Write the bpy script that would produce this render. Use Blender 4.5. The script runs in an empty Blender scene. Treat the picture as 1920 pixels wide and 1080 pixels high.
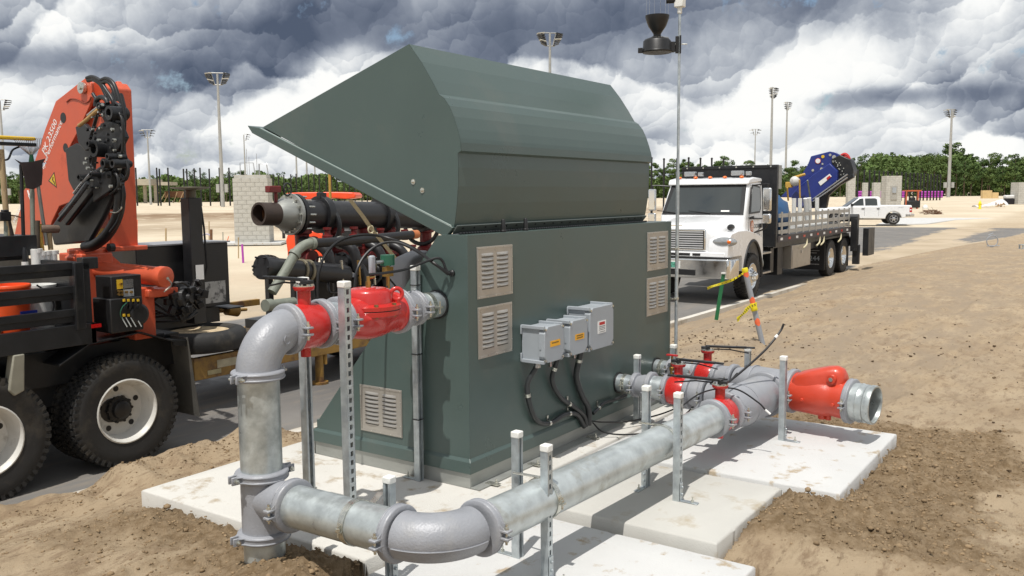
import bpy, math, random
import numpy as np
from mathutils import Vector, Matrix

# ------------------------------------------------------------ camera
SC = bpy.context.scene
CAM = Vector((-4.4147, -3.4119, 1.90))
FW = Vector((0.81660, 0.56762, -0.10475)); RT = Vector((0.57004, -0.82158, -0.00814)); UP = Vector((0.09068, 0.05306, 0.99447))
FPX = 1651.76
cd = bpy.data.cameras.new('camera'); cam = bpy.data.objects.new('camera', cd); SC.collection.objects.link(cam)
cd.sensor_width = 36.0; cd.lens = FPX / 1920 * 36; cd.clip_start = 0.05; cd.clip_end = 6000
cam.matrix_world = Matrix(((RT.x, UP.x, -FW.x, CAM.x), (RT.y, UP.y, -FW.y, CAM.y), (RT.z, UP.z, -FW.z, CAM.z), (0, 0, 0, 1)))
SC.camera = cam
SC.render.resolution_x = 1024; SC.render.resolution_y = 576
SC.view_settings.view_transform = 'Standard'; SC.view_settings.look = 'None'
SC.view_settings.gamma = 1.0; SC.view_settings.exposure = 0.0
try: SC.view_settings.use_curve_mapping = False
except Exception: pass
# ------------------------------------------------------------ sun
SUN = Vector((-0.40, -0.10, 1.0)).normalized()
sl = bpy.data.lights.new('sun', 'SUN'); sl.energy = 4.0; sl.angle = math.radians(0.6); sl.color = (1.0, 0.96, 0.90)
so = bpy.data.objects.new('sun', sl); SC.collection.objects.link(so)
so.rotation_euler = SUN.to_track_quat('Z', 'Y').to_euler(); so.location = (0, 0, 30)
# ------------------------------------------------------------ world: blue sky behind broken cumulus
W = bpy.data.worlds.new('World'); SC.world = W; W.use_nodes = True
wn = W.node_tree.nodes; wl = W.node_tree.links; wn.clear()
def N(tree, t, **kw):
    n = tree.nodes.new(t)
    for k, v in kw.items():
        if hasattr(n, k): setattr(n, k, v)
    return n
def build_world():
    T = W.node_tree
    out = N(T, 'ShaderNodeOutputWorld'); bg = N(T, 'ShaderNodeBackground'); wl.new(bg.outputs[0], out.inputs[0])
    sky = N(T, 'ShaderNodeTexSky', sky_type='NISHITA'); sky.sun_disc = False
    sky.sun_elevation = math.asin(SUN.z); sky.sun_rotation = math.atan2(SUN.x, SUN.y)
    sky.dust_density = 1.0; sky.air_density = 1.0
    tc = N(T, 'ShaderNodeTexCoord')
    def M(op, a, b=None, c=None, clamp=False):
        n = N(T, 'ShaderNodeMath', operation=op); n.use_clamp = clamp
        for i, v in enumerate((a, b, c)):
            if v is None: continue
            if hasattr(v, 'is_linked') or hasattr(v, 'links'): wl.new(v, n.inputs[i])
            else: n.inputs[i].default_value = v
        return n.outputs[0]
    def VM(op, a, b=None, s=None):
        n = N(T, 'ShaderNodeVectorMath', operation=op)
        for i, v in enumerate((a, b)):
            if v is None: continue
            if hasattr(v, 'links'): wl.new(v, n.inputs[i])
            else: n.inputs[i].default_value = v
        if s is not None: n.inputs['Scale'].default_value = s
        return n
    d = VM('NORMALIZE', tc.outputs['Generated']).outputs[0]
    sx = N(T, 'ShaderNodeSeparateXYZ'); wl.new(d, sx.inputs[0])
    # directions in a frame that has the photographed part of the sky ahead: a = to the right, e = elevation
    ahead = VM('DOT_PRODUCT', d, (FW.x, FW.y, 0)).outputs['Value']
    right = VM('DOT_PRODUCT', d, (RT.x, RT.y, 0)).outputs['Value']
    az = M('ARCTAN2', right, ahead); el = M('ARCSINE', sx.outputs[2])
    # cloud cells flatten towards the horizon
    elp = M('ABSOLUTE', el)
    zz = M('MULTIPLY', M('LOGARITHM', M('ADD', elp, 0.42), 2.718), SKY['flat'])
    cmb = N(T, 'ShaderNodeCombineXYZ'); wl.new(az, cmb.inputs[0]); wl.new(zz, cmb.inputs[1]); cmb.inputs[2].default_value = 0
    P = cmb.outputs[0]
    def noise(vec, scale, det, rough=0.55, dist=0.0, lac=2.1, kind=None, col=False):
        n = N(T, 'ShaderNodeTexNoise'); n.noise_dimensions = '2D'
        if kind: n.noise_type = kind; n.normalize = False
        wl.new(vec, n.inputs['Vector']); n.inputs['Scale'].default_value = scale; n.inputs['Detail'].default_value = det
        n.inputs['Roughness'].default_value = rough; n.inputs['Distortion'].default_value = dist; n.inputs['Lacunarity'].default_value = lac
        if kind: n.inputs['Offset'].default_value = 1.0; n.inputs['Gain'].default_value = 1.0
        return n.outputs['Color'] if col else n.outputs['Fac']
    w2 = VM('SCALE', VM('SUBTRACT', noise(P, 6, 3, .55, col=True), (.5, .5, .5)).outputs[0], s=SKY['warp']).outputs[0]
    PW_ = VM('ADD', P, w2).outputs[0]
    def puffs(vec, sc, sm):
        # rounded heads: every cell is a dome lit from above and from the left
        v = N(T, 'ShaderNodeTexVoronoi'); v.voronoi_dimensions = '2D'; v.feature = 'SMOOTH_F1'; v.inputs['Smoothness'].default_value = sm
        wl.new(vec, v.inputs['Vector']); v.inputs['Scale'].default_value = sc
        dv = VM('SUBTRACT', vec, v.outputs['Position']).outputs[0]
        return M('MULTIPLY', VM('DOT_PRODUCT', dv, (-.35, .94, 0)).outputs['Value'], sc)
    w3 = VM('ADD', P, VM('SCALE', VM('SUBTRACT', noise(P, 11, 5, .6, col=True), (.5, .5, .5)).outputs[0], s=SKY['pw']).outputs[0]).outputs[0]
    relief = None
    for sc, sm, am in SKY['puffs']:
        q = M('MULTIPLY', puffs(w3, sc, sm), am); relief = q if relief is None else M('ADD', relief, q)
    prs = N(T, 'ShaderNodeMapRange'); wl.new(noise(P, 4.5, 4, .55), prs.inputs[0]); prs.inputs[1].default_value = .38; prs.inputs[2].default_value = .60; prs.inputs[3].default_value = .5; prs.inputs[4].default_value = 1.0
    relief = M('MULTIPLY', relief, prs.outputs[0])
    fine = noise(PW_, 34, 3, .55)
    big = noise(P, SKY['bigs'], 3, .5)
    # large light and dark masses, as gaussian bumps in (azimuth, elevation)
    def bump(ax, ex, sa, se, am):
        qa = M('DIVIDE', M('SUBTRACT', az, ax), sa); qe = M('DIVIDE', M('SUBTRACT', el, ex), se)
        r2 = M('ADD', M('MULTIPLY', qa, qa), M('MULTIPLY', qe, qe))
        return M('MULTIPLY', M('EXPONENT', M('MULTIPLY', r2, -1.0)), am)
    def px(x, y): return (math.atan((x - 960) / FPX), math.atan((363 - .0151 * (x - 960) - y) / FPX))
    mass = None
    for (x, y, sxp, syp, am) in SKYB:
        a, e = px(x, y); t = bump(a, e, sxp / FPX, syp / FPX, am)
        mass = t if mass is None else M('ADD', mass, t)
    dk = M('ADD', mass, M('MULTIPLY', M('SUBTRACT', noise(PW_, 6.0, 7, .56), .5), SKY['wob']))
    dk = M('ADD', dk, M('MULTIPLY', M('SUBTRACT', big, .5), SKY['big']))
    dm = N(T, 'ShaderNodeMapRange'); dm.interpolation_type = 'SMOOTHSTEP'; wl.new(dk, dm.inputs[0]); dm.inputs[1].default_value = SKY['d0']; dm.inputs[2].default_value = SKY['d1']
    lightc = M('ADD', M('ADD', relief, SKY['base']), M('MULTIPLY', M('SUBTRACT', fine, .5), .14)); lightc = M('SUBTRACT', lightc, M('MULTIPLY', dk, .35))
    darkc = M('ADD', M('ADD', M('MULTIPLY', relief, .55), .40), M('MULTIPLY', dk, -.30))
    mxx = N(T, 'ShaderNodeMix', data_type='FLOAT'); wl.new(dm.outputs[0], mxx.inputs[0]); wl.new(lightc, mxx.inputs[2]); wl.new(darkc, mxx.inputs[3]); br = mxx.outputs[0]
    cr = N(T, 'ShaderNodeValToRGB'); wl.new(br, cr.inputs[0])
    e = cr.color_ramp.elements; stops = SKY['ramp']
    e[0].position = stops[0][0]; e[0].color = stops[0][1]; e[1].position = stops[-1][0]; e[1].color = stops[-1][1]
    for p_, c_ in stops[1:-1]:
        q = e.new(p_); q.color = c_
    # gaps of blue
    gap = None
    for (x, y, sxp, syp, am) in SKYG:
        a, e2 = px(x, y); t = bump(a, e2, sxp / FPX, syp / FPX, am)
        gap = t if gap is None else M('ADD', gap, t)
    gap = M('ADD', gap, M('MULTIPLY', M('SUBTRACT', noise(PW_, 13, 6, .60), .5), 3.4))
    gap = M('ADD', gap, M('MULTIPLY', elp, .12)); gap = M('ADD', gap, .0)
    gm = N(T, 'ShaderNodeMapRange'); wl.new(gap, gm.inputs[0]); gm.inputs[1].default_value = .50; gm.inputs[2].default_value = .95
    gm.interpolation_type = 'SMOOTHSTEP'
    mix = N(T, 'ShaderNodeMix', data_type='RGBA'); wl.new(gm.outputs[0], mix.inputs[0]); 
    cs = VM('SCALE', cr.outputs[0], s=SKY['gain']).outputs[0]
    wl.new(cs, mix.inputs[6]); wl.new(sky.outputs[0], mix.inputs[7])
    wl.new(mix.outputs[2], bg.inputs[0]); bg.inputs[1].default_value = 0.1
SKY = dict(flat=.58, warp=.03, pw=.045, puffs=((3.6, .22, .66), (8.5, .15, .52), (20, .10, .30), (46, .1, .13)), bigs=2.6, base=.63, wob=1.35, big=.5, d0=-.05, d1=.42, gain=10.0, ramp=[
    (0.0, (.085, .11, .165, 1)), (.18, (.17, .20, .265, 1)), (.34, (.30, .335, .40, 1)), (.50, (.45, .485, .54, 1)), (.66, (.68, .71, .74, 1)), (.86, (.95, .96, .95, 1)), (1.0, (1.0, 1.0, .98, 1))])
SKYB = [(1060, 40, 400, 62, .85), (760, 70, 180, 40, .25), (500, 95, 190, 42, .38), (150, 150, 200, 26, .52), (560, 170, 100, 24, .25), (200, 20, 240, 35, .18), (300, 190, 160, 14, .15),
        (90, 65, 80, 30, -.2), (700, 130, 90, 60, -.55), (1330, 150, 170, 80, -.62), (1560, 130, 110, 60, -.25), (1250, 250, 160, 60, -.35), (1850, 130, 70, 50, -.45), (1720, 190, 280, 18, .55), (1680, 80, 130, 34, .16), (1640, 5, 250, 18, .25),
        (460, 230, 150, 30, -.35), (90, 210, 110, 22, -.4), (1000, 335, 1500, 34, .10), (1500, 245, 300, 14, .25), (1700, 240, 200, 14, -.2)]
SKYG = [(405, 25, 75, 40, .74), (365, 200, 60, 26, .52), (1468, 100, 60, 26, .58), (520, 215, 50, 24, .42), (1230, 205, 40, 30, .35), (1800, 8, 60, 20, .2)]
build_world()

# ------------------------------------------------------------ helpers
COL = SC.collection
rng = random.Random(11)
ORG = {}
def ray(px, py): return FW + RT * ((px - 960) / FPX) - UP * ((py - 540) / FPX)
def on(px, py, axis, c):
    d = ray(px, py); return CAM + d * ((c - CAM[axis]) / d[axis])
def at_x(px, py, c): return on(px, py, 0, c)
def at_y(px, py, c): return on(px, py, 1, c)
def at_z(px, py, c): return on(px, py, 2, c)
def far_z(d):
    t = min(max((d - 60) / 160, 0), 1); return -.5 + 1.0 * t * t * (3 - 2 * t)
def ground_at(px, py):
    """point where the sight line meets the (gently rising) far ground"""
    d = ray(px, py); h = math.hypot(d.x, d.y); t = 8.0
    while t < 900:
        p = CAM + d * t
        if p.z <= far_z(t * h): return Vector((p.x, p.y, far_z(t * h)))
        t *= 1.004
    return Vector((p.x, p.y, .5))
def tag(o, label=None, cat=None, group=None, kind=None):
    if label: o['label'] = label
    if cat: o['category'] = cat
    if group: o['group'] = group
    if kind: o['kind'] = kind
    return o
def thing(name, label, cat, loc=(0, 0, 0), rz=0.0, group=None, local=False):
    o = bpy.data.objects.new(name, None); COL.objects.link(o); o.location = loc; o.rotation_euler = (0, 0, rz); o.empty_display_size = .2
    tag(o, label, cat, group); ORG[o.name] = Vector((0, 0, 0)) if local or rz else Vector(loc)
    return o
def copy_tree(o, parent=None):
    c = o.copy(); COL.objects.link(c)
    if parent is not None: c.parent = parent
    for ch in o.children: copy_tree(ch, c)
    return c
def frame(axis):
    a = Vector(axis).normalized(); h = Vector((0, 0, 1)) if abs(a.z) < .9 else Vector((1, 0, 0))
    u = h.cross(a).normalized(); v = a.cross(u); return a, u, v

class MB:
    def __init__(s, M=None): s.v = []; s.f = []; s.M = M or Matrix.Identity(4)
    def add(s, vs, fs):
        n = len(s.v); s.v += [s.M @ Vector(p) for p in vs]; s.f += [tuple(i + n for i in f) for f in fs]; return s
    def box(s, c, d, R=None):
        c = Vector(c); h = Vector(d) / 2
        vs = [Vector((x * h.x, y * h.y, z * h.z)) for x in (-1, 1) for y in (-1, 1) for z in (-1, 1)]
        if R is not None: vs = [R @ p for p in vs]
        return s.add([c + p for p in vs], [(0, 1, 3, 2), (4, 6, 7, 5), (0, 4, 5, 1), (2, 3, 7, 6), (0, 2, 6, 4), (1, 5, 7, 3)])
    def bb(s, a, b):  # box from two corners
        a = Vector(a); b = Vector(b); return s.box((a + b) / 2, (abs(b.x - a.x), abs(b.y - a.y), abs(b.z - a.z)))
    def lathe(s, p, axis, prof, n=24, closed=False, c0=True, c1=True):
        a, u, v = frame(axis); p = Vector(p); vs = []; fs = []
        for t, r in prof:
            for i in range(n):
                th = 2 * math.pi * i / n; vs.append(p + a * t + (u * math.cos(th) + v * math.sin(th)) * r)
        k = len(prof)
        for j in range(k - 1):
            for i in range(n):
                i2 = (i + 1) % n; fs.append((j * n + i, j * n + i2, (j + 1) * n + i2, (j + 1) * n + i))
        if closed:
            for i in range(n): fs.append(((k - 1) * n + i, (k - 1) * n + (i + 1) % n, (i + 1) % n, i))
        else:
            if c0 and prof[0][1] > 1e-6: fs.append(tuple(reversed(range(n))))
            if c1 and prof[-1][1] > 1e-6: fs.append(tuple((k - 1) * n + i for i in range(n)))
        return s.add(vs, fs)
    def cyl(s, p0, p1, r, r1=None, n=16):
        p0 = Vector(p0); p1 = Vector(p1); L = (p1 - p0).length
        return s.lathe(p0, p1 - p0, [(0, r), (L, r if r1 is None else r1)], n)
    def ring(s, p, axis, r0, r1, w, n=28):  # square section ring centred on p
        return s.lathe(p, axis, [(-w / 2, r0), (-w / 2, r1), (w / 2, r1), (w / 2, r0)], n, closed=True)
    def torus(s, p, axis, R, r, n=24, m=8, a0=0, a1=2 * math.pi):
        a, u, v = frame(axis); p = Vector(p)
        full = abs(a1 - a0 - 2 * math.pi) < 1e-6
        pts = [p + (u * math.cos(t) + v * math.sin(t)) * R for t in [a0 + (a1 - a0) * i / n for i in range(n + (0 if full else 1))]]
        return s.tube(pts, r, m, closed=full)
    def tube(s, pts, r, n=10, closed=False, cap=True):
        pts = [Vector(p) for p in pts]; k = len(pts); vs = []; fs = []; pu = None
        rr = r if isinstance(r, (list, tuple)) else [r] * k
        for j in range(k):
            if closed: t = pts[(j + 1) % k] - pts[j - 1]
            else: t = pts[min(j + 1, k - 1)] - pts[max(j - 1, 0)]
            t.normalize()
            if pu is None: _, u, _ = frame(t)
            else:
                u = pu - t * pu.dot(t)
                u = u.normalized() if u.length > 1e-6 else frame(t)[1]
            pu = u; w = t.cross(u)
            for i in range(n):
                th = 2 * math.pi * i / n; vs.append(pts[j] + (u * math.cos(th) + w * math.sin(th)) * rr[j])
        for j in range(k if closed else k - 1):
            j2 = (j + 1) % k
            for i in range(n):
                i2 = (i + 1) % n; fs.append((j * n + i, j * n + i2, j2 * n + i2, j2 * n + i))
        if cap and not closed: fs += [tuple(reversed(range(n))), tuple((k - 1) * n + i for i in range(n))]
        return s.add(vs, fs)
    def prism(s, poly, ext):  # poly: 3D points in a plane, ext: extrusion vector
        poly = [Vector(p) for p in poly]; e = Vector(ext); k = len(poly)
        nrm = sum(((poly[i].cross(poly[(i + 1) % k])) for i in range(k)), Vector())
        if nrm.dot(e) > 0: poly.reverse()
        return s.add(poly + [p + e for p in poly], [tuple(range(k)), tuple(reversed(range(k, 2 * k)))] + [((i + 1) % k, i, i + k, (i + 1) % k + k) for i in range(k)])
    def sphere(s, c, r, n=12, m=8):
        r = Vector(r) if isinstance(r, (tuple, list)) else Vector((r, r, r)); c = Vector(c)
        vs = [c + Vector((0, 0, r.z))]; fs = []
        for j in range(1, m):
            ph = math.pi * j / m
            for i in range(n):
                th = 2 * math.pi * i / n; vs.append(c + Vector((r.x * math.sin(ph) * math.cos(th), r.y * math.sin(ph) * math.sin(th), r.z * math.cos(ph))))
        vs.append(c - Vector((0, 0, r.z)))
        for i in range(n): fs.append((0, 1 + i, 1 + (i + 1) % n))
        for j in range(m - 2):
            for i in range(n):
                i2 = (i + 1) % n; a = 1 + j * n; fs.append((a + i, a + n + i, a + n + i2, a + i2))
        L = len(vs) - 1; a = 1 + (m - 2) * n
        for i in range(n): fs.append((a + i, L, a + (i + 1) % n))
        return s.add(vs, fs)
    def loft(s, secs, cap=True):
        n = len(secs[0]); vs = [p for q in secs for p in q]; fs = []
        for j in range(len(secs) - 1):
            for i in range(n):
                i2 = (i + 1) % n; fs.append((j * n + i, j * n + i2, (j + 1) * n + i2, (j + 1) * n + i))
        if cap: fs += [tuple(reversed(range(n))), tuple((len(secs) - 1) * n + i for i in range(n))]
        return s.add(vs, fs)
    def mesh(s, name, org=Vector((0, 0, 0))):
        me = bpy.data.meshes.new(name); me.from_pydata([tuple(p - org) for p in s.v], [], s.f); me.update(); return me
    def build(s, name, mat, parent=None, bevel=0, seg=2, smooth=40, label=None, stuff=False):
        root = parent
        while root is not None and root.parent is not None: root = root.parent
        org = ORG.get(root.name, Vector((0, 0, 0))) if root is not None else Vector((0, 0, 0))
        me = s.mesh(name, org); me.materials.append(mat)
        if smooth:
            me.shade_smooth(); me.set_sharp_from_angle(angle=math.radians(smooth))
        o = bpy.data.objects.new(name, me); COL.objects.link(o)
        if parent is not None: o.parent = parent
        if bevel:
            b = o.modifiers.new('bevel', 'BEVEL'); b.width = bevel; b.segments = seg; b.limit_method = 'ANGLE'; b.angle_limit = math.radians(35); b.harden_normals = False
        if label: o['label'] = label
        if stuff: o['kind'] = 'stuff'
        return o
def single(o, loc):  # give a lone mesh its own base point
    v = Vector(loc); o.data.transform(Matrix.Translation(-v)); o.location = v; return o
def arc(c, u, v, r, a0, a1, n=12):
    c = Vector(c); u = Vector(u); v = Vector(v)
    return [c + (u * math.cos(a) + v * math.sin(a)) * r for a in [a0 + (a1 - a0) * i / n for i in range(n + 1)]]
def spline(pts, n=8):
    P = [Vector(p) for p in pts]; P = [P[0] * 2 - P[1]] + P + [P[-1] * 2 - P[-2]]; out = []
    for i in range(1, len(P) - 2):
        for k in range(n):
            t = k / n; a, b, c, d = P[i - 1], P[i], P[i + 1], P[i + 2]
            out.append(.5 * ((2 * b) + (c - a) * t + (2 * a - 5 * b + 4 * c - d) * t * t + (-a + 3 * b - 3 * c + d) * t ** 3))
    return out + [P[-2]]
def text(s, size, org, xdir, ydir, mat, parent, depth=.001, name='lettering', align='LEFT', shear=0):
    cu = bpy.data.curves.new(name, 'FONT'); cu.body = s; cu.size = size; cu.extrude = depth; cu.align_x = align; cu.shear = shear; cu.resolution_u = 2
    to = bpy.data.objects.new(name, cu); COL.objects.link(to)
    me = bpy.data.meshes.new_from_object(to.evaluated_get(bpy.context.evaluated_depsgraph_get())); bpy.data.objects.remove(to)
    x = Vector(xdir).normalized(); y = Vector(ydir); y = (y - x * y.dot(x)).normalized(); z = x.cross(y)
    root = parent
    while root.parent is not None: root = root.parent
    o0 = Vector(org) - ORG.get(root.name, Vector())
    me.transform(Matrix(((x.x, y.x, z.x, o0.x), (x.y, y.y, z.y, o0.y), (x.z, y.z, z.z, o0.z), (0, 0, 0, 1))))
    me.materials.clear(); me.materials.append(mat)
    o = bpy.data.objects.new(name, me); COL.objects.link(o); o.parent = parent; return o

# ------------------------------------------------------------ materials
def mat(name, col, rough=.5, metal=0.0, var=.12, scale=6.0, col2=None, t2=(.55, .7), s2=3.0, bump=0.0, bscale=60.0, coat=0.0, spec=.5, det=6, stretch=None, wave=0, emit=None, alpha=None, trans=0):
    m = bpy.data.materials.new(name); m.use_nodes = True; T = m.node_tree; L = T.links; T.nodes.clear()
    out = N(T, 'ShaderNodeOutputMaterial'); b = N(T, 'ShaderNodeBsdfPrincipled'); L.new(b.outputs[0], out.inputs[0])
    tc = N(T, 'ShaderNodeTexCoord'); vec = tc.outputs['Object']
    if stretch:
        mp = N(T, 'ShaderNodeMapping'); mp.inputs['Scale'].default_value = stretch; L.new(vec, mp.inputs[0]); vec = mp.outputs[0]
    n = N(T, 'ShaderNodeTexNoise'); L.new(vec, n.inputs['Vector']); n.inputs['Scale'].default_value = scale; n.inputs['Detail'].default_value = det; n.inputs['Roughness'].default_value = .6
    r = N(T, 'ShaderNodeMapRange'); L.new(n.outputs['Fac'], r.inputs[0]); r.inputs[1].default_value = .3; r.inputs[2].default_value = .7; r.inputs[3].default_value = 1 - var; r.inputs[4].default_value = 1 + var
    mul = N(T, 'ShaderNodeVectorMath', operation='SCALE'); mul.inputs[0].default_value = col; L.new(r.outputs[0], mul.inputs['Scale']); c = mul.outputs[0]
    if col2:
        n2 = N(T, 'ShaderNodeTexNoise'); L.new(vec, n2.inputs['Vector']); n2.inputs['Scale'].default_value = s2; n2.inputs['Detail'].default_value = 8; n2.inputs['Roughness'].default_value = .65
        m2 = N(T, 'ShaderNodeMapRange'); L.new(n2.outputs['Fac'], m2.inputs[0]); m2.inputs[1].default_value = t2[0]; m2.inputs[2].default_value = t2[1]
        mx = N(T, 'ShaderNodeMix', data_type='RGBA'); L.new(m2.outputs[0], mx.inputs[0]); L.new(c, mx.inputs[6]); mx.inputs[7].default_value = (*col2, 1); c = mx.outputs[2]
    L.new(c, b.inputs['Base Color'])
    b.inputs['Metallic'].default_value = metal; b.inputs['Specular IOR Level'].default_value = spec
    rr = N(T, 'ShaderNodeMapRange'); L.new(n.outputs['Fac'], rr.inputs[0]); rr.inputs[1].default_value = .3; rr.inputs[2].default_value = .7
    rr.inputs[3].default_value = max(rough - .07, .02); rr.inputs[4].default_value = min(rough + .07, 1); L.new(rr.outputs[0], b.inputs['Roughness'])
    if coat: b.inputs['Coat Weight'].default_value = coat; b.inputs['Coat Roughness'].default_value = .08
    if bump:
        nb = N(T, 'ShaderNodeTexNoise'); L.new(vec, nb.inputs['Vector']); nb.inputs['Scale'].default_value = bscale; nb.inputs['Detail'].default_value = 5
        bp = N(T, 'ShaderNodeBump'); bp.inputs['Strength'].default_value = bump; bp.inputs['Distance'].default_value = .01; L.new(nb.outputs['Fac'], bp.inputs['Height']); L.new(bp.outputs[0], b.inputs['Normal'])
    if trans: b.inputs['Transmission Weight'].default_value = trans
    if emit: b.inputs['Emission Color'].default_value = (*emit, 1); b.inputs['Emission Strength'].default_value = 1
    m.diffuse_color = (*col, 1); return m
M = dict(
    green=mat('green_enamel', (.074, .108, .100), .34, 0, .05, 2.2, (.105, .125, .112), (.55, .80), 1.6, .05, 160, spec=.45),
    galv=mat('galvanised_steel', (.50, .545, .56), .38, .6, .22, 14, (.34, .38, .42), (.48, .66), 5, .05, 80),
    galvp=mat('galvanised_pipe', (.49, .53, .53), .34, .55, .22, 11, (.33, .36, .36), (.48, .66), 6.5, .05, 60),
    galvr=mat('weathered_galvanised_pipe', (.52, .56, .56), .34, .50, .20, 9, (.33, .32, .27), (.53, .72), 5.2, .05, 60),
    skid=mat('mill_steel_skid', (.34, .35, .33), .45, .35, .14, 4, (.25, .26, .24), (.5, .7), 2, .04, 60, stretch=(1, 1, 4)),
    cast=mat('grey_painted_casting', (.295, .305, .33), .42, .05, .09, 7, (.34, .34, .34), (.55, .75), 4, .22, 90),
    red=mat('gloss_red_paint', (.52, .024, .020), .30, 0, .10, 7, coat=.3, bump=.05, bscale=90),
    orange=mat('orange_red_paint', (.56, .055, .024), .36, 0, .08, 6, bump=.12, bscale=100, coat=.2),
    conc=None, white=mat('white_plastic_cap', (.78, .78, .74), .5, 0, .04, 6),
    blackp=mat('black_paint', (.014, .015, .017), .42, 0, .25, 5, (.05, .048, .042), (.6, .8), 3.5, .08, 60),
    black=mat('black_plastic', (.012, .012, .013), .45, 0, .1, 8, bump=.03),
    rub=mat('black_rubber_tyre', (.022, .022, .022), .72, 0, .2, 9, (.075, .066, .052), (.52, .75), 4, .15, 50),
    alum=mat('louvre_aluminium', (.44, .415, .375), .34, .55, .06, 8, (.36, .34, .31), (.5, .7), 4),
    jbox=mat('grey_enclosure_plastic', (.35, .38, .41), .42, 0, .05, 5, spec=.4),
    conduit=mat('dark_grey_flexible_conduit', (.035, .038, .04), .42, 0, .1, 8, (.08, .085, .085), (.6, .8), 5),
    zinc=mat('zinc_bolt', (.62, .62, .56), .28, .9, .15, 30),
    brass=mat('brass', (.45, .28, .09), .35, .9, .15, 30),
    yellowl=mat('amber_label', (.85, .42, .02), .5, 0, .02), whitel=mat('white_label', (.82, .82, .80), .5, 0, .02), redl=mat('red_label', (.5, .02, .02), .5, 0, .02), inkl=mat('dark_print', (.03, .03, .03), .5, 0, .02),
    crane=mat('faded_orange_crane_paint', (.62, .105, .045), .42, 0, .08, 3, (.36, .055, .03), (.60, .80), 3, .05, 60),
    blue=mat('dark_blue_crane_paint', (.012, .028, .20), .35, 0, .1, 4, coat=.3),
    chrome=mat('chrome', (.78, .78, .76), .12, 1, .04, 5), steelr=mat('brushed_steel', (.5, .5, .5), .3, .9, .1, 10),
    truckw=mat('white_truck_paint', (.80, .81, .82), .25, 0, .03, 3, coat=.6), rimw=mat('dusty_white_rim', (.62, .61, .57), .45, 0, .08, 5, (.30, .28, .24), (.56, .75), 5, .05),
    glass=mat('dark_window_glass', (.035, .042, .042), .05, 0, .05, 4, spec=.9), silver=mat('silver_trim', (.62, .63, .64), .35, .3, .05, 5), lens=mat('lamp_lens', (.42, .43, .43), .10, .6, .1, 20), amber=mat('amber_lens', (.8, .16, .01), .2, 0, .05), redlens=mat('red_lens', (.45, .01, .01), .2, 0, .05),
    rust=mat('rusty_brown_steel', (.16, .075, .035), .75, .1, .3, 12, (.07, .035, .02), (.5, .7), 6, .3, 60),
    ymet=mat('worn_yellow_trailer_paint', (.30, .17, .035), .55, 0, .2, 5, (.12, .06, .03), (.50, .64), 4, .15, 60),
    yel=mat('yellow_paint', (.72, .47, .03), .45, 0, .1, 6), darkred=mat('dark_red_valve_paint', (.16, .015, .015), .45, 0, .15, 8, (.08, .02, .015), (.55, .7), 6),
    hdpe=mat('dusty_black_poly_pipe', (.022, .022, .024), .40, 0, .2, 5, (.05, .048, .045), (.55, .75), 3, .05, 40),
    greyg=mat('weathered_green_grey_pipe', (.22, .24, .20), .6, 0, .15, 8, (.13, .14, .11), (.5, .7), 5, .1),
    wood=mat('weathered_wood', (.42, .31, .17), .7, 0, .2, 4, (.28, .2, .12), (.5, .7), 6, .1, 30, stretch=(8, 8, 1)), woody=mat('yellow_tool_handle', (.55, .33, .06), .5, 0, .12, 6),
    orangeb=mat('orange_bucket_plastic', (.85, .10, .02), .4, 0, .05), pvc=mat('white_pvc', (.75, .75, .72), .35, 0, .05, 5), strap=mat('cream_webbing', (.62, .56, .38), .8, 0, .08, 30),
    tarp=mat('blue_tarp', (.02, .09, .22), .5, 0, .2, 6, bump=.5, bscale=8), greenv=mat('green_solenoid', (.02, .12, .07), .4, 0, .1), kubota=mat('bright_orange_machine_paint', (.80, .075, .015), .4, 0, .06, 4),
    mastm=mat('light_mast_steel', (.42, .42, .40), .5, .3, .08, 1, (.34, .34, .33), (.5, .7), .6), visor=mat('dark_lamp_visor', (.03, .032, .035), .5, 0, .1), pale=mat('pale_lamp_back', (.5, .48, .42), .5, 0, .1),
    fence=mat('black_fence_post', (.012, .012, .013), .6, 0, .1), mag=mat('purple_pipe', (.42, .06, .42), .4, 0, .1), dirtcloth=mat('pale_grey_sheeting', (.66, .66, .66), .7, 0, .1, 2, bump=.5, bscale=3),
    vault=mat('black_vault', (.012, .010, .014), .6, 0, .1), greypvc=mat('grey_pvc_conduit', (.30, .32, .35), .5, 0, .08, 8), fluo=mat('fluorescent_orange_paint', (.85, .16, .06), .6, 0, .1, 20), tape=mat('yellow_caution_tape', (.80, .68, .02), .5, 0, .05), greenp=mat('green_post_paint', (.01, .12, .04), .4, 0, .1),
    mud=mat('grey_mudflap', (.085, .083, .075), .7, 0, .15, 4, (.14, .13, .11), (.5, .7), 3), stake=mat('aluminium_stake', (.42, .41, .38), .45, .5, .12, 5), tree=None)
# ============================================================ SETTING
def vnoise(x, y, seed=0):
    xi = np.floor(x).astype(np.int64); yi = np.floor(y).astype(np.int64); fx = x - xi; fy = y - yi
    fx = fx * fx * fx * (fx * (fx * 6 - 15) + 10); fy = fy * fy * fy * (fy * (fy * 6 - 15) + 10)
    def h(a, b):
        n = (a * 374761393 + b * 668265263 + seed * 1442695041) & 0xFFFFFFFF
        n = ((n ^ (n >> 13)) * 1274126177) & 0xFFFFFFFF; n = n ^ (n >> 16); return n / 4294967295.0
    return (h(xi, yi) * (1 - fx) + h(xi + 1, yi) * fx) * (1 - fy) + (h(xi, yi + 1) * (1 - fx) + h(xi + 1, yi + 1) * fx) * fy
def fbm(x, y, o=5, seed=0, g=.5):
    t = 0; a = 1; s = 0
    for i in range(o):
        t = t + a * vnoise(x * 2 ** i + 17.3 * i, y * 2 ** i - 9.1 * i, seed + i); s += a; a *= g
    return t / s
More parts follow.
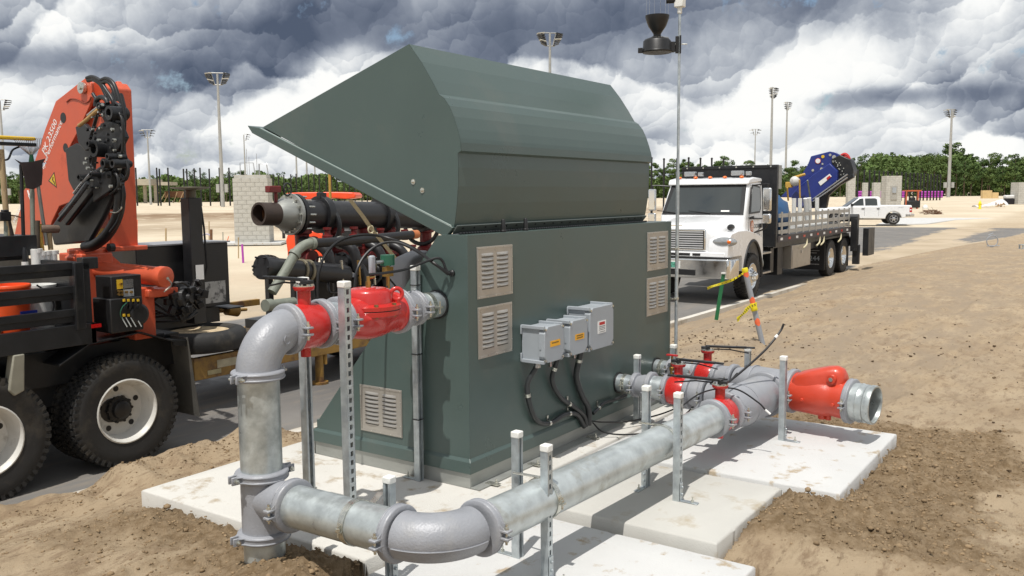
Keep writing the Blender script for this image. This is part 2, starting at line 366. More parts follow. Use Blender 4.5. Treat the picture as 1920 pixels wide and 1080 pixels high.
def ss(a, b, x): t = np.clip((x - a) / (b - a), 0, 1); return t * t * (3 - 2 * t)
PADS = [(-1.20, -0.22, 3.32, 1.80), (-1.45, -1.90, 0.02, -0.26), (0.06, -1.66, 1.19, -0.26), (1.21, -2.02, 2.90, -0.26)]
def pad_dist(x, y):
    d = np.full(np.shape(x), 99.0)
    for a, b, c, e in PADS:
        dx = np.maximum(np.maximum(a - x, x - c), 0); dy = np.maximum(np.maximum(b - y, y - e), 0); d = np.minimum(d, np.hypot(dx, dy))
    return d
def kerb_y(x): return 3.52 - .0 * x - 2.4 * ss(24, 58, x) - 6 * ss(60, 130, x)
def moist(x, y):
    pd = pad_dist(x, y); n = fbm(x * 1.7, y * 1.7, 5, 40)
    right = ss(1.15, .45, pd + (n - .5) * 1.6) * ss(.2, .6, x - .0 * y) * ss(.1, -.5, y)
    left = ss(1.5, .3, pd + (n - .5) * 1.8) * ss(-.6, -1.1, x) * ss(2.3, 1.0, y)
    return np.clip(np.maximum(right, left), 0, 1)
def height(x, y):
    r = np.hypot(x - CAM.x, y - CAM.y)
    pd = pad_dist(x, y)
    top = -.052 - .062 * ss(.5, -.1, x) * ss(-.1, -.6, y) - .03 * ss(1.2, 1.8, x) * ss(-.2, -.8, y)
    k = kerb_y(x)
    slope = ss(k - 2.2, k - .12, y)
    z = top * (1 - slope) + (-.56 + .058 * ss(17.6, 18.8, x)) * slope
    # ground right of the pads slopes down only slightly
    z = z - .10 * ss(2, 9, x) * (1 - slope) - .14 * ss(10, 40, x) * (1 - slope)
    # soft spoil along the road edge by the parked crane truck
    bx = ss(-3.5, -1.0, x) * ss(1.9, .9, x); by = np.exp(-((y - 3.20 - .12 * np.sin(x * 3)) / .42) ** 2)
    z = z + bx * by * (.15 + .34 * (fbm(x * 2.2, y * 2.2, 4, 3) - .3)) 
    by2 = np.exp(-((y - 2.95) / .5) ** 2) * ss(1.0, 2.6, x) * ss(9, 5, x); z = z + by2 * .10 * (fbm(x * 2, y * 2, 4, 5) - .2)
    near = ss(40, 12, r)
    z = z + near * (.10 * (fbm(x * .45, y * .45, 4, 9) - .5) + .035 * (fbm(x * 2.3, y * 2.3, 5, 12) - .5) + .022 * (fbm(x * 11, y * 11, 4, 15) - .5) + .05 * np.maximum(fbm(x * 4.5, y * 7, 5, 18, .6) - .55, 0)) * ss(0, .25, pd)
    m = moist(x, y)
    cl = np.abs(fbm(x * 9, y * 9, 5, 21, .62) - .5) * 2; z = z + m * .055 * np.exp(-((pd - .16) / .16) ** 2) * ss(-.1, .4, x) * fbm(x * 2.6, y * 2.6, 4, 71) * 1.6
    z = z + m * (.075 * (fbm(x * 3.4, y * 3.4, 4, 23) - .35) + .020 * (1 - cl) - .012 + .022 * (fbm(x * 26, y * 26, 3, 27) - .5)) * ss(.0, .12, pd)
    clod = np.maximum(fbm(x * 20, y * 20, 3, 33) - .56, 0); z = z + m * clod * .13
    # wheel ruts on the right
    v = (y + .10 * x + 1.6 * vnoise(x * .1, x * .1, 8)); z = z + near * .018 * np.sin(v * 7) * ss(2.5, 4, x) * fbm(x * .8, y * 2, 3, 30)
    for ty0, sl_, wd in ((1.9, -.015, .16), (1.1, -.012, .16), (-.35, -.05, .17), (-1.35, -.055, .17), (.35, .02, .14), (-2.9, -.10, .2)):
        dd = np.abs(y - (ty0 + sl_ * x + .12 * np.sin(x * .5))); band = ss(wd + .05, wd - .05, dd) * ss(2.9, 4.2, x) * near
        z = z - band * (.026 + .018 * np.sin(x * 38 + np.where(y > ty0 + sl_ * x, 1.5, 0))) + .022 * ss(wd + .15, wd + .02, dd) * (1 - ss(wd + .02, wd - .05, dd)) * ss(2.9, 4.2, x) * near
    # heap on the left front and soil against pads
    z = z + .07 * np.exp(-((x + 1.3) / .5) ** 2 - ((y + .6) / .6) ** 2)
    far = ss(60, 220, r); z = z * (1 - ss(30, 60, r)) + (-.5) * ss(30, 60, r) + 1.0 * far
    z = z - .05 * ss(18, 30, r) * (1 - slope) + .05 * ss(45, 70, r) * (1 - slope)
    beyond = ss(k + .1, k + .4, y) * (1 - ss(45, 70, r))
    z = z * (1 - beyond) + (-.56) * beyond
    # spoil bank in the middle distance on the left
    z = z + .5 * np.exp(-(((x * .6 + y * .8) - 100) / 9) ** 2) * ss(.0, 10, y - x * .5) * (1 + .5 * (fbm(x * .2, y * .2, 4, 50) - .5)) * ss(6, 20, y - .3 * x)
    # excavation under the pads
    inside = pd < .02
    z = np.where(inside, np.minimum(z, -.16), z)
    return z
def ground_mat():
    m = bpy.data.materials.new('sandy_ground'); m.use_nodes = True; T = m.node_tree; L = T.links; T.nodes.clear()
    out = N(T, 'ShaderNodeOutputMaterial'); b = N(T, 'ShaderNodeBsdfPrincipled'); L.new(b.outputs[0], out.inputs[0]); b.inputs['Roughness'].default_value = .95; b.inputs['Specular IOR Level'].default_value = .15
    tc = N(T, 'ShaderNodeTexCoord'); vec = tc.outputs['Object']
    def nz(s, d=8, r=.6, st=None):
        v = vec
        if st: q = N(T, 'ShaderNodeMapping'); q.inputs['Scale'].default_value = st; L.new(v, q.inputs[0]); v = q.outputs[0]
        n = N(T, 'ShaderNodeTexNoise'); L.new(v, n.inputs[0]); n.inputs['Scale'].default_value = s; n.inputs['Detail'].default_value = d + 3; n.inputs['Roughness'].default_value = r + .06; return n.outputs['Fac']
    def mr(v, a, c, o0=0, o1=1):
        n = N(T, 'ShaderNodeMapRange'); L.new(v, n.inputs[0]); n.inputs[1].default_value = a; n.inputs[2].default_value = c; n.inputs[3].default_value = o0; n.inputs[4].default_value = o1; return n.outputs[0]
    def mx(f, a, c):
        n = N(T, 'ShaderNodeMix', data_type='RGBA'); L.new(f, n.inputs[0])
        for i, v in ((6, a), (7, c)):
            if isinstance(v, tuple): n.inputs[i].default_value = (*v, 1)
            else: L.new(v, n.inputs[i])
        return n.outputs[2]
    def mth(op, a, c):
        n = N(T, 'ShaderNodeMath', operation=op)
        for i, v in enumerate((a, c)):
            if isinstance(v, (int, float)): n.inputs[i].default_value = v
            else: L.new(v, n.inputs[i])
        return n.outputs[0]
    def att(nm): a = N(T, 'ShaderNodeAttribute'); a.attribute_name = nm; return a.outputs['Fac']
    c = mx(mr(nz(.9), .35, .65), (.355, .265, .17), (.455, .36, .245))
    c = mx(mr(nz(3.2, 9, .68, (1, 2.2, 1)), .50, .62), c, (.27, .195, .125))
    c = mx(mr(nz(11, 8, .7, (.6, 1.6, 1)), .55, .60, 0, .6), c, (.19, .135, .085))
    c = mx(mth('MULTIPLY', att('grey'), mr(nz(1.3, 9, .65, (.6, 1.8, 1)), .40, .60)), c, (.31, .245, .175))
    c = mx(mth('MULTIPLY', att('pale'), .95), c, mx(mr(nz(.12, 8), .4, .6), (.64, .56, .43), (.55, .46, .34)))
    c = mx(mth('MULTIPLY', att('brown'), mr(nz(.35, 8, .6, (1, 1, 1)), .32, .50)), c, (.22, .145, .085))
    mm = mr(mth('ADD', att('moist'), mth('MULTIPLY', mth('SUBTRACT', nz(6, 8), .5), 1.3)), .22, .74)
    c = mx(mm, c, mx(mr(nz(16, 6), .4, .62), (.185, .128, .072), (.29, .215, .135)))
    sp = mr(nz(160, 3, .7), .62, .72); c = mx(mth('MULTIPLY', sp, .35), c, (.52, .44, .33))
    sp2 = mr(nz(70, 4, .7), .66, .76); c = mx(mth('MULTIPLY', sp2, .5), c, (.10, .075, .05))
    L.new(c, b.inputs['Base Color'])
    bp = N(T, 'ShaderNodeBump'); bp.inputs['Strength'].default_value = .85; bp.inputs['Distance'].default_value = .02
    L.new(mth('ADD', nz(24, 8, .7), mth('MULTIPLY', nz(120, 4, .7), .5)), bp.inputs['Height']); L.new(bp.outputs[0], b.inputs['Normal'])
    return m
def build_ground():
    rs = [1.3]
    while rs[-1] < 14: rs.append(rs[-1] * 1.0085)
    while rs[-1] < 60: rs.append(rs[-1] * 1.018)
    while rs[-1] < 2500: rs.append(rs[-1] * 1.09)
    c0 = math.atan2(FW.y, FW.x); hv = math.radians(40)
    ths = list(np.linspace(c0 - hv, c0 + hv, 620)) + list(np.linspace(c0 + hv, c0 + 2 * math.pi - hv, 70))[1:-1]
    R, Tt = np.meshgrid(np.array(rs), np.array(ths), indexing='ij')
    X = CAM.x + R * np.cos(Tt); Y = CAM.y + R * np.sin(Tt); Z = height(X, Y)
    nr, nt = R.shape
    idx = np.arange(nr * nt).reshape(nr, nt); a = idx[:-1]; b = idx[1:]; a2 = np.roll(idx, -1, 1)[:-1]; b2 = np.roll(idx, -1, 1)[1:]
    quads = np.stack([a, b, b2, a2], -1).reshape(-1, 4)
    # centre disc
    cz = float(height(np.array([CAM.x]), np.array([CAM.y]))[0]); V = np.concatenate([np.stack([X, Y, Z], -1).reshape(-1, 3), [[CAM.x, CAM.y, cz]]])
    tris = [(nr * nt, i, (i + 1) % nt) for i in range(nt)]
    me = bpy.data.meshes.new('ground'); nq = len(quads); nt3 = len(tris)
    me.vertices.add(len(V)); me.vertices.foreach_set('co', V.ravel().astype(np.float32))
    me.loops.add(nq * 4 + nt3 * 3); me.loops.foreach_set('vertex_index', np.concatenate([quads.ravel(), np.array(tris).ravel()]).astype(np.int32))
    me.polygons.add(nq + nt3); me.polygons.foreach_set('loop_start', np.concatenate([np.arange(nq) * 4, nq * 4 + np.arange(nt3) * 3]).astype(np.int32))
    me.update(calc_edges=True); me.validate(); me.shade_smooth()
    x, y = V[:, 0], V[:, 1]; r = np.hypot(x - CAM.x, y - CAM.y)
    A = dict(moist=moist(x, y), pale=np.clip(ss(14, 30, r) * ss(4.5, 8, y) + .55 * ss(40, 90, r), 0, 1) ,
             grey=np.clip(ss(1.2, 3.5, x) * ss(-3.5, -1.0, y + .0 * x) * ss(60, 35, r) , 0, 1),
             brown=np.clip((np.exp(-(((x * .6 + y * .8) - 98) / 14) ** 2) + .6 * np.exp(-(((x * .6 + y * .8) - 68) / 8) ** 2)) * ss(6, 20, y - .3 * x), 0, 1))
    for k, v in A.items():
        at = me.attributes.new(k, 'FLOAT', 'POINT'); at.data.foreach_set('value', v.astype(np.float32))
    me.materials.append(ground_mat()); o = bpy.data.objects.new('ground', me); COL.objects.link(o); o['kind'] = 'structure'
build_ground()

# ---- soil clods
def build_clods():
    bm = []; r0 = np.random.RandomState(5)
    ico = [(0, 0, 1), (.894, 0, .447), (.276, .851, .447), (-.724, .526, .447), (-.724, -.526, .447), (.276, -.851, .447), (.724, .526, -.447), (-.276, .851, -.447), (-.894, 0, -.447), (-.276, -.851, -.447), (.724, -.526, -.447), (0, 0, -1)]
    fc = [(0, 1, 2), (0, 2, 3), (0, 3, 4), (0, 4, 5), (0, 5, 1), (1, 6, 2), (2, 7, 3), (3, 8, 4), (4, 9, 5), (5, 10, 1), (2, 6, 7), (3, 7, 8), (4, 8, 9), (5, 9, 10), (1, 10, 6), (6, 11, 7), (7, 11, 8), (8, 11, 9), (9, 11, 10), (10, 11, 6)]
    ico = np.array(ico); fc = np.array(fc)
    n = 210000; x = r0.uniform(-4.0, 7.0, n); y = r0.uniform(-3.6, 3.3, n)
    m = moist(x, y); pd = pad_dist(x, y)
    berm = np.exp(-((y - 3.1) / .35) ** 2) * ss(-3, -1, x) * ss(2.4, 1.2, x)
    keep = (r0.rand(n) < np.clip(m * .55 + .012 + berm * .35, 0, 1)) & (pd > .015)
    x = x[keep]; y = y[keep]; mk = m[keep]; z = height(x, y); k = len(x)
    s = .0022 + .0065 * r0.rand(k) ** 3 + .014 * (r0.rand(k) ** 30)
    V = ico[None] * (1 + .5 * (r0.rand(k, 12, 1) - .5)) * s[:, None, None] * np.stack([1 + .5 * r0.rand(k), 1 + .5 * r0.rand(k), .55 + .4 * r0.rand(k)], -1)[:, None, :]
    an = r0.rand(k) * 6.28; ca, sa = np.cos(an)[:, None], np.sin(an)[:, None]
    vx = V[..., 0] * ca - V[..., 1] * sa; vy = V[..., 0] * sa + V[..., 1] * ca
    P = np.stack([vx + x[:, None], vy + y[:, None], V[..., 2] + (z + s * .15)[:, None]], -1).reshape(-1, 3)
    F = (fc[None] + (np.arange(k) * 12)[:, None, None]).reshape(-1, 3)
    me = bpy.data.meshes.new('soil_clods'); me.vertices.add(len(P)); me.vertices.foreach_set('co', P.ravel().astype(np.float32))
    me.loops.add(len(F) * 3); me.loops.foreach_set('vertex_index', F.ravel().astype(np.int32)); me.polygons.add(len(F)); me.polygons.foreach_set('loop_start', (np.arange(len(F)) * 3).astype(np.int32))
    me.update(calc_edges=True); me.materials.append(mat('soil_clod', (.24, .17, .10), .95, 0, .45, 3.0, (.34, .25, .155), (.5, .7), 2.2, spec=.2)); o = bpy.data.objects.new('soil_clods', me); COL.objects.link(o); o['kind'] = 'stuff'; o['label'] = 'loose crumbs and clods of soil lying round the slabs'
build_clods()
def debris():
    r = random.Random(31); b = MB()
    for (px, py, sx, sy, n) in ((1300, 650, .8, .5, 330), (1400, 615, 1.6, .35, 120), (1500, 640, 1.2, .5, 90), (1370, 690, .7, .3, 90), (1890, 660, .9, 1.3, 260), (1600, 590, 2.5, .5, 110), (1700, 700, 2.0, 1.0, 80), (1480, 575, 2, .3, 80), (350, 880, .5, .3, 60), (1750, 880, .9, .6, 70)):
        c = at_z(px, py, -.15)
        for i in range(int(n * .6)):
            x = c.x + r.gauss(0, sx); y = c.y + r.gauss(0, sy)
            if pad_dist(np.array([x]), np.array([y]))[0] < .03 or y > kerb_y(np.array(x)) - .2 or math.hypot(x - CAM.x, y - CAM.y) < 1.6: continue
            z = float(height(np.array([x]), np.array([y]))[0]); a = r.uniform(0, 6.28); l = r.uniform(.006, .032) * (1.6 if r.random() < .1 else 1); w = l * r.uniform(.15, .7)
            R = Matrix.Rotation(a, 3, 'Z') @ Matrix.Rotation(r.uniform(-.4, .4), 3, 'Y'); b.box((x, y, z + w * .3), (l, w, min(w * .8, .02)), R)
    o = b.build('dark_debris', mat('dark_peaty_debris', (.075, .052, .035), .95, 0, .5, 4, (.16, .115, .07), (.45, .6), 3, spec=.1), smooth=0); o['kind'] = 'stuff'; o['label'] = 'dark scraps of bark and peat scattered on the sand'
debris()

# ---- road
def sheet(name, xs, ys, zf, material, attrs=None):
    X, Y = np.meshgrid(xs, ys, indexing='ij') if not callable(ys) else (None, None)
    if X is None:
        t = np.linspace(0, 1, 60); X = np.repeat(np.array(xs)[:, None], 60, 1); lo, hi = ys(np.array(xs)); Y = lo[:, None] + (hi - lo)[:, None] * t[None] ** 1.5
    Z = zf(X, Y); nx, ny = X.shape; idx = np.arange(nx * ny).reshape(nx, ny)
    F = np.stack([idx[:-1, :-1], idx[1:, :-1], idx[1:, 1:], idx[:-1, 1:]], -1).reshape(-1, 4)
    me = bpy.data.meshes.new(name); me.from_pydata(np.stack([X, Y, Z], -1).reshape(-1, 3).tolist(), [], F.tolist()); me.update(); me.shade_smooth()
    for k, f in (attrs or {}).items():
        at = me.attributes.new(k, 'FLOAT', 'POINT'); at.data.foreach_set('value', f(X, Y).ravel().astype(np.float32))
    me.materials.append(material); o = bpy.data.objects.new(name, me); COL.objects.link(o); o['kind'] = 'structure'; return o
def road_mat():
    m = bpy.data.materials.new('asphalt_with_blown_sand'); m.use_nodes = True; T = m.node_tree; L = T.links; T.nodes.clear()
    out = N(T, 'ShaderNodeOutputMaterial'); b = N(T, 'ShaderNodeBsdfPrincipled'); L.new(b.outputs[0], out.inputs[0])
    tc = N(T, 'ShaderNodeTexCoord'); vec = tc.outputs['Object']
    def nz(s, d=8, r=.6, st=None):
        v = vec
        if st: q = N(T, 'ShaderNodeMapping'); q.inputs['Scale'].default_value = st; L.new(v, q.inputs[0]); v = q.outputs[0]
        n = N(T, 'ShaderNodeTexNoise'); L.new(v, n.inputs[0]); n.inputs['Scale'].default_value = s; n.inputs['Detail'].default_value = d; n.inputs['Roughness'].default_value = r; return n.outputs['Fac']
    def mr(v, a, c, o0=0, o1=1):
        n = N(T, 'ShaderNodeMapRange'); L.new(v, n.inputs[0]); n.inputs[1].default_value = a; n.inputs[2].default_value = c; n.inputs[3].default_value = o0; n.inputs[4].default_value = o1; return n.outputs[0]
    def mx(f, a, c):
        n = N(T, 'ShaderNodeMix', data_type='RGBA'); L.new(f, n.inputs[0])
        for i, v in ((6, a), (7, c)):
            if isinstance(v, tuple): n.inputs[i].default_value = (*v, 1)
            else: L.new(v, n.inputs[i])
        return n.outputs[2]
    def mth(op, a, c):
        n = N(T, 'ShaderNodeMath', operation=op)
        for i, v in enumerate((a, c)):
            if isinstance(v, (int, float)): n.inputs[i].default_value = v
            else: L.new(v, n.inputs[i])
        return n.outputs[0]
    at = N(T, 'ShaderNodeAttribute'); at.attribute_name = 'sand'; at2 = N(T, 'ShaderNodeAttribute'); at2.attribute_name = 'wet'
    c = mx(mr(nz(.8), .35, .65), (.15, .143, .135), (.20, .19, .178))
    c = mx(mr(nz(200, 3, .7), .55, .7), c, (.25, .235, .21))
    c = mx(mth('MULTIPLY', at2.outputs['Fac'], .8), c, (.05, .05, .055))
    c = mx(mr(nz(2.2, 9, .7, (.35, 1.6, 1)), .50, .72, 0, .5), c, (.30, .25, .19))
    s = mr(mth('ADD', at.outputs['Fac'], mth('MULTIPLY', mth('SUBTRACT', nz(.9, 9, .68, (.4, 1.4, 1)), .5), 1.3)), .42, .58)
    c = mx(s, c, mx(mr(nz(.5, 8), .4, .6), (.48, .39, .28), (.40, .32, .22)))
    L.new(c, b.inputs['Base Color'])
    rr = mx(mth('MULTIPLY', at2.outputs['Fac'], mr(nz(.7, 5), .45, .55)), (.85, .85, .85), (.22, .22, .22)); L.new(rr, b.inputs['Roughness']); b.inputs['Specular IOR Level'].default_value = .3
    bp = N(T, 'ShaderNodeBump'); bp.inputs['Strength'].default_value = .3; bp.inputs['Distance'].default_value = .006; L.new(nz(150, 4, .7), bp.inputs['Height']); L.new(bp.outputs[0], b.inputs['Normal'])
    return m
def blob(X, Y, cx, cy, sx, sy, rot=0):
    c, s = math.cos(rot), math.sin(rot); a = (X - cx) * c + (Y - cy) * s; b = -(X - cx) * s + (Y - cy) * c
    return np.exp(-(a / sx) ** 2 - (b / sy) ** 2)
def road_far(x): return np.where(x < 14, 11.6 + 0 * x, 11.6 + (x - 14) * .17)
RX = np.concatenate([np.arange(-40, 8, 1.0), np.arange(8, 60, .5), np.arange(60, 150, 2)])
def sandf(X, Y):
    d = Y - kerb_y(X)
    s = ss(.35, .0, d) * .5 + .8 * blob(X, Y, 33, 3.4, 9, 1.7, -.05) + .8 * blob(X, Y, 52, 4.6, 16, 1.5, .02) + .5 * blob(X, Y, 75, 4, 18, 2.0, 0) + .35 * ss(-1.2, -.2, Y - road_far(X)) + .3 * blob(X, Y, 6, 11.3, 9, .8)
    return s
sheet('road', RX, lambda x: (kerb_y(x) + .02, road_far(x)), lambda X, Y: -.5 + 0 * X, road_mat(), dict(sand=sandf, wet=lambda X, Y: .9 * blob(X, Y, 3.4, 7.0, 2.2, 1.2) + .9 * blob(X, Y, 4.2, 10.3, 1.6, .7) + .8 * blob(X, Y, 8.5, 12.0, 3, .6) + .7 * blob(X, Y, 4.2, 4.6, 1.5, .5)))
# kerb strip of concrete
def conc(name, col, stain, stain2=(.42, .36, .28), amt=(.56, .72), s2=2.4, bump=.25):
    return mat(name, col, .8, 0, .05, 3.0, stain2, amt, s2, bump, 90, spec=.3, det=9)
CK = conc('kerb_concrete', (.60, .57, .51), .1, (.36, .30, .22), (.50, .68), 1.2)
def kerb():
    b = MB(); xs = list(np.arange(-10, 60, 1.0))
    for i in range(len(xs) - 1):
        if xs[i] > 18.5: break
        x0, x1 = xs[i], xs[i + 1]; y0, y1 = float(kerb_y(np.array(x0))), float(kerb_y(np.array(x1)))
        j = .004
        q = [(x0 + j, y0 - .14, -.60), (x1 - j, y1 - .14, -.60), (x1 - j, y1 + .03, -.60), (x0 + j, y0 + .03, -.60), (x0 + j, y0 - .14, -.478), (x1 - j, y1 - .14, -.478), (x1 - j, y1 + .03, -.49), (x0 + j, y0 + .03, -.49)]
        b.add(q, [(3, 2, 1, 0), (4, 5, 6, 7), (0, 1, 5, 4), (2, 3, 7, 6), (1, 2, 6, 5), (3, 0, 4, 7)])
    o = b.build('road_kerb', CK, smooth=0); o['kind'] = 'structure'
kerb()
# ---- slabs the pump station stands on
def slab(x0, y0, x1, y1, z0, z1, m, label, sh=(0, 0, 0, 0)):
    b = MB(); xs = np.linspace(x0, x1, 40); ys = np.linspace(y0, y1, 40); r = np.random.RandomState(int(abs(x0 * 100)))
    def edge(a, p, q, n=40):  # slightly chipped outline
        return None
    pts = []
    for i in range(40): pts.append((xs[i], y0 + sh[0] * (i / 39)))
    for i in range(1, 40): pts.append((x1 + sh[1] * (i / 39), ys[i] + sh[0] * (1 - i / 39)))
    for i in range(38, -1, -1): pts.append((xs[i] + sh[1] * (i / 39), y1))
    for i in range(38, 0, -1): pts.append((x0, ys[i]))
    k = len(pts); cx = sum(p[0] for p in pts) / k; cy = sum(p[1] for p in pts) / k
    def inset(p, d, nz_=0):
        v = Vector((cx - p[0], cy - p[1])); v = Vector((math.copysign(min(abs(v.x), d), v.x) if abs(v.x) > (x1 - x0) / 2 - .02 else 0, math.copysign(min(abs(v.y), d), v.y) if abs(v.y) > (y1 - y0) / 2 - .02 else 0))
        return (p[0] + v.x, p[1] + v.y)
    V = []; 
    jit = [r.uniform(0, .004) + (.012 * r.rand() if r.rand() < .08 else 0) for _ in range(k)]
    for lv, (z, d) in enumerate(((z0, 0), (z1 - .012, 0), (z1 - .003, .004), (z1, .012))):
        for i, p in enumerate(pts):
            q = inset(p, d + (jit[i] if lv > 1 else 0)); V.append((q[0], q[1], z))
    F = [(l * k + i, l * k + (i + 1) % k, (l + 1) * k + (i + 1) % k, (l + 1) * k + i) for l in range(3) for i in range(k)] + [tuple(3 * k + i for i in range(k)), tuple(reversed(range(k)))]
    b.add(V, F); o = b.build('concrete_slab', m, smooth=50); tag(o, label, 'concrete slab', 'slabs under the pump station'); single(o, ((x0 + x1) / 2, (y0 + y1) / 2, z0)); return o
CW = mat('pale_new_concrete', (.56, .56, .55), .82, 0, .04, 2.5, (.40, .33, .24), (.575, .67), 6.5, .3, 120, spec=.3, det=10)
CC = mat('cream_concrete', (.575, .56, .52), .82, 0, .06, 2.0, (.38, .32, .24), (.55, .68), 6.0, .3, 100, spec=.3, det=10)
CG = mat('grey_concrete', (.50, .49, .455), .84, 0, .05, 1.8, (.40, .35, .27), (.56, .70), 4.0, .25, 110, spec=.3, det=10)
slab(-1.20, -.22, 3.32, 1.80, -.22, -.003, CC, 'large cream concrete slab under the green pump enclosure')
slab(-1.45, -1.90, .00, -.255, -.24, -.065, CW, 'white concrete slab nearest the camera under the bend of the long pipe')
slab(.065, -1.66, 1.185, -.26, -.24, -.018, CG, 'greyer thin concrete slab under the middle of the long pipe')
slab(1.215, -2.02, 2.90, -.26, -.24, 0.0, CW, 'bright white concrete slab under the orange check valve')
# ============================================================ PUMP STATION
def slotted_bolt_row(b, pts, axis, r, h):
    for p in pts: b.cyl(p, Vector(p) + Vector(axis) * h, r, n=6)
def station():
    t = thing('pump_enclosure', 'large dark green metal pump enclosure with its curved lid swung open', 'pump enclosure', (1.5, .7, 0))
    # skid base
    b = MB(); b.bb((0, 0.03, 0), (.012, 1.46, .098)); b.bb((.012, 0.0, 0), (3.06, .012, .098)); b.bb((.0, 1.45, 0), (3.06, 1.462, .098)); b.bb((3.05, .012, 0), (3.06, 1.45, .098))
    b.bb((.0, .0, 0), (.012, .03, .098)); sk = b.build('skid_base', M['skid'], t)
    b = MB(); b.bb((.0, -.075, .001), (3.06, -.0005, .007)); b.build('skid_foot_flange', M['skid'], t)
    for x in (.12, .62, 1.45, 2.3): 
        b = MB(); b.bb((x, -.13, .008), (x + .045, -.03, .013)); b.cyl((x + .022, -.105, .013), (x + .022, -.105, .03), .011, n=6); b.cyl((x + .022, -.105, .03), (x + .022, -.105, .045), .005, n=8); b.build('anchor_bolt', M['zinc'], t)
    # plinth lip around the foot
    def sideprofile(off, z0=.098):
        return [(-off, z0), (-off, .175), (0.0, .197), (0.0, 1.651), (.205, 1.651), (1.43, .197), (1.455 + off, .175), (1.455 + off, z0)]
    b = MB(); lip = [(-.014, -.014), (3.074, -.014), (3.074, 1.474), (-.014, 1.474)]
    V = [(x, y, .098) for x, y in lip] + [(x, y, .176) for x, y in lip] + [(.0, .0, .198), (3.06, 0, .198), (3.06, 1.44, .198), (0, 1.44, .198)]
    b.add(V, [(0, 1, 5, 4), (1, 2, 6, 5), (2, 3, 7, 6), (3, 0, 4, 7), (4, 5, 9, 8), (5, 6, 10, 9), (6, 7, 11, 10), (7, 4, 8, 11), (3, 2, 1, 0)]); b.build('plinth_band', M['green'], t, bevel=.003, smooth=30)
    # housing: side plates, front, short top, end
    prof = [(0, .198), (0, 1.651), (.205, 1.651), (1.43, .198)]
    b = MB()
    for x in (0, 3.057): b.prism([(x, y, z) for y, z in prof], (.003, 0, 0))
    b.bb((.0032, 0, .198), (3.0568, .003, 1.651)); b.bb((.0032, .0032, 1.648), (3.0568, .205, 1.651))
    b.prism([(.0032, 1.43, .198), (.0032, 1.43, .26), (.0032, 1.38, .262), (.0032, 1.38, .198)], (3.05, 0, 0))
    b.bb((.0032, .0032, .198), (3.0568, 1.43, .201))
    h = b.build('housing', M['green'], t, bevel=.0012)
    for x in (.0031, 3.02):
        b = MB(); b.prism([(x, .205, 1.645), (x, .24, 1.645), (x, 1.43, .235), (x, 1.39, .235)], (.035, 0, 0)); b.build('opening_flange', M['green'], t)
    # machinery glimpsed inside
    b = MB(); b.cyl((.5, .75, .45), (1.2, .75, .45), .22, n=24); b.bb((.4, .5, .201), (2.6, 1.0, .26)); b.build('pump_motor', M['darkred'], t)
    # ---- lid
    sec = [(.135, 1.672), (.118, 1.74), (.100, 1.85), (.090, 1.96), (.086, 2.08), (.088, 2.168), (.062, 2.182), (.064, 2.235), (.070, 2.262), (.088, 2.32), (.118, 2.40), (.152, 2.468), (.196, 2.522), (.235, 2.546), (.295, 2.642), (.378, 2.762), (.478, 2.884)]
    tipi = (1.94, 2.425); X0, X1 = .03, 2.77
    rimdir = Vector((0, tipi[0] - .135, tipi[1] - 1.672)).normalized(); rn = Vector((0, -rimdir.z, rimdir.y))
    b = MB(); outer = [(y, z) for y, z in sec] + [tipi]
    ins = []
    k = len(outer)
    c0 = Vector((.9, 2.25))
    for i, (y, z) in enumerate(outer):
        p = Vector((y, z)); a = Vector(outer[max(i - 1, 0)]); c = Vector(outer[min(i + 1, k - 1)]); tt = (c - a).normalized(); nn = Vector((tt.y, -tt.x))
        if nn.dot(c0 - p) < 0: nn = -nn
        ins.append(p + nn * .006)
    for i in range(k - 1):  # skin panels, thin shell
        q = [outer[i], outer[i + 1], tuple(ins[i + 1]), tuple(ins[i])]
        V = [(X0, y, z) for y, z in q] + [(X1, y, z) for y, z in q]
        b.add(V, [(0, 1, 5, 4), (2, 3, 7, 6), (3, 0, 4, 7) if i == 0 else (0, 0, 0, 0)][:2])
    sk = b.build('lid_shell', M['green'], None, smooth=26)
    lid = sk; lid.name = 'lid'; lid.parent = t; lid.data.transform(Matrix.Translation(-ORG[t.name]))
    for x in (X0, X1 - .004):
        b = MB(); b.prism([(x, y, z) for y, z in outer], (.004, 0, 0)); b.build('lid_side_panel', M['green'], lid, smooth=0)
    # rim channel along the opening edge
    b = MB(); a0 = Vector((0, .135, 1.672)); a1 = Vector((0, 2.10, 2.442)) ; 
    for x, s in ((X0 - .018, 1), (X1 - .022, 1)):
        L0, L1 = a0, a1
        u = rimdir; n = Vector((0, -u.z, u.y))
        pr = [L0 - n * .088 * 0, L1, L1 - u * .10 + n * .0 ]
        q = [a0 + n * .028 - u * .002, a0 - n * .055 + u * .03, a1 - n * .035 - u * .07, a1 + n * .0, a1 + n * .012 - u * .05, a1 + n * .03 - u * .13]
        b.prism([(x, p.y, p.z) for p in q], (.040, 0, 0))
    b.bb((0, 0, 0), (0, 0, 0)) if False else None
    q = [a1 - rn * .035 - rimdir * .07, a1, a1 + rn * .012 - rimdir * .05, a1 - rimdir * .12 + rn * .028, a1 - rimdir * .125 - rn * .035]
    b.prism([(X0 + .0225, p.y, p.z) for p in q], (X1 - X0 - .046, 0, 0))
    b.build('lid_rim', M['green'], lid, bevel=.004, smooth=30)
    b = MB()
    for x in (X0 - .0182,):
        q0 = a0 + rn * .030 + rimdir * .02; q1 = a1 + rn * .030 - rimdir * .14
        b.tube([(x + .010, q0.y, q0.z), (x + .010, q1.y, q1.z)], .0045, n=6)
    b.build('rim_weld_bead', mat('pale_green_edge', (.30, .36, .34), .4, 0, .05, 6), lid)
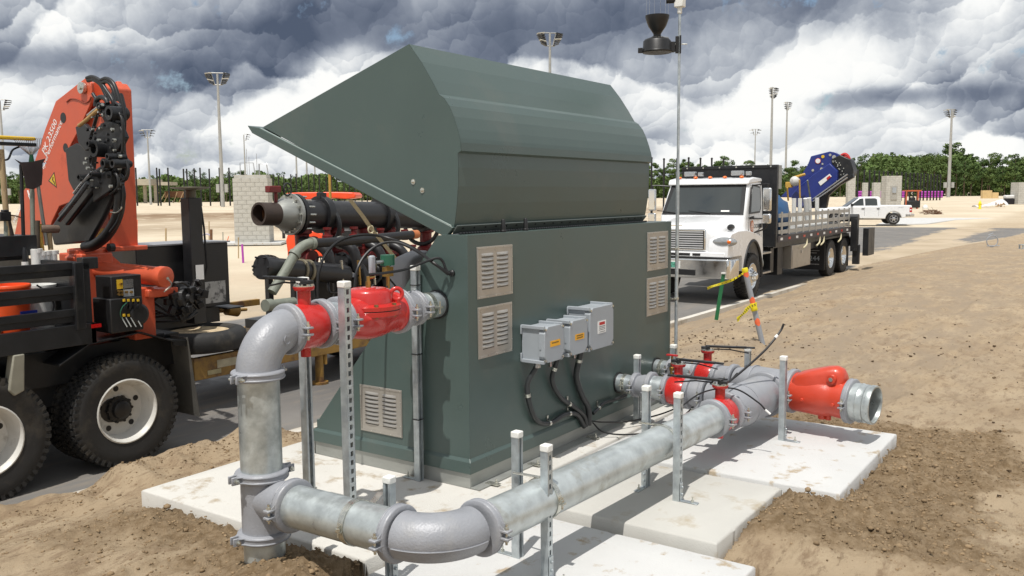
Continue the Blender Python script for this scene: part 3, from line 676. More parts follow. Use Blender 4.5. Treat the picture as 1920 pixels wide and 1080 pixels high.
    for y, z in ((.464, 1.993), (.387, 1.936)):
        b = MB(); b.lathe((X0 - .0005, y, z), (-1, 0, 0), [(0, .018), (.003, .018), (.003, .010), (.007, .010), (.010, .006)], 16); b.build('lid_bolt', M['zinc'], lid)
    for q in ((2.05, .19, 2.50), ):
        pass
    # hinge strip with knuckles and rivets
    b = MB(); b.prism([(.03, .140, 1.655), (.03, .137, 1.675), (.03, .103, 1.712), (.03, .098, 1.706)], (2.72, 0, 0)); hs = b.build('hinge_leaf', M['blackp'] if False else mat('dusty_hinge', (.085, .10, .095), .5, .1, .1, 6), t)
    b = MB()
    for i in range(90):
        x = .04 + i * .03; b.cyl((x, .092, 1.6585), (x + .022, .092, 1.6585), .0075, n=8)
    b.build('hinge_knuckle', M['blackp'], t, stuff=True)
    b = MB()
    for i in range(22): b.cyl((.1 + i * .122, .112, 1.694), (.1 + i * .122, .1045, 1.688), .006, n=8)
    b.build('hinge_rivet', M['blackp'], t, stuff=True)
    for x in (.467, .739):
        b = MB(); b.lathe((x, .05, 1.651), (0, 0, 1), [(0, .021), (.012, .021), (.016, .017), (.08, .014), (.088, .009), (.09, .001)], 16); b.build('stub_antenna', M['black'], t)
    # ---- louvre vents
    def vent(p, ux, w, hgt, parent):  # p = lower left corner seen from outside, ux = unit to the right
        ux = Vector(ux); n = ux.cross(Vector((0, 0, 1))).normalized(); p = Vector(p); R = Matrix((ux, n, Vector((0, 0, 1)))).transposed()
        def P(a, c, o=0): return p + ux * a + Vector((0, 0, c)) + n * o
        b = MB(); b.box(P(w / 2, hgt / 2, .002), (w, .004, hgt), R); fr = b.build('louvre_vent', M['alum'], parent, bevel=.001)
        b = MB()
        for a0, a1, c0, c1 in ((0.004, w - .004, hgt - .016, hgt - .004), (.004, w - .004, .004, .016), (.004, .016, .018, hgt - .018), (w - .016, w - .004, .018, hgt - .018)):
            b.box(P((a0 + a1) / 2, (c0 + c1) / 2, .0055), (a1 - a0, .003, c1 - c0), R)
        b.build('vent_edge', M['alum'], fr, bevel=.001)
        me = None
        for col in range(2):
            for i in range(8):
                c = hgt * (.13 + .088 * i) + hgt * .06; a0 = w * (.12 + .42 * col); wd = w * .33; hh = hgt * .064
                if me is None:
                    s = MB(); secs = []
                    for k in range(9):
                        f = k / 8; env = math.sin(math.pi * min(max(f, .0), 1)) ** .35 if 0 < f < 1 else .0
                        ring = []
                        for (oo, zz) in ((.0, 0.0), (.011, .004), (.010, .010), (.0, hh)):
                            ring.append(Vector((0, 0, 0)) + ux * (wd * f) + n * (oo * max(env, .02)) + Vector((0, 0, zz if zz < .011 else hh)))
                        secs.append(ring)
                    s.loft(secs); me = s.mesh('vent_slat'); me.materials.append(M['alum']); me.shade_smooth(); me.set_sharp_from_angle(angle=.9)
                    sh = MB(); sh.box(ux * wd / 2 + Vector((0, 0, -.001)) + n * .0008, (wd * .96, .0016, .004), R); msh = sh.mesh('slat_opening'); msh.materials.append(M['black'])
                o = bpy.data.objects.new('vent_slat', me); COL.objects.link(o); o.parent = fr; o.location = P(a0, c, .0042) - ORG[t.name]
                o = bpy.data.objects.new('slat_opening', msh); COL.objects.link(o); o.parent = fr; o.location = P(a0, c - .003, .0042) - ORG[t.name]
        b = MB()
        for i in range(5):
            for a, c in ((w * i / 4 * .94 + .03 * w, .010), (w * i / 4 * .94 + .03 * w, hgt - .010)): b.cyl(P(a, c, .007), P(a, c, .0095), .004, n=8)
        for i in range(1, 4):
            for a in (.010, w - .010): b.cyl(P(a, hgt * i / 4, .007), P(a, hgt * i / 4, .0095), .004, n=8)
        b.build('vent_screw', M['zinc'], fr, stuff=True)
    vent((.096, -.001, 1.232), (1, 0, 0), .400, .338, t); vent((.098, -.001, .838), (1, 0, 0), .388, .34, t)
    vent((2.557, -.001, 1.228), (1, 0, 0), .425, .340, t); vent((2.553, -.001, .828), (1, 0, 0), .432, .338, t)
    vent((-.001, .972, .249), (0, -1, 0), .394, .333, t)
    # ---- junction boxes on the front
    def jb(x0, x1, z0, z1, dep, lab, kind):
        g = mat
        b = MB(); bev = .035; y = -dep
        b.bb((x0 + .012, -.001, z0 + .012), (x1 - .012, y + .05, z1 - .012)); bx = b.build('junction_box', M['jbox'], t, bevel=.006, label=lab)
        b = MB(); ch = .045
        poly = [(x0 + ch, z1), (x1 - ch, z1), (x1, z1 - ch), (x1, z0 + ch), (x1 - ch, z0), (x0 + ch, z0), (x0, z0 + ch), (x0, z1 - ch)]
        b.prism([(a, y + .05, c) for a, c in poly], (0, -.05, 0)); cv = b.build('box_cover', M['jbox'], bx, bevel=.004)
        for zc in (z1 - .006, z0 + .006):
            for xa, xb in ((x0 - .002, x0 + .022), (x1 - .022, x1 + .002)): b = MB(); b.bb((xa, -.001, zc - .012), (xb, y + .008, zc + .012)); b.build('box_ridge', M['jbox'], bx, bevel=.003)
        b = MB()
        for xc in (x0, x1):
            for zc in (z0 + .03, z1 - .03): b.bb((xc - .008, -.0015, zc - .03), (xc + .008, -.012, zc + .03))
        b.build('mounting_lug', M['jbox'], bx, bevel=.003, stuff=True)
        b = MB()
        for xc in (x0 + .012, x1 - .012):
            for zc in (z0 + .018, z1 - .018): b.cyl((xc, y + .012, zc), (xc, y - .004, zc), .009, n=10)
        b.build('cover_screw', M['zinc'], bx, stuff=True)
        b = MB(); b.bb((x0 + .012, y + .03, (z0 + z1) / 2 - .03), (x0 - .004, y + .042, (z0 + z1) / 2 + .02)); b.build('cover_latch', M['jbox'], bx)
        xm = (x0 + x1) / 2; zm = (z0 + z1) / 2
        if kind:
            b = MB(); b.bb((xm - .055, y - .0004, zm - .02), (xm + .075, y - .0016, zm + .022)); lb = b.build('label_plate', M['yellowl'], bx)
            b = MB(); r = random.Random(int(x0 * 100))
            rows = ((zm + .006,), (zm + .010, zm - .006))[kind - 1]
            for zr in rows:
                a = xm - .035
                while a < xm + .05:
                    wdd = r.uniform(.004, .009); b.bb((a, y - .0017, zr - .004), (a + wdd, y - .0022, zr + .004)); a += wdd + .003
            b.build('label_print', M['inkl'], bx, stuff=True)
        else:
            b = MB(); b.bb((xm - .07, y - .0004, zm - .045), (xm + .06, y - .0016, zm + .05)); b.build('label_plate', M['whitel'], bx)
            b = MB(); b.bb((xm - .045, y - .0017, zm + .018), (xm + .04, y - .0024, zm + .04)); b.build('label_header', M['redl'], bx)
            b = MB()
            for i, zz in enumerate((.006, -.006, -.018, -.034)): b.bb((xm - .05 + .006 * (i % 2), y - .0017, zm + zz - .0018), (xm + .045, y - .0022, zm + zz + .0018))
            b.build('label_print', M['inkl'], bx)
        return bx
    jb(.592, .842, .748, 1.0, .20, 'left grey junction box with an amber label', 1); jb(.925, 1.180, .748, 1.0, .20, 'middle grey junction box with an amber label', 2); jb(1.215, 1.58, .742, 1.062, .20, 'largest grey junction box with a white and red label', 0)
    # ---- conduits
    yy = -.032
    def conduit(pts, r, clips=()):
        sp = spline(pts, 8); b = MB(); b.tube(sp, r, 10); c = b.build('flexible_conduit', M['conduit'], t)
        for f in clips:
            i = int(f * (len(sp) - 2)); p = sp[i]; d = sp[i + 1] - sp[i]
            b = MB(); b.lathe(p, d, [(-.012, r + .003), (.012, r + .003)], 12); b.box((p.x + .02, -.006, p.z + .03), (.02, .006, .04)); b.build('conduit_clip', M['zinc'], c)
    conduit([(.665, yy - .06, .75), (.662, yy - .05, .70), (.628, yy, .58), (.66, yy, .42), (.76, yy, .285), (.93, yy, .238), (1.12, yy, .258), (1.30, yy, .222), (1.42, yy, .10)], .019, (.32, .62, .82))
    conduit([(.975, yy - .05, .75), (.962, yy - .03, .68), (.952, yy, .55), (1.07, yy, .40), (1.26, yy, .29), (1.41, yy, .19), (1.45, yy, .10)], .019, (.25, .62))
    conduit([(1.29, yy - .05, .745), (1.295, yy - .03, .66), (1.30, yy, .52), (1.38, yy, .36), (1.475, yy - .004, .235), (1.48, yy - .004, .10)], .024, (.25,))
    conduit([(2.12, yy, .215), (1.92, yy, .215), (1.74, yy, .225), (1.65, yy, .20), (1.56, yy, .175)], .014, (.8,))
    b = MB(); b.cyl((.665, -.092, .748), (.665, -.092, .722), .02, n=8); b.cyl((.665, -.092, .722), (.665, -.092, .70), .024, n=8); b.build('conduit_gland', M['steelr'], t)
    # wires running away on the slab from the conduits
    for pts in ([(1.5, -.05, .13), (1.62, -.09, .10), (1.9, -.16, .055), (2.2, -.33, .08), (2.35, -.55, .2), (2.45, -.78, .34), (2.3, -.93, .47)], [(1.5, -.06, .12), (1.55, -.14, .04), (1.7, -.3, .014), (1.95, -.48, .03), (2.05, -.7, .25), (1.98, -.86, .46), (1.9, -1.0, .50)]):
        b = MB(); b.tube(spline(pts, 8), .0065, 6); tag(single(b.build('signal_cable', M['black']), (1.5, -.06, .1)), 'thin black cable running from the conduits %s the pipes' % ('along the slab and over' if pts[2][1] > -.2 else 'in a low loop under'), 'cable', 'thin black cables round the pipes')
    # whip cable on the left side through a gland
    b = MB(); b.lathe((-.001, .121, 1.405), (-1, 0, 0), [(0, .022), (.012, .022), (.018, .016), (.03, .014)], 12); b.build('cable_gland', M['black'], t)
    def lp(px, ys): return [at_y(x, y, yy) for (x, y), yy in zip(px, ys)]
    for nm, pts, rr, lab in (('cable', [Vector((-.03, .121, 1.405))] + lp([(815, 495), (775, 465), (730, 447), (685, 440), (640, 450), (612, 475), (598, 510), (596, 545), (598, 580)], [.2, .45, .7, .8, .85, .85, .85, .85, .85]), .0095, 'black cable looping highest from the enclosure gland towards the trailer'),
                        ('cable', [Vector((-.03, .131, 1.398))] + lp([(812, 492), (780, 470), (745, 455), (715, 457), (688, 475), (670, 505), (664, 550)], [.2, .4, .55, .62, .65, .65, .65]), .0095, 'black cable looping lower from the gland behind the red control valve'),
                        ('cable', [Vector((-.03, .121, 1.402))] + lp([(836, 505), (830, 490), (820, 484), (800, 490), (760, 505), (720, 512), (692, 515)], [.14, .16, .18, .22, .25, .25, .252]), .0085, 'short black cable from the gland to the brass fitting on the red valve')):
        b = MB(); b.tube(spline(pts, 8), rr, 8); tag(single(b.build('hanging_cable', M['black']), (-.03, .121, 1.40)), lab, 'cable', 'thin black cables round the pipes')
    return t
station()

# ---- rain sensor mast at the right corner
def mast():
    t = thing('sensor_mast', 'thin tall steel mast clipped to the right corner of the green enclosure, camera on top', 'mast', (3.09, -.045, .08))
    b = MB(); b.cyl((3.09, -.045, .1), (3.09, -.045, 2.1), .016, n=12); b.cyl((3.09, -.045, 2.1), (3.09, -.045, 3.56), .0125, n=12); b.build('pole', M['galv'], t)
    for z in (.48, .94, 1.40):
        b = MB(); b.ring((3.09, -.045, z), (0, 0, 1), .015, .021, .02, 12); b.bb((3.03, -.05, z - .008), (3.075, -.038, z + .008)); b.bb((3.03, -.05, z - .008), (3.04, -.002, z + .008)); b.cyl((3.05, -.04, z), (3.05, -.075, z), .005, n=6); b.build('pole_clip', M['zinc'], t)
    b = MB(); r = RT; c = Vector((3.09, -.045, 3.55))
    b.box(c + Vector((0, 0, .055)), (.07, .085, .10)); b.cyl(c + Vector((0, 0, -.05)), c + Vector((0, 0, .01)), .022, n=10); b.build('camera_housing', M['white'], t, bevel=.015)
    b = MB(); p = c + Vector((0, 0, .07)); q = Vector((-.4, .9, 0)).normalized(); b.cyl(p + q * .04, p + q * .12, .026, n=14); b.build('camera_lens', M['black'], t)
    g = thing('rain_gauge', 'black plastic cup shaped rain gauge held by a bracket beside the mast top', 'rain gauge', (2.95, .14, 3.2))
    k = Vector((2.99, .15, 3.16)); u = Vector((RT.x, RT.y, 0)).normalized(); k = Vector((3.09, -.045, 3.16)) - u * .20
    b = MB(); b.lathe(k, (0, 0, 1), [(0, .128), (.012, .133), (.02, .128), (.10, .124), (.118, .108), (.135, .06), (.15, .034), (.165, .034), (.19, .05), (.23, .078), (.27, .094), (.30, .104), (.325, .108), (.325, .102), (.26, .08), (.18, .02), (.18, 0)], 32); b.build('gauge_body', M['black'], g)
    b = MB(); b.box(k + u * .10 + Vector((0, 0, .05)), (.22, .012, .03), Matrix((u, Vector((-u.y, u.x, 0)), Vector((0, 0, 1)))).transposed()); b.box(k + u * .18 + Vector((0, 0, .07)), (.03, .03, .15), Matrix((u, Vector((-u.y, u.x, 0)), Vector((0, 0, 1)))).transposed()); b.box(k + u * .115 + Vector((0, 0, .05)), (.09, .05, .09), Matrix((u, Vector((-u.y, u.x, 0)), Vector((0, 0, 1)))).transposed()); b.box(k + u * .205 + Vector((0, 0, .07)), (.014, .06, .16), Matrix((u, Vector((-u.y, u.x, 0)), Vector((0, 0, 1)))).transposed()); b.build('gauge_bracket', M['black'], g, bevel=.004); b = MB(); b.box(k - u * .15 + Vector((0, 0, .022)), (.04, .03, .045), Matrix((u, Vector((-u.y, u.x, 0)), Vector((0, 0, 1)))).transposed()); b.build('gauge_lug', M['black'], g, bevel=.004)
    b = MB()
    for i in range(8): 
        a = math.radians(200 + i * 14); b.tube([k + Vector((math.cos(a) * .095, math.sin(a) * .095, .118)), k + Vector((math.cos(a) * .1, math.sin(a) * .1, .128))], .0045, 5)
    b.cyl(k + u * .13 + Vector((0, 0, .075)), k + u * .27 + Vector((0, 0, .075)), .005, n=6); b.build('gauge_screw', M['zinc'], g, stuff=True)
    b = MB()
    for i in range(6):
        a = math.radians(60 * i + 10); p = k + Vector((math.cos(a) * .1, math.sin(a) * .1, .32)); b.cyl(p, p + Vector((0, 0, .16)), .0012, n=4)
    b.build('bird_spike', M['steelr'], g, stuff=True)
mast()
# ============================================================ PIPEWORK
def coupling(parent, p, axis, r, lug=(0, 1, 0), m=None, w=.052):
    """two half clamps round a joint, each with lugs and a bolt at both sides"""
    m = m or M['cast']; p = Vector(p); a, _, _ = frame(axis); u = Vector(lug); u = (u - a * u.dot(a)).normalized(); k = a.cross(u)
    b = MB(); h = w / 2
    b.lathe(p, a, [(-h, r - .002), (-h, r + .012), (-h * .8, r + .024), (-h * .45, r + .028), (-h * .4, r + .022), (h * .4, r + .022), (h * .45, r + .028), (h * .8, r + .024), (h, r + .012), (h, r - .002)], 36, closed=False)
    R = Matrix((a, u, k)).transposed()
    for s in (1, -1):
        for t in (1, -1):
            b.box(p + u * s * (r + .040) + k * t * .018, (w * .80, .055, .011), R)
            b.prism([p + u * s * (r + .012) + k * t * .02 - a * w * .38, p + u * s * (r + .045) + k * t * .023 - a * w * .30, p + u * s * (r - .0) + k * t * (.062) - a * w * .38], a * .007)
            b.prism([p + u * s * (r + .012) + k * t * .02 + a * w * .30, p + u * s * (r + .045) + k * t * .023 + a * w * .22, p + u * s * (r - .0) + k * t * (.062) + a * w * .30], a * .007)
    c = b.build('coupling', m, parent, bevel=.002, seg=1)
    for s in (1, -1):
        q = p + u * s * (r + .045); b = MB(); b.cyl(q - k * .048, q + k * .052, .0065, n=8); b.cyl(q + k * .0236, q + k * .036, .0125, n=6); b.cyl(q - k * .0236, q - k * .034, .0125, n=6); b.build('coupling_bolt', M['zinc'], c, smooth=0 if 0 else 30)
    return c
def pipe(parent, p0, p1, r, m, name='pipe', n=40, hollow=False):
    b = MB(); p0 = Vector(p0); p1 = Vector(p1); b.lathe(p0, p1 - p0, [(0, r), ((p1 - p0).length, r)], n); return b.build(name, m, parent)
def elbow(parent, c, u, v, R, r, m, a0=0, a1=math.pi / 2, name='elbow'):
    b = MB(); b.tube(arc(c, u, v, R, a0, a1, 16), r, 36); return b.build(name, m, parent)
HDR0 = Vector((-1.43, -.95, .325)); HDR1 = Vector((2.62, -1.14, .31)); HD = (HDR1 - HDR0).normalized()
def hx(x): return HDR0 + HD * ((x - HDR0.x) / HD.x)
B20 = Vector((2.76, -.001, .35)); B21 = Vector((2.50, -1.94, .30)); BD = (B21 - B20).normalized()
def b2(y): return B20 + BD * ((y - B20.y) / BD.y)
def pipes():
    G, C = M['galvp'], M['cast']
    t = thing('discharge_pipework', 'grey and galvanised discharge pipe rising at the left, bending low and running along the slabs', 'pipework', (-1.47, .252, -.1))
    y, z = .252, 1.195
    b = MB(); b.ring((-.004, y, z), (1, 0, 0), .084, .096, .012, 32); b.build('rubber_collar', M['black'], t)
    pipe(t, (0.02, y, z), (-.245, y, z), .084, M['galv'])
    for x in (-.115,):
        b = MB(); b.ring((x, y, z), (1, 0, 0), .084, .089, .036, 32); b.box((x, y - .105, z), (.036, .05, .012)); b.cyl((x, y - .115, z - .04), (x, y - .115, z + .04), .006, n=8); b.build('pipe_strap', M['zinc'], t)
    coupling(t, (-.225, y, z), (1, 0, 0), .085)
    b = MB(); b.lathe((-.25, y, z), (-1, 0, 0), [(0, .088), (.03, .098), (.05, .11), (.14, .112)], 36); b.build('reducer', C, t)
    coupling(t, (-.385, y, z), (1, 0, 0), .114)
    coupling(t, (-.885, y, z), (1, 0, 0), .112)
    pipe(t, (-.89, y, z), (-1.03, y, z), .110, M['galv'], 'pipe_spool')
    coupling(t, (-1.015, y, z), (1, 0, 0), .112); coupling(t, (-1.255, y, z), (1, 0, 0), .112)
    elbow(t, (-1.265, y, z - .20), (0, 0, 1), (-1, 0, 0), .20, .112, C)
    b = MB(); b.torus((-1.36, y - .1115, z - .035), (.25, -1, .1), .022, .0022, 20, 6); b.build('cast_mark', C, t)
    coupling(t, (-1.465, y, .985), (0, 0, 1), .112, (-1, -.15, 0))
    pipe(t, (-1.465, y, .99), (-1.465, y, .44), .108, M['galvp'], 'riser_pipe')
    coupling(t, (-1.465, y, .452), (0, 0, 1), .112, (-.8, -1, 0) if 0 else (-1, .2, 0))
    b = MB(); b.lathe((-1.465, y, .43), (0, 0, -1), [(0, .112), (.30, .112)], 40); b.lathe((-1.465, y, .325), (0, -1, 0), [(0, .10), (.15, .112), (.235, .112)], 40)
    b.tube([(-1.465 + .1125 * math.sin(a) , y - .1125 * math.cos(a) * 1, .325 + .10 * 0) for a in (0,)] * 2, .001, 4) if 0 else None
    tee = b.build('tee', C, t)
    coupling(t, (-1.465, y, .125), (0, 0, 1), .112, (-1, .25, 0)); pipe(t, (-1.465, y, .12), (-1.465, y, -.30), .108, M['galvp'])
    coupling(t, (-1.462, .02, .325), (0, 1, 0), .112, (-1, 0, 0))
    pipe(t, (-1.462, .03, .325), (-1.445, -.70, .325), .108, M['galvp'])
    for yy in (-.42,):
        b = MB(); b.ring((-1.452, yy, .325), (0, 1, 0), .109, .1135, .035, 36); b.box((-1.452 + .13, yy, .40), (.10, .035, .005), Matrix.Rotation(-.5, 3, 'Y')); b.box((-1.565, yy, .315), (.03, .035, .006)); b.cyl((-1.575, yy, .29), (-1.575, yy, .345), .006, n=8); b.cyl((-1.575, yy, .32), (-1.575, yy, .332), .012, n=6); b.build('pipe_strap', M['zinc'], t)
    coupling(t, (-1.445, -.685, .325), (0, 1, 0), .112, (-1, 0, 0))
    elbow(t, (-1.22, -.72, .325), (-1, 0, 0), (0, -1, 0), .225, .114, C)
    b = MB(); b.tube(arc((-1.22, -.72, .30), (-1, 0, 0), (0, -1, 0), .339, .06, math.pi / 2 - .06, 16), .0035, 6); b.build('casting_seam', C, t)
    coupling(t, hx(-1.17), HD, .112, (0, 1, 0))
    lp = pipe(t, hx(-1.18), hx(1.43), .108, M['galvr'], 'long_pipe', 48)
    coupling(t, hx(1.405), HD, .112)
    coupling(t, hx(1.66), HD, .118)
    # big reducing tee, joined to branch one
    b = MB(); b.lathe(hx(1.69), HD, [(0, .118), (.05, .125), (.12, .15), (.20, .158), (.60, .158), (.66, .152)], 44); b.lathe((2.04, -.80, .325), (0, -1, 0), [(0, .108), (.12, .112), (.2, .12)], 36); b.build('tee', C, t)
    b = MB(); b.ring(hx(1.90), HD, .150, .1615, .012, 44); b.build('casting_rib', C, t)
    coupling(t, hx(2.36), HD, .155)
    b = MB(); b.lathe(hx(2.36), HD, [(0, .150), (.2, .152)], 40); b.lathe(b2(-.80), BD, [(0, .115), (.06, .125), (.14, .152), (.50, .155)], 44); b.build('tee', C, t)
    b = MB(); b.ring(b2(-.96), BD, .152, .160, .014, 40); b.build('casting_rib', C, t)
    coupling(t, b2(-1.29), BD, .152, (0, 0, 0) if 0 else (1, 0, 0)); 
    coupling(t, b2(-1.755), BD, .148, (1, 0, 0))
    # branch one
    b = MB(); b.ring((2.04, -.006, .335), (0, 1, 0), .075, .088, .01, 28); b.build('rubber_collar', M['black'], t); b = MB(); b.ring(B20 + BD * .006, BD, .070, .083, .01, 28); b.build('rubber_collar', M['black'], t)
    def branch(P, ax, seq):
        for kind, y0, y1, r in seq:
            if kind == 'p': pipe(t, P(y0), P(y1), r, M['galv'])
            elif kind == 'c': coupling(t, P(y0), ax, r, (1, 0, 0), w=.046)
            elif kind == 'r': b = MB(); L = abs(y1 - y0); b.lathe(P(y0), ax, [(0, r[0]), (L * .5, (r[0] + r[1]) / 2 + .004), (L, r[1])], 32); b.build('reducer', M['cast'], t)
            elif kind == 's': b = MB(); q = P(y0); b.ring(q, ax, r, r + .005, .032, 28); b.box(q + Vector((-r - .02, 0, 0)), (.04, .032, .01)); b.cyl(q + Vector((-r - .02, 0, -.035)), q + Vector((-r - .02, 0, .035)), .006, n=8); b.build('pipe_strap', M['zinc'], t)
    P1 = lambda yv: Vector((2.04, yv, .335 - .01 * min(1, -yv)))
    branch(P1, (0, -1, 0), [('p', .01, -.16, .074), ('s', -.07, 0, .074), ('c', -.165, 0, .076), ('r', -.18, -.29, (.078, .098)), ('c', -.305, 0, .099), ('p', -.31, -.46, .096), ('c', -.447, 0, .098), ('c', -.635, 0, .10), ('r', -.645, -.75, (.10, .108)), ('c', -.765, 0, .108)])
    branch(b2, BD, [('p', .0, -.16, .068), ('s', -.07, 0, .068), ('c', -.165, 0, .07), ('r', -.18, -.27, (.072, .09)), ('c', -.285, 0, .09), ('p', -.29, -.43, .088), ('c', -.42, 0, .09), ('c', -.615, 0, .10), ('r', -.62, -.74, (.10, .112)), ('c', -.765, 0, .112)])
    b = MB(); q = b2(-1.76); b.lathe(q, BD, [(0, .147), (.07, .147), (.075, .152), (.085, .147), (.12, .147), (.125, .140), (.14, .140), (.145, .149), (.175, .149), (.18, .146), (.18, .134), (.14, .128), (.02, .128)], 48); b.build('outlet_pipe', M['galvp'], t)
    b = MB(); b.lathe(b2(-1.77), BD, [(0, 0), (0, .1275)], 40); b.build('outlet_inner_disc', M['skid'], t)
    return t
PW = pipes()
def butterfly(p, axis, r, w, label, hdir, hl=.30, neck=.10, drop=True):
    t = thing('butterfly_valve', label, 'valve', p, 0, 'red butterfly valves'); a, _, _ = frame(axis); p = Vector(p)
    b = MB(); b.lathe(p - a * w / 2, a, [(0, r - .004), (0, r + .004), (w * .12, r + .012), (w * .88, r + .012), (w, r + .004), (w, r - .004)], 40)
    b.cyl(p + Vector((0, 0, r)), p + Vector((0, 0, r + neck)), .036, n=16); b.lathe(p + Vector((0, 0, r + neck)), (0, 0, 1), [(0, .052), (.010, .058), (.022, .058)], 20)
    if drop: b.cyl(p - Vector((0, 0, r)), p - Vector((0, 0, r + .055)), .028, n=14)
    b.build('valve_body', M['red'], t)
    z = r + neck + .022; h = Vector(hdir).normalized(); s = Vector((-h.y, h.x, 0)); R = Matrix((h, s, Vector((0, 0, 1)))).transposed()
    b = MB(); top = p + Vector((0, 0, z)); b.cyl(top, top + Vector((0, 0, .006)), .056, n=20)
    for k in range(10):
        an = 2 * math.pi * k / 10; q = top + Vector((math.cos(an), math.sin(an), 0)) * .048; b.cyl(q, q + Vector((0, 0, .014)), .006, n=6)
    b.build('notch_plate', M['zinc'], t, stuff=True)
    b = MB(); b.cyl(top + Vector((0, 0, .006)), top + Vector((0, 0, .04)), .02, n=12); b.box(top + h * hl * .42 + Vector((0, 0, .036)), (hl * .95, .032, .018), R); b.box(top + h * hl * .98 + Vector((0, 0, .036)), (hl * .22, .026, .014), R)
    b.tube([top + h * .05 + Vector((0, 0, .012)), top + h * hl * .5 + Vector((0, 0, .014)), top + h * hl * .95 + Vector((0, 0, -.012))], .006, 6); b.box(top - h * .03 + Vector((0, 0, .024)), (.05, .05, .02), R); b.build('lever_handle', M['black'], t, bevel=.003)
    return t
butterfly((-1.135, .252, 1.195), (1, 0, 0), .113, .165, 'red butterfly valve on the high pipe next to the big grey bend', (0, 1, 0), .30, .085)
butterfly((2.04, -.54, .327), (0, 1, 0), .10, .14, 'red butterfly valve on the front short branch out of the enclosure', (.05, -1, 0), .34, .10)
butterfly(b2(-.52), BD, .10, .14, 'red butterfly valve on the rear short branch, furthest from the camera', (.35, -1, 0), .36, .10)
butterfly(hx(1.535), HD, .113, .15, 'red butterfly valve at the far end of the long galvanised pipe, lever pointing left', (-.1, 1, 0), .36, .085)
def control_valve():
    t = thing('control_valve', 'big glossy red diaphragm control valve with a domed cover on the high pipe', 'valve', (-.61, .252, 1.2)); x, y, z = -.635, .252, 1.195; zc = z - .05
    b = MB(); b.lathe((x - .235, y, z), (1, 0, 0), [(0, .108), (0, .122), (.03, .124), (.042, .116), (.10, .120), (.17, .134), (.235, .138), (.30, .134), (.37, .120), (.428, .116), (.44, .124), (.47, .122), (.47, .108)], 40)
    b.lathe((x, y, zc - .02), (0, 0, 1), [(0, .12), (.05, .15), (.075, .18), (.08, .19), (.108, .19), (.11, .16)], 40)
    b.lathe((x - .09, y, z), (-.3, -1, .0), [(0, .06), (.13, .04), (.15, 0)], 14)
    b.build('valve_body', M['red'], t, bevel=.002)
    b = MB(); b.lathe((x, y, zc + .088), (0, 0, 1), [(0, .184), (.006, .184)], 40); b.build('diaphragm_gasket', M['black'], t)
    b = MB(); b.lathe((x, y, zc + .0945), (0, 0, 1), [(0, .191), (.022, .191), (.026, .172), (.034, .140), (.095, .134), (.112, .122), (.120, .10), (.120, .045), (.125, .04), (.125, .0)], 40)
    b.torus((x + .135, y - .10, zc + .172), (.6, .8, 0), .034, .013, 20, 10); b.box((x + .135, y - .10, zc + .125), (.03, .03, .03)); b.build('valve_cover', M['red'], t)
    b = MB()
    for k in range(8):
        a = 2 * math.pi * (k + .3) / 8; q = Vector((x + .170 * math.cos(a), y + .170 * math.sin(a), zc + .116)); b.cyl(q, q + Vector((0, 0, .016)), .014, n=6); q2 = q - Vector((0, 0, .065)); b.cyl(q2, q2 + Vector((0, 0, .016)), .013, n=6)
    b.build('cover_bolt', mat('bronze_bolt', (.28, .2, .1), .4, .8, .2, 20), t, smooth=0, stuff=True)
    b = MB(); b.cyl((x, y, z + .165), (x, y, z + .205), .016, n=6); b.cyl((x, y, z + .205), (x, y, z + .235), .011, n=10); b.cyl((x, y, z + .225), (x + .05, y, z + .226), .009, n=8); b.build('brass_fitting', M['brass'], t)
    b = MB(); b.box((x + .16, y + .12, z + .28), (.045, .03, .13)); b.build('pilot_block', M['jbox'], t, bevel=.012); b = MB(); b.cyl((x + .19, y + .12, z + .30), (x + .26, y + .12, z + .30), .012, n=8); b.build('pilot_nipple', M['steelr'], t)
    b = MB(); b.cyl((x + .30, y + .12, z + .275), (x + .30, y + .12, z + .34), .045, n=18); b.build('solenoid', M['greenv'], t); b = MB(); b.cyl((x + .30, y + .12, z + .13), (x + .30, y + .12, z + .275), .012, n=8); b.box((x + .30, y + .12, z + .235), (.06, .04, .06)); b.build('pilot_brass', M['brass'], t)
    for pts in ([(x + .3, y + .12, z + .15), (x + .24, y + .12, z + .10), (x + .16, y + .10, z + .14)], [(x + .3, y + .12, z + .2), (x + .36, y + .1, z + .12), (x + .30, y + .06, z + .08)]):
        b = MB(); b.tube(spline(pts, 6), .006, 6); b.build('pilot_tube', M['black'], t)
control_valve()
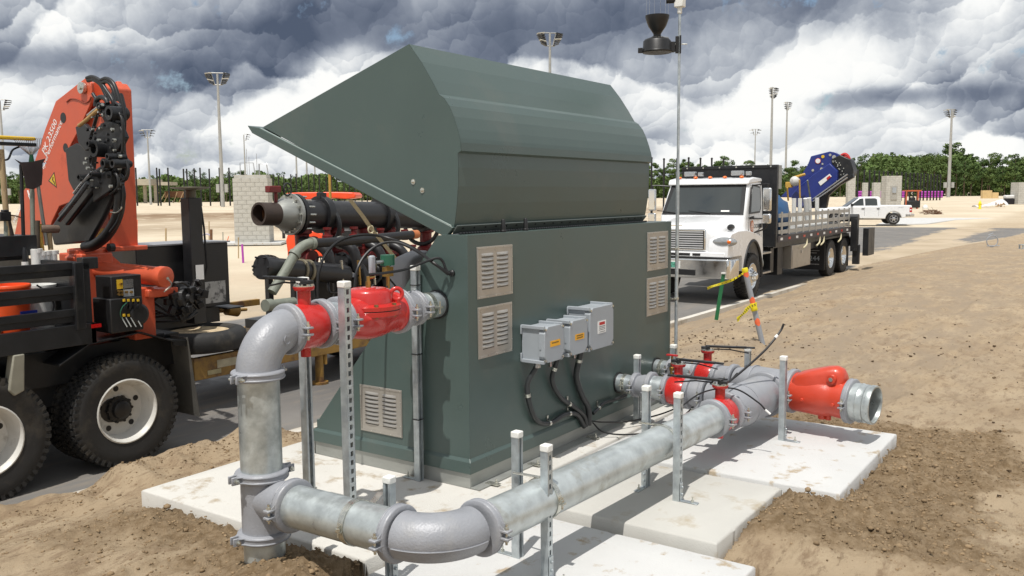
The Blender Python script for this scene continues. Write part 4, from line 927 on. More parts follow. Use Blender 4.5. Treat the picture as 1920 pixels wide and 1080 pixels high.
def check_valve():
    t = thing('check_valve', 'bright orange red cast swing check valve hanging over the right slab', 'valve', b2(-1.5)); q0 = b2(-1.315); L = .42
    O = M['orange']; a = BD; s = a.cross(Vector((0, 0, 1))).normalized()
    b = MB(); b.lathe(q0, a, [(0, .146), (0, .153), (.02, .155), (.06, .155), (.12, .155), (.22, .158), (.28, .150), (.31, .142), (.34, .146), (.40, .148), (.42, .148), (.42, .14)], 48); b.build('valve_body', O, t)
    def P(l, h, o=0): return q0 + a * l + Vector((0, 0, h)) + s * o
    b = MB(); secs = []
    prof = [(.02, .145, .125), (.06, .18, .135), (.14, .208, .13), (.21, .230, .118), (.275, .250, .10), (.33, .258, .085), (.375, .245, .075), (.40, .205, .06), (.405, .15, .05)]
    for l, h, w in prof:
        ring = []
        for k in range(12):
            an = math.pi * k / 11; ring.append(P(l, .04 + (h - .04) * math.sin(an) ** .30 if 0 < k < 11 else .04, math.cos(an) * w))
        secs.append(ring)
    b.loft(secs); b.build('valve_bonnet', O, t, smooth=60)
    b = MB()
    for sg in (1, -1): b.cyl(P(.325, .165, sg * .05), P(.325, .165, sg * .108), .036, n=18)
    for l, o in ((.12, .155), (.36, .145)): b.cyl(P(l, -.02, -o + .01), P(l, -.02, -o - .014), .014, n=12); b.cyl(P(l, -.02, o - .01), P(l, -.02, o + .014), .014, n=12)
    for l in (.22, .27): b.cyl(P(l, -.13), P(l, -.182), .032 if l < .25 else .022, n=14)
    b.prism([P(.02, .10, -.118), P(.16, -.03, -.158), P(.145, -.06, -.160), P(.0, .07, -.118)], s * .03 * -1 * 0 + s * .02); b.build('cast_boss', O, t, bevel=.003)
    b = MB()
    for sg in (1, -1): b.cyl(P(.325, .165, sg * .108), P(.325, .165, sg * .114), .016, n=10)
    b.build('hinge_pin_plug', M['zinc'], t)
check_valve()
def relief():
    t = thing('brass_drain_valve', 'small brass ball valve standing on the rear short pipe branch', 'valve', b2(-.22)); p = b2(-.12) + Vector((-.12, -.1, -.02))
    b = MB(); b.lathe(p, (0, 0, 1), [(0, .016), (.03, .018), (.035, .024), (.06, .024), (.065, .016), (.10, .016), (.105, .011), (.16, .010)], 12); b.build('valve_body', M['brass'], t)
    b = MB(); b.box(p + Vector((.0, 0, .17)), (.03, .10, .012)); b.build('valve_lever', M['redl'], t)
relief()
# ---- strut posts
CAPM = M['white']
def post(x, y, z0, z1, kind, label, face=(0, -1, 0), foot=None, footdir=(1, 0, 0), w=.045):
    """U shaped steel strut, kind 'slot': back web with slots shown to `face`; 'open': open side shown"""
    t = thing('strut_post', label, 'post', (x, y, z0), 0, 'galvanised strut posts'); f = Vector(face).normalized(); s = Vector((-f.y, f.x, 0)); u = Vector((0, 0, 1)); c = Vector((x, y, 0)); R = Matrix((f, s, u)).transposed(); h = w / 2; th = .004; H = z1 - z0; zm = (z0 + z1) / 2
    b = MB()
    for k in (-1, 1): b.box(c + s * k * (h - th / 2) + u * zm, (w, th, H), R)
    web = 1 if kind == 'slot' else -1
    n = int(H / .05); wz = c + f * web * (h - th / 2)
    for k in (-1, 1): b.box(wz + s * k * (h - .0085) + u * zm, (th, .0125, H - .0002), R)
    for i in range(n + 1):
        za = z0 + i * .05; zb = min(za + .022, z1)
        if zb > za: b.box(wz + u * (za + zb) / 2, (th - .0003, w - .0295, zb - za), R)
    for k in (-1, 1): b.box(c - f * web * (h - th / 2) + s * k * (h - .008) + u * zm, (th, .0095, H), R); b.box(c - f * web * (h - .010) + s * k * (h - .0125) + u * zm, (.012, .003, H), R)
    b.build('strut', M['galv'], t, smooth=0)
    b = MB(); b.box(c + u * (z1 + .001), (w + .007, w + .007, .036), R); b.build('post_cap', CAPM, t, bevel=.006)
    if foot:
        d = Vector(footdir).normalized(); e = Vector((-d.y, d.x, 0)); R2 = Matrix((d, e, u)).transposed(); o = c + d * (h + .0045)
        b = MB(); b.box(o + u * (z0 + .06), (.005, .038, .115), R2); b.box(o + d * .055 + u * (z0 + .0045), (.115, .038, .005), R2)
        for zz in (.045, .09): b.cyl(o + u * (z0 + zz), o + u * (z0 + zz) + d * .012, .009, n=6)
        b.build('foot_bracket', M['galv'], t, bevel=.002)
        b = MB(); q = o + d * .075; b.cyl(q + u * (z0 + .007), q + u * (z0 + .018), .011, n=6); b.cyl(q + u * (z0 + .018), q + u * (z0 + .04), .005, n=8); b.build('anchor_bolt', M['zinc'], t)
    return t
post(-.984, .43, 0, 1.425, 'open', 'tall strut post behind the high pipe, between red butterfly valve and bend', (0, -1, 0), w=.05)
post(-1.025, .055, 0, 1.425, 'slot', 'tall slotted strut post in front of the high pipe beside the red control valve', (0, -1, 0), w=.05)
pm = post(-.05, .393, 0, 1.43, 'open', 'tall strut post against the left side of the green enclosure, with cable ties', (0, -1, 0), foot=1, footdir=(0, 1, 0))
b = MB()
for z in (.42, .86, 1.12, 1.32): b.box((-.05, .393, z), (.058, .058, .006))
b.build('cable_tie', M['black'], pm, bevel=.002, stuff=True)
post(-1.235, -.44, -.065, .482, 'open', 'short strut post behind the bend in the near corner of the pipe', (-1, 0, 0), foot=1, footdir=(0, -1, 0))
post(-.60, -.785, -.065, .62, 'open', 'short strut post behind the long pipe, nearest of the back ones', (0, -1, 0), foot=1, footdir=(0, 1, 0))
post(-.73, -1.055, -.065, .62, 'slot', 'short slotted strut post in front of the long pipe, nearest the camera', (0, -1, 0), foot=1, footdir=(0, -1, 0))
post(.72, -.905, -.018, .64, 'open', 'short strut post behind the long pipe on the grey middle slab', (0, -1, 0), foot=1, footdir=(-1, 0, 0))
post(.585, -1.19, -.018, .655, 'slot', 'short slotted strut post in front of the long pipe on the grey middle slab', (0, -1, 0), foot=1, footdir=(0, -1, 0))
post(2.235, -1.32, 0, .64, 'open', 'short strut post on the white slab left of the orange check valve', (0, -1, 0), foot=1, footdir=(0, -1, 0))
post(2.16, -.115, 0, .545, 'open', 'short strut post beside the enclosure behind the front short branch', (0, -1, 0), foot=1, footdir=(1, 0, 0))
post(2.86, -.125, 0, .53, 'open', 'short strut post beside the enclosure behind the rear short branch', (0, -1, 0))
post(2.90, -.80, 0, .56, 'open', 'short strut post on the far side of the large grey tee', (0, -1, 0))
def strap(p, axis, r, d, label=None):
    t = PW; a, _, _ = frame(axis); p = Vector(p); d = Vector(d)
    b = MB(); b.ring(p, a, r, r + .0045, .034, 36); b.tube([p + Vector((0, 0, r)) + d.normalized() * .02, p + d + Vector((0, 0, r * .9))], .007, 6); b.box(p - d.normalized() * (r + .02) , (.03, .03, .008)); q = p - d.normalized() * (r + .02); b.cyl(q - Vector((0, 0, .03)), q + Vector((0, 0, .035)), .006, n=8); b.cyl(q + Vector((0, 0, .01)), q + Vector((0, 0, .02)), .012, n=6); b.build('pipe_strap', M['zinc'], t)
strap(hx(-.66), HD, .109, (.02, .20, 0)); strap(hx(.66), HD, .109, (.03, .18, 0))
def loose_cable():
    b = MB(); b.tube(spline([(1.72, -1.08, .52), (1.9, -1.14, .60), (2.12, -1.22, .72), (2.25, -1.28, .84), (2.28, -1.3, .90)], 8), .0085, 8); o = single(b.build('antenna_whip', M['black']), (1.72, -1.08, .52)); tag(o, 'stiff black cable end sticking up over the long pipe with a white band', 'cable')
    b = MB(); b.tube(spline([(1.15, -.95, .43), (1.4, -1.02, .50), (1.62, -1.16, .50), (1.72, -1.30, .40), (1.75, -1.36, .33)], 8), .006, 8); o = single(b.build('loose_cable_end', M['black']), (1.15, -.95, .43)); tag(o, 'short black cable with a bare white end drooping over the long pipe by the lever', 'cable')
    b = MB(); b.cyl((1.742, -1.35, .345), (1.752, -1.385, .315), .008, n=8); ob = b.build('cable_end', M['whitel'], o); ob.data.transform(Matrix.Translation(-o.location))
    b = MB(); b.tube([(2.205, -1.259, .798), (2.225, -1.270, .816)], .0115, 8); wh = bpy.data.objects['antenna_whip']
    c = b.build('white_band', M['whitel'], wh); c.data.transform(Matrix.Translation(-wh.location))
loose_cable()
# ============================================================ BACKGROUND
def tree_mat(name, c1, c2):
    return mat(name, c1, .85, 0, .45, .35, c2, (.42, .62), .9, spec=.15)
TM = [tree_mat('pine_foliage', (.095, .15, .045), (.145, .20, .07)), tree_mat('dark_pine_foliage', (.06, .105, .035), (.105, .155, .055)), tree_mat('bright_foliage', (.12, .18, .05), (.17, .23, .07))]
BARK = mat('pine_bark', (.12, .085, .06), .9, 0, .3, 2)
def crown_mesh(seed, kind, n=1500):
    r = np.random.RandomState(seed); cl = []
    H = 1.0
    if kind == 'pine':
        for i in range(20):
            z = r.uniform(.34, .97); rad = .20 * (1 - ((z - .62) / .48) ** 2) ** .5 if abs(z - .62) < .47 else .05; a = r.rand() * 6.28; q = rad * r.uniform(.2, 1)
            cl.append((q * math.cos(a), q * math.sin(a), z, r.uniform(.045, .085)))
    else:
        for i in range(26):
            z = r.uniform(.12, .93); rad = .30 * max(.15, (1 - ((z - .5) / .52) ** 2)) ** .5; a = r.rand() * 6.28; q = rad * r.uniform(.2, 1)
            cl.append((q * math.cos(a), q * math.sin(a), z, r.uniform(.06, .12)))
    cl = np.array(cl); pick = r.randint(0, len(cl), n); d = r.normal(size=(n, 3)); d /= np.linalg.norm(d, axis=1)[:, None]; rr = cl[pick, 3] * r.uniform(.5, 1.08, n)
    c = cl[pick, :3] + d * rr[:, None] * np.array([1.25, 1.25, .75])
    s = r.uniform(.010, .022, n) * (1 if kind == 'pine' else 1.15)
    u = r.normal(size=(n, 3)); u /= np.linalg.norm(u, axis=1)[:, None]; w = np.cross(u, d); w /= np.linalg.norm(w, axis=1)[:, None] + 1e-6
    V = np.stack([c + u * s[:, None], c + w * s[:, None] * .8, c - u * s[:, None], c - w * s[:, None] * .8], 1).reshape(-1, 3)
    F = np.arange(n * 4).reshape(n, 4)
    me = bpy.data.meshes.new('crown'); me.from_pydata(V.tolist(), [], F.tolist()); me.update(); return me
CR = []
for i in range(9):
    kd = 'pine' if i % 3 != 2 else 'broad'; me = crown_mesh(100 + i, kd); me.materials.append(TM[i % 3] if i % 3 != 2 else TM[2 if i == 2 else 0]); CR.append((kd, me))
def trunk_mesh(seed):
    r = random.Random(seed); b = MB(); b.tube([(0, 0, 0), (r.uniform(-.01, .01), 0, .3), (r.uniform(-.02, .02), r.uniform(-.02, .02), .62), (0, 0, .92)], [.016, .013, .009, .003], 6)
    for k in range(6):
        z = r.uniform(.35, .85); a = r.uniform(0, 6.28); b.tube([(0, 0, z), (math.cos(a) * .07, math.sin(a) * .07, z + .03), (math.cos(a) * .14, math.sin(a) * .14, z + .045)], [.006, .004, .0015], 4)
    me = b.mesh('trunk'); me.materials.append(BARK); return me
TR = [trunk_mesh(i) for i in range(4)]
def tree(px, base_py, top_py, dist, label, grp, kind=None, wid=1.0):
    d = ray(px, base_py); h = math.hypot(d.x, d.y); p = CAM + d * (dist / h); p.z = far_z(dist)
    q = CAM + ray(px, top_py) * (dist / math.hypot(*ray(px, top_py).xy)); H = q.z - p.z
    t = thing('pine_tree', label, 'tree', p, rng.uniform(0, 6.28), grp, local=True); t.scale = (H * wid, H * wid, H)
    k = rng.choice([i for i in range(9) if kind is None or CR[i][0] == kind])
    for me, nm in ((CR[k][1], 'crown'), (TR[rng.randrange(4)], 'trunk')):
        o = bpy.data.objects.new(nm, me); COL.objects.link(o); o.parent = t
def top_line(x):  # height of the wood above the horizon as seen along it
    pts = [(-40, 322), (60, 326), (240, 326), (300, 328), (330, 334), (345, 322), (400, 330), (430, 322), (470, 318), (510, 322), (560, 330), (620, 322), (700, 318), (840, 312), (1200, 300), (1300, 297), (1420, 300), (1500, 304), (1600, 292), (1660, 300), (1690, 306), (1720, 292), (1750, 276), (1790, 270), (1830, 292), (1870, 278), (1920, 280), (2000, 280)]
    for a, b in zip(pts, pts[1:]):
        if a[0] <= x <= b[0]: return a[1] + (b[1] - a[1]) * (x - a[0]) / (b[0] - a[0])
    return 300
SEGS = [(60, 'behind the tools on the left'), (240, 'behind the orange crane'), (300, 'above the tan canopy'), (350, 'behind the stabiliser leg'), (410, 'left of the tallest mast'), (450, 'between tallest mast and block pillar'), (520, 'right behind the block pillar'), (600, 'behind the orange tractor'), (880, 'behind the open green lid'), (1262, 'left of the sensor mast'), (1340, 'right of the sensor mast'), (1450, 'above the black headboard'), (1530, 'left of the blue crane'), (1600, 'behind the blue crane'), (1660, 'behind the narrow pillars'), (1720, 'behind the wide pillar'), (1790, 'around the right light mast'), (1860, 'above the yellow hydrant'), (2100, 'at the right picture edge')]
def seg_of(x):
    for a, n in SEGS:
        if x < a: return n
    return SEGS[-1][1]
def woods():
    x = -30.0; i = 0
    while x < 1960:
        right = x > 1180
        if 880 < x < 1180: x += 26; continue   # wholly behind the lid, thin it out
        tl = top_line(x); hz = 363 - .0151 * (x - 960)
        for row, (dist, dz) in enumerate(((300, 0), (338, 4))):
            xx = x + rng.uniform(-9, 9) + row * 6
            tp = top_line(min(max(xx, -30), 1990)) + rng.uniform(-7, 13) + (5 if row == 0 else 0)
            if row == 0 and rng.random() < .4: tp += 12
            sg = seg_of(xx); rn_ = ('front', 'rear')[row]; tree(xx, 380, tp, dist, 'green tree in the %s row of the far wood, %s' % (rn_, sg), 'far wood trees, %s row, %s' % (rn_, sg), 'broad' if (row == 0 and rng.random() < .12) else 'pine', rng.uniform(.7, 1.1) if row == 0 else rng.uniform(.8, 1.1))
        x += 12.6
    # undergrowth: a band of leaves nobody could count
    r = np.random.RandomState(3); n = 95000; px = r.uniform(-60, 1990, n); V = []; 
    az = np.arctan((px - 960) / FPX); dist = r.uniform(303, 350, n)
    F2 = Vector((FW.x, FW.y, 0)).normalized(); R2 = Vector((RT.x, RT.y, 0)).normalized()
    X = CAM.x + (F2.x * np.cos(az) + R2.x * np.sin(az)) * dist; Y = CAM.y + (F2.y * np.cos(az) + R2.y * np.sin(az)) * dist
    Hh = (4.6 + 7.0 * fbm(px * .02, px * 0 + 3, 4, 60)) * np.where(px > 1500, 1.35, 1.0); Z = .5 + Hh * r.rand(n) ** .8
    c = np.stack([X, Y, Z], -1); u = r.normal(size=(n, 3)); u /= np.linalg.norm(u, axis=1)[:, None]; w = r.normal(size=(n, 3)); w /= np.linalg.norm(w, axis=1)[:, None]; s = r.uniform(.35, .8, n)[:, None]
    V = np.stack([c + u * s, c + w * s, c - u * s, c - w * s], 1).reshape(-1, 3)
    me = bpy.data.meshes.new('undergrowth'); me.from_pydata(V.tolist(), [], np.arange(n * 4).reshape(n, 4).tolist()); me.materials.append(TM[0]); o = bpy.data.objects.new('undergrowth', me); COL.objects.link(o); o['kind'] = 'stuff'; o['label'] = 'dark green undergrowth along the foot of the far wood'
woods()
# ---- light masts
def mast_light(px, base_py, top_py, w_px, lab, heads=((-1, 0), (1, 0)), rows=6, scale=1.0, rz=0.0, dist=None):
    p = ground_at(px, base_py)
    if dist: d = ray(px, base_py); h = math.hypot(d.x, d.y); p = CAM + d * (dist / h)
    D = (p - CAM).dot(FW); k = D / FPX; q = CAM + ray(px, top_py) * D; H = q.z - p.z; r0 = w_px * k / 2
    t = thing('light_mast', lab, 'light mast', p, 0, 'floodlight masts over the site'); P = lambda x, y, z: p + Vector((x, y, z))
    b = MB(); b.lathe(p - Vector((0, 0, .6)), (0, 0, 1), [(0, r0), (H * .5, r0 * .8), (H + .2, r0 * .5)], 14); b.build('mast_pole', M['mastm'], t)
    uR = Vector((RT.x, RT.y, 0)).normalized(); uF = Vector((FW.x, FW.y, 0)).normalized()
    for sd, tilt in heads:
        e = (uR * math.cos(rz) + uF * math.sin(rz)) * sd; cw = 13 * k * scale; ch = 26 * k * scale
        b = MB(); b.cyl(P(0, 0, H - ch * .1), P(0, 0, H - ch * .1) + e * cw * 1.3, r0 * .25, n=6); b.cyl(P(0, 0, H - ch), P(0, 0, H - ch) + e * cw * .7, r0 * .25, n=6)
        c0 = P(0, 0, H - .1 * ch) + e * cw * .95; c1 = P(0, 0, H - ch) + e * cw * .45; b.cyl(c0, c1, r0 * .3, n=6); b.build('head_frame', M['mastm'], t)
        for i in range(rows):
            f = (i + .3) / rows; c = c0 + (c1 - c0) * f; wd = cw * (1.05 - .35 * abs(f - .25))
            b = MB(); R = Matrix((e, e.cross(Vector((0, 0, 1))), Vector((0, 0, 1)))).transposed() @ Matrix.Rotation(.18 - .45 * f * tilt, 3, 'Y')
            b.box(c + e * wd * .45, (wd, wd * .8, ch * .055), R); b.box(c + e * wd * .1 - Vector((0, 0, ch * .03)), (wd * .2, wd * .7, ch * .07), R)
            b.build('floodlight', M['visor'] if (i + (sd > 0)) % 4 else M['pale'], t)
    for s in (-1, 1):
        if w_px < 6: break
        b = MB(); b.box(P(0, 0, H * .14) + uR * s * r0 * 2.1, (r0 * 1.5, r0 * 1.2, H * .062), Matrix((uR, uF, Vector((0, 0, 1)))).transposed()); b.build('control_cabinet', M['mastm'], t)
mast_light(13, 388, 187, 6, 'light mast at the left picture edge beyond the orange crane', ((1, 1), (-1, 1)), 5, .8, .3)
mast_light(283, 384, 243, 4.5, 'thin light mast over the tan canopy on the left', ((-1, 0), (1, 0)), 3, .6, .2)
mast_light(418, 388, 138, 7.5, 'tallest light mast on the left with two curved banks of lamps', ((-1, 1.6), (1, 1.2)), 7, .92, .25)
mast_light(462, 380, 251, 3.5, 'light mast rising behind the block pillar on the left', ((1, 0),), 3, .5, .2)
mast_light(558, 375, 255, 4, 'light mast half hidden under the lid, leftmost of three', ((1, 0), (-1, 0)), 3, .5, .2); mast_light(577, 375, 262, 4, 'light mast half hidden under the lid, middle of three', ((1, 0), (-1, 0)), 3, .5, .2); mast_light(592, 375, 270, 3.5, 'light mast half hidden under the lid, rightmost of three', ((1, 0), (-1, 0)), 3, .5, .2)
mast_light(1032, 372, 65, 8, 'light mast showing above the open lid', ((-1, 1.6), (1, 1.2)), 7, 1.0, .25)
mast_light(1414, 365, 242, 3, 'shortest light mast behind the black headboard of the white truck', ((-1, 0), (1, 0)), 2, .45, .1); mast_light(1444, 365, 165, 6, 'light mast behind the white truck with round dark lamp bank', ((0.7, 1.6), (-.4, .5)), 6, .8, .5); mast_light(1472, 365, 192, 4.5, 'light mast just left of the blue crane', ((.7, .5), (-.5, 1)), 4, .6, .4)
mast_light(1778, 370, 205, 6.5, 'light mast in front of the right wood beside the pickup', ((-1, 1.2), (.6, 0)), 4, .65, .15)
# ---- fence posts
def fpost(px, base, top, wpx, group, label):
    sg = seg_of(px); label = 'tall black fence post in the sand, ' + sg if base > 370 else label + ', ' + sg; group = group + ', ' + sg
    if base <= 370: label = 'low thin dark post in a row near the right light mast'; group = 'low thin posts near the right light mast'
    p = ground_at(px, base); D = (p - CAM).dot(FW); q = CAM + ray(px, top) * D; H = q.z - p.z; r = wpx * D / FPX / 2
    b = MB(); b.cyl((0, 0, -.6), (0, 0, H), r, n=6); b.sphere((0, 0, H), r * 1.25, 6, 4)
    o = b.build('fence_post', M['fence']); o.location = p; tag(o, label, 'fence post', group)
LG = 'black fence posts standing in the sand on the left'; LL = 'tall black fence post in the sand beyond the left part of the site'
for x in (258, 297, 302, 318, 347, 353, 367, 378, 395, 414, 432): fpost(x, 386, 316 + (x % 3), 2.8, LG, LL)
for x in range(512, 840, 11): fpost(x + (x % 3), 384, 327 + (x % 4), 2.3, LG, LL)
RG = 'black fence posts standing in the sand on the right'; RL = 'tall black fence post in the sand beyond the trucks on the right'
for x in (1221, 1244, 1268, 1290, 1312, 1333, 1355): fpost(x, 402, 297 + (x % 3), 3.6, RG, RL)
for x in (1588, 1607, 1619, 1629, 1638, 1647, 1655, 1663, 1671, 1680, 1689, 1697, 1705, 1712, 1719, 1725, 1731, 1738, 1744, 1750, 1756, 1762): fpost(x, 379 - (x - 1588) * .02, 319 + (x - 1588) * .055, 3.3 - (x - 1588) * .004, RG, RL)
for x in range(1770, 1822, 5): fpost(x, 366, 357, 1.2, 'low thin posts right of the light mast', 'low thin dark post in a row right of the light mast')
# ---- concrete block pillars
BLK = mat('concrete_block', (.50, .49, .45), .85, 0, .10, 1.4, (.38, .37, .33), (.5, .7), 2.5, .2, 60); MORT = mat('mortar', (.36, .35, .32), .9, 0, .1, 4)
def pillar(p, ux, W, D, H, bw, bh, lab, cap=True, parts=True, opening=None):
    t = thing('block_pillar', lab, 'block pillar', p, 0, 'unfinished concrete block pillars'); ux = Vector(ux).normalized(); uy = Vector((-ux.y, ux.x, 0)); R = Matrix((ux, uy, Vector((0, 0, 1)))).transposed(); p = Vector(p)
    b = MB(); core = .02
    b.box(p + Vector((0, 0, H / 2 - .3)), (W - 2 * core, D - 2 * core, H + .56), R); b.build('mortar_core', MORT, t)
    nc = int(round(H / bh)); lay = {}
    def block(cx, cy, z, lx, ly, jb=None):
        key = (round(lx, 2), round(ly, 2))
        if key not in lay:
            q = MB(); q.box((0, 0, 0), (lx - .014, ly - .014, bh - .014), R); me = q.mesh('block'); me.materials.append(BLK); lay[key] = me
        o = bpy.data.objects.new('block', lay[key]); COL.objects.link(o); o.parent = t; o.location = (p + ux * cx + uy * cy + Vector((0, 0, z))) - ORG[t.name]; o.rotation_euler.z = rng.uniform(-.006, .006)
    joined = MB()
    def put(cx, cy, z, lx, ly):
        if opening and abs(cx - opening[0]) < opening[1] / 2 and opening[2] < z < opening[3] and cy < 0: return
        if parts: block(cx + 0, cy + rng.uniform(-.004, .004), z, lx, ly)
        else: joined.box(p + ux * cx + uy * cy + Vector((0, 0, z)), (lx - .03, ly - .03, bh - .03), R)
    for c in range(nc):
        z = bh * (c + .5); off = (c % 2) * bw / 2; th = .2
        for sy in (-1, 1):
            x = -W / 2; first = True
            while x < W / 2 - .01:
                l = (bw / 2 if (first and off) else bw); l = min(l, W / 2 - x); put(x + l / 2, sy * (D / 2 - th / 2), z, l, th); x += l; first = False
        for sx in (-1, 1):
            y = -D / 2 + th; first = True
            while y < D / 2 - th - .01:
                l = (bw / 2 if (first and not off) else bw); l = min(l, D / 2 - th - y); put(sx * (W / 2 - th / 2), y + l / 2, z, th, l); y += l; first = False
    if not parts: j = joined.build('blockwork', BLK, t, smooth=0); j['kind'] = 'stuff'
    return t, p, ux, uy, R
bp = ground_at(478, 457); k = (bp - CAM).dot(FW) / FPX
ux = Vector((RT.x, RT.y, 0)).normalized(); ux = Matrix.Rotation(.10, 3, 'Z') @ ux
T1 = pillar(bp, ux, 63 * k, 50 * k, 119 * k, 16 * k, 8.1 * k, 'tall pillar of grey concrete blocks left of the black manifold')
b = MB(); b.box(bp + Vector((0, 0, 119 * k + 4 * k)), (58 * k, 44 * k, 8.5 * k), T1[4]); b.build('cap_course', BLK, T1[0])
b = MB()
for xo, hh, wd in ((-22, 24, 24), (12, 22, 14)):
    a0 = bp + ux * xo * k + Vector((0, 0, 126 * k)); 
    for dy in (-.0, 6 * k): a = a0 + T1[3] * dy; b.tube([a, a + Vector((0, 0, hh * k)), a + Vector((0, 0, hh * k)) + ux * wd * k, a + ux * (wd + 3) * k], .5 * k, 5)
for xo, hh in ((-9, 72), (-5, 52), (9, 60), (14, 34)): a = bp + ux * xo * k + Vector((0, 0, 122 * k)); b.cyl(a, a + Vector((0, 0, hh * k * .75)), .45 * k, n=5)
b.build('rebar', M['steelr'], T1[0])
b = MB(); b.box(bp - T1[3] * 0 + Vector((0, 0, .04)), (110 * k, 90 * k, .10), T1[4]); o = b.build('pillar_footing', CW); tag(single(o, bp), 'pale concrete footing at the foot of the tall block pillar', 'footing')
for px_, base, top, wpx, lab in ((1594, 384, 325, 14, 'grey block pillar partly behind the blue crane'), (1621, 380, 343, 9, 'narrow grey block pillar, left one of the low pair'), (1642, 380, 343, 13, 'narrow grey block pillar, right one of the low pair'), (1670, 388, 331, 29, 'wide block pillar with a doorway like opening behind the pickup'), (1918, 383, 342, 34, 'pale block pillar at the right picture edge')):
    q = ground_at(px_, base); kk = (q - CAM).dot(FW) / FPX; op = (0, wpx * kk * .42, 12 * kk, (base - top) * .68 * kk) if wpx == 29 else None
    pillar(q, RT.xy.to_3d(), wpx * kk, wpx * kk * .8, (base - top) * kk, 7 * kk, 3.4 * kk, lab, parts=False)
    if op: 
        tt = [o for o in bpy.data.objects if o.name.startswith('block_pillar') and o.get('label') == lab][0]; u2 = Vector((RT.x, RT.y, 0)).normalized(); v2 = Vector((-u2.y, u2.x, 0)); R2 = Matrix((u2, v2, Vector((0, 0, 1)))).transposed()
        b = MB(); b.box(q - v2 * wpx * kk * .4 + Vector((0, 0, 26 * kk)), (12 * kk, .12, 25 * kk), R2); b.build('opening_recess', MORT, tt); b = MB(); b.box(q - v2 * (wpx * kk * .4 + .1) + Vector((0, 0, 31 * kk)), (7 * kk, .1, 10 * kk), R2); b.build('electrical_box', M['jbox'], tt)
# ---- tan canopy with braces on the far left
def canopy():
    p = ground_at(285, 381); k = (p - CAM).dot(FW) / FPX; u = Vector((RT.x, RT.y, 0)).normalized(); v = Vector((-u.y, u.x, 0)); R = Matrix((u, v, Vector((0, 0, 1)))).transposed()
    t = thing('site_building', 'low tan roofed frame building under construction far off on the left', 'building', p)
    wl_ = mat('tan_fascia', (.42, .38, .30), .8, 0, .1, 1)
    b = MB(); b.box(p + u * -55 * k + Vector((0, 0, 39 * k)), (130 * k, 60 * k, 11 * k), R); b.build('roof_slab', wl_, t)
    b = MB(); b.box(p + u * 32 * k + Vector((0, 0, 36 * k)), (20 * k, 40 * k, 6 * k), R); b.build('roof_end', wl_, t)
    for x in (-115, -75, -45, -12, 8): b = MB(); b.box(p + u * x * k + Vector((0, 0, 17 * k)), (5 * k, 5 * k, 36 * k), R); b.build('column', wl_, t)
    b = MB(); b.box(p + u * 45 * k + v * 10 * k + Vector((0, 0, 16 * k)), (46 * k, 8 * k, 12 * k), R); b.build('formwork', M['rust'], t)
    for i, (x0, x1) in enumerate(((2, 14), (14, 26), (22, 33), (50, 60), (70, 60), (40, 48))): b = MB(); b.cyl(p + u * x0 * k, p + u * x1 * k + Vector((0, 0, 20 * k)), .8 * k, n=5); b.build('brace', M['wood'], t)
canopy()
# ---- small site things
def stake(px, base, top, w, m, lab, cat='stake', lean=0, name='marker_stake', grp=None):
    p = ground_at(px, base); D = (p - CAM).dot(FW); q = CAM + ray(px + lean, top) * D; b = MB(); b.tube([(0, 0, -.1), q - p], w * D / FPX / 2, 6); o = b.build(name, m); o.location = p; tag(o, lab, cat, grp); return o
stake(240, 462, 400, 5, M['pvc'], 'white pipe with a green top standing in the sand beside the orange crane', 'pipe', -2, 'standing_pipe')
stake(257, 446, 412, 2, M['fluo'], 'orange topped survey stake right of the white standing pipe'); stake(346, 470, 424, 3, M['rust'], 'rusty stake just right of the black stabiliser leg'); stake(344, 466, 425, 2, M['fluo'], 'orange flag stake right behind the stabiliser leg')
stake(311, 452, 428, 3, M['wood'], 'short wooden stake left of the stabiliser leg'); stake(396, 462, 430, 5, M['rust'], 'thick brown stake by the bent purple hose'); stake(392, 455, 415, 2, M['wood'], 'thin stake behind the bent purple hose'); stake(418, 460, 435, 1.6, M['greyg'], 'thin grey stake left of the block pillar')
stake(447, 482, 445, 2.2, M['wood'], 'wooden survey stake in front of the block pillar'); stake(456, 490, 458, 4, M['mag'], 'short purple stake in front of the block pillar', lean=-2)
stake(425, 452, 443, 1.5, M['fluo'], 'first orange pin flag left of the block pillar', 'pin flag', 4, 'pin_flag'); stake(444, 450, 442, 1.5, M['fluo'], 'second orange pin flag left of the block pillar', 'pin flag', 5, 'pin_flag')
def hoop():
    p0 = ground_at(397, 458); p1 = ground_at(428 - 24, 462); D = (p0 - CAM).dot(FW)
    pts = [CAM + ray(a, c) * D for a, c in ((369, 461), (373, 448), (382, 440), (392, 440), (398, 450), (401, 462))]; b = MB(); b.tube(spline(pts, 5), .035, 8); o = single(b.build('bent_hose', mat('pale_purple_hose', (.42, .40, .52), .5, 0, .1)), pts[0]); tag(o, 'pale purple hose bent into an arch between stakes on the left', 'hose')
hoop()
def magenta():
    for x0, x1, lab in ((1608, 1626, 'short bundle of bright purple pipes between the block pillars'), (1627, 1656, 'bundle of bright purple pipes behind the low pillars'), (1686, 1698, 'small bundle of purple pipes beside the wide block pillar'), (1724, 1767, 'longest bundle of bright purple pipes right of the pillars')):
        p = ground_at((x0 + x1) / 2, 371); k = (p - CAM).dot(FW) / FPX; u = Vector((RT.x, RT.y, 0)).normalized(); L = (x1 - x0) * k
        t = thing('pipe_bundle', lab, 'pipe bundle', p, 0, 'bundles of purple pipe')
        for i in range(3):
            for j in range(2): b = MB(); c = p + Vector((0, 0, (2.2 + i * 4.2) * k)) + Vector((-u.y, u.x, 0)) * j * 4.2 * k; b.cyl(c - u * L / 2, c + u * L / 2, 2.1 * k, n=8); b.build('pipe', M['mag'], t)
magenta()
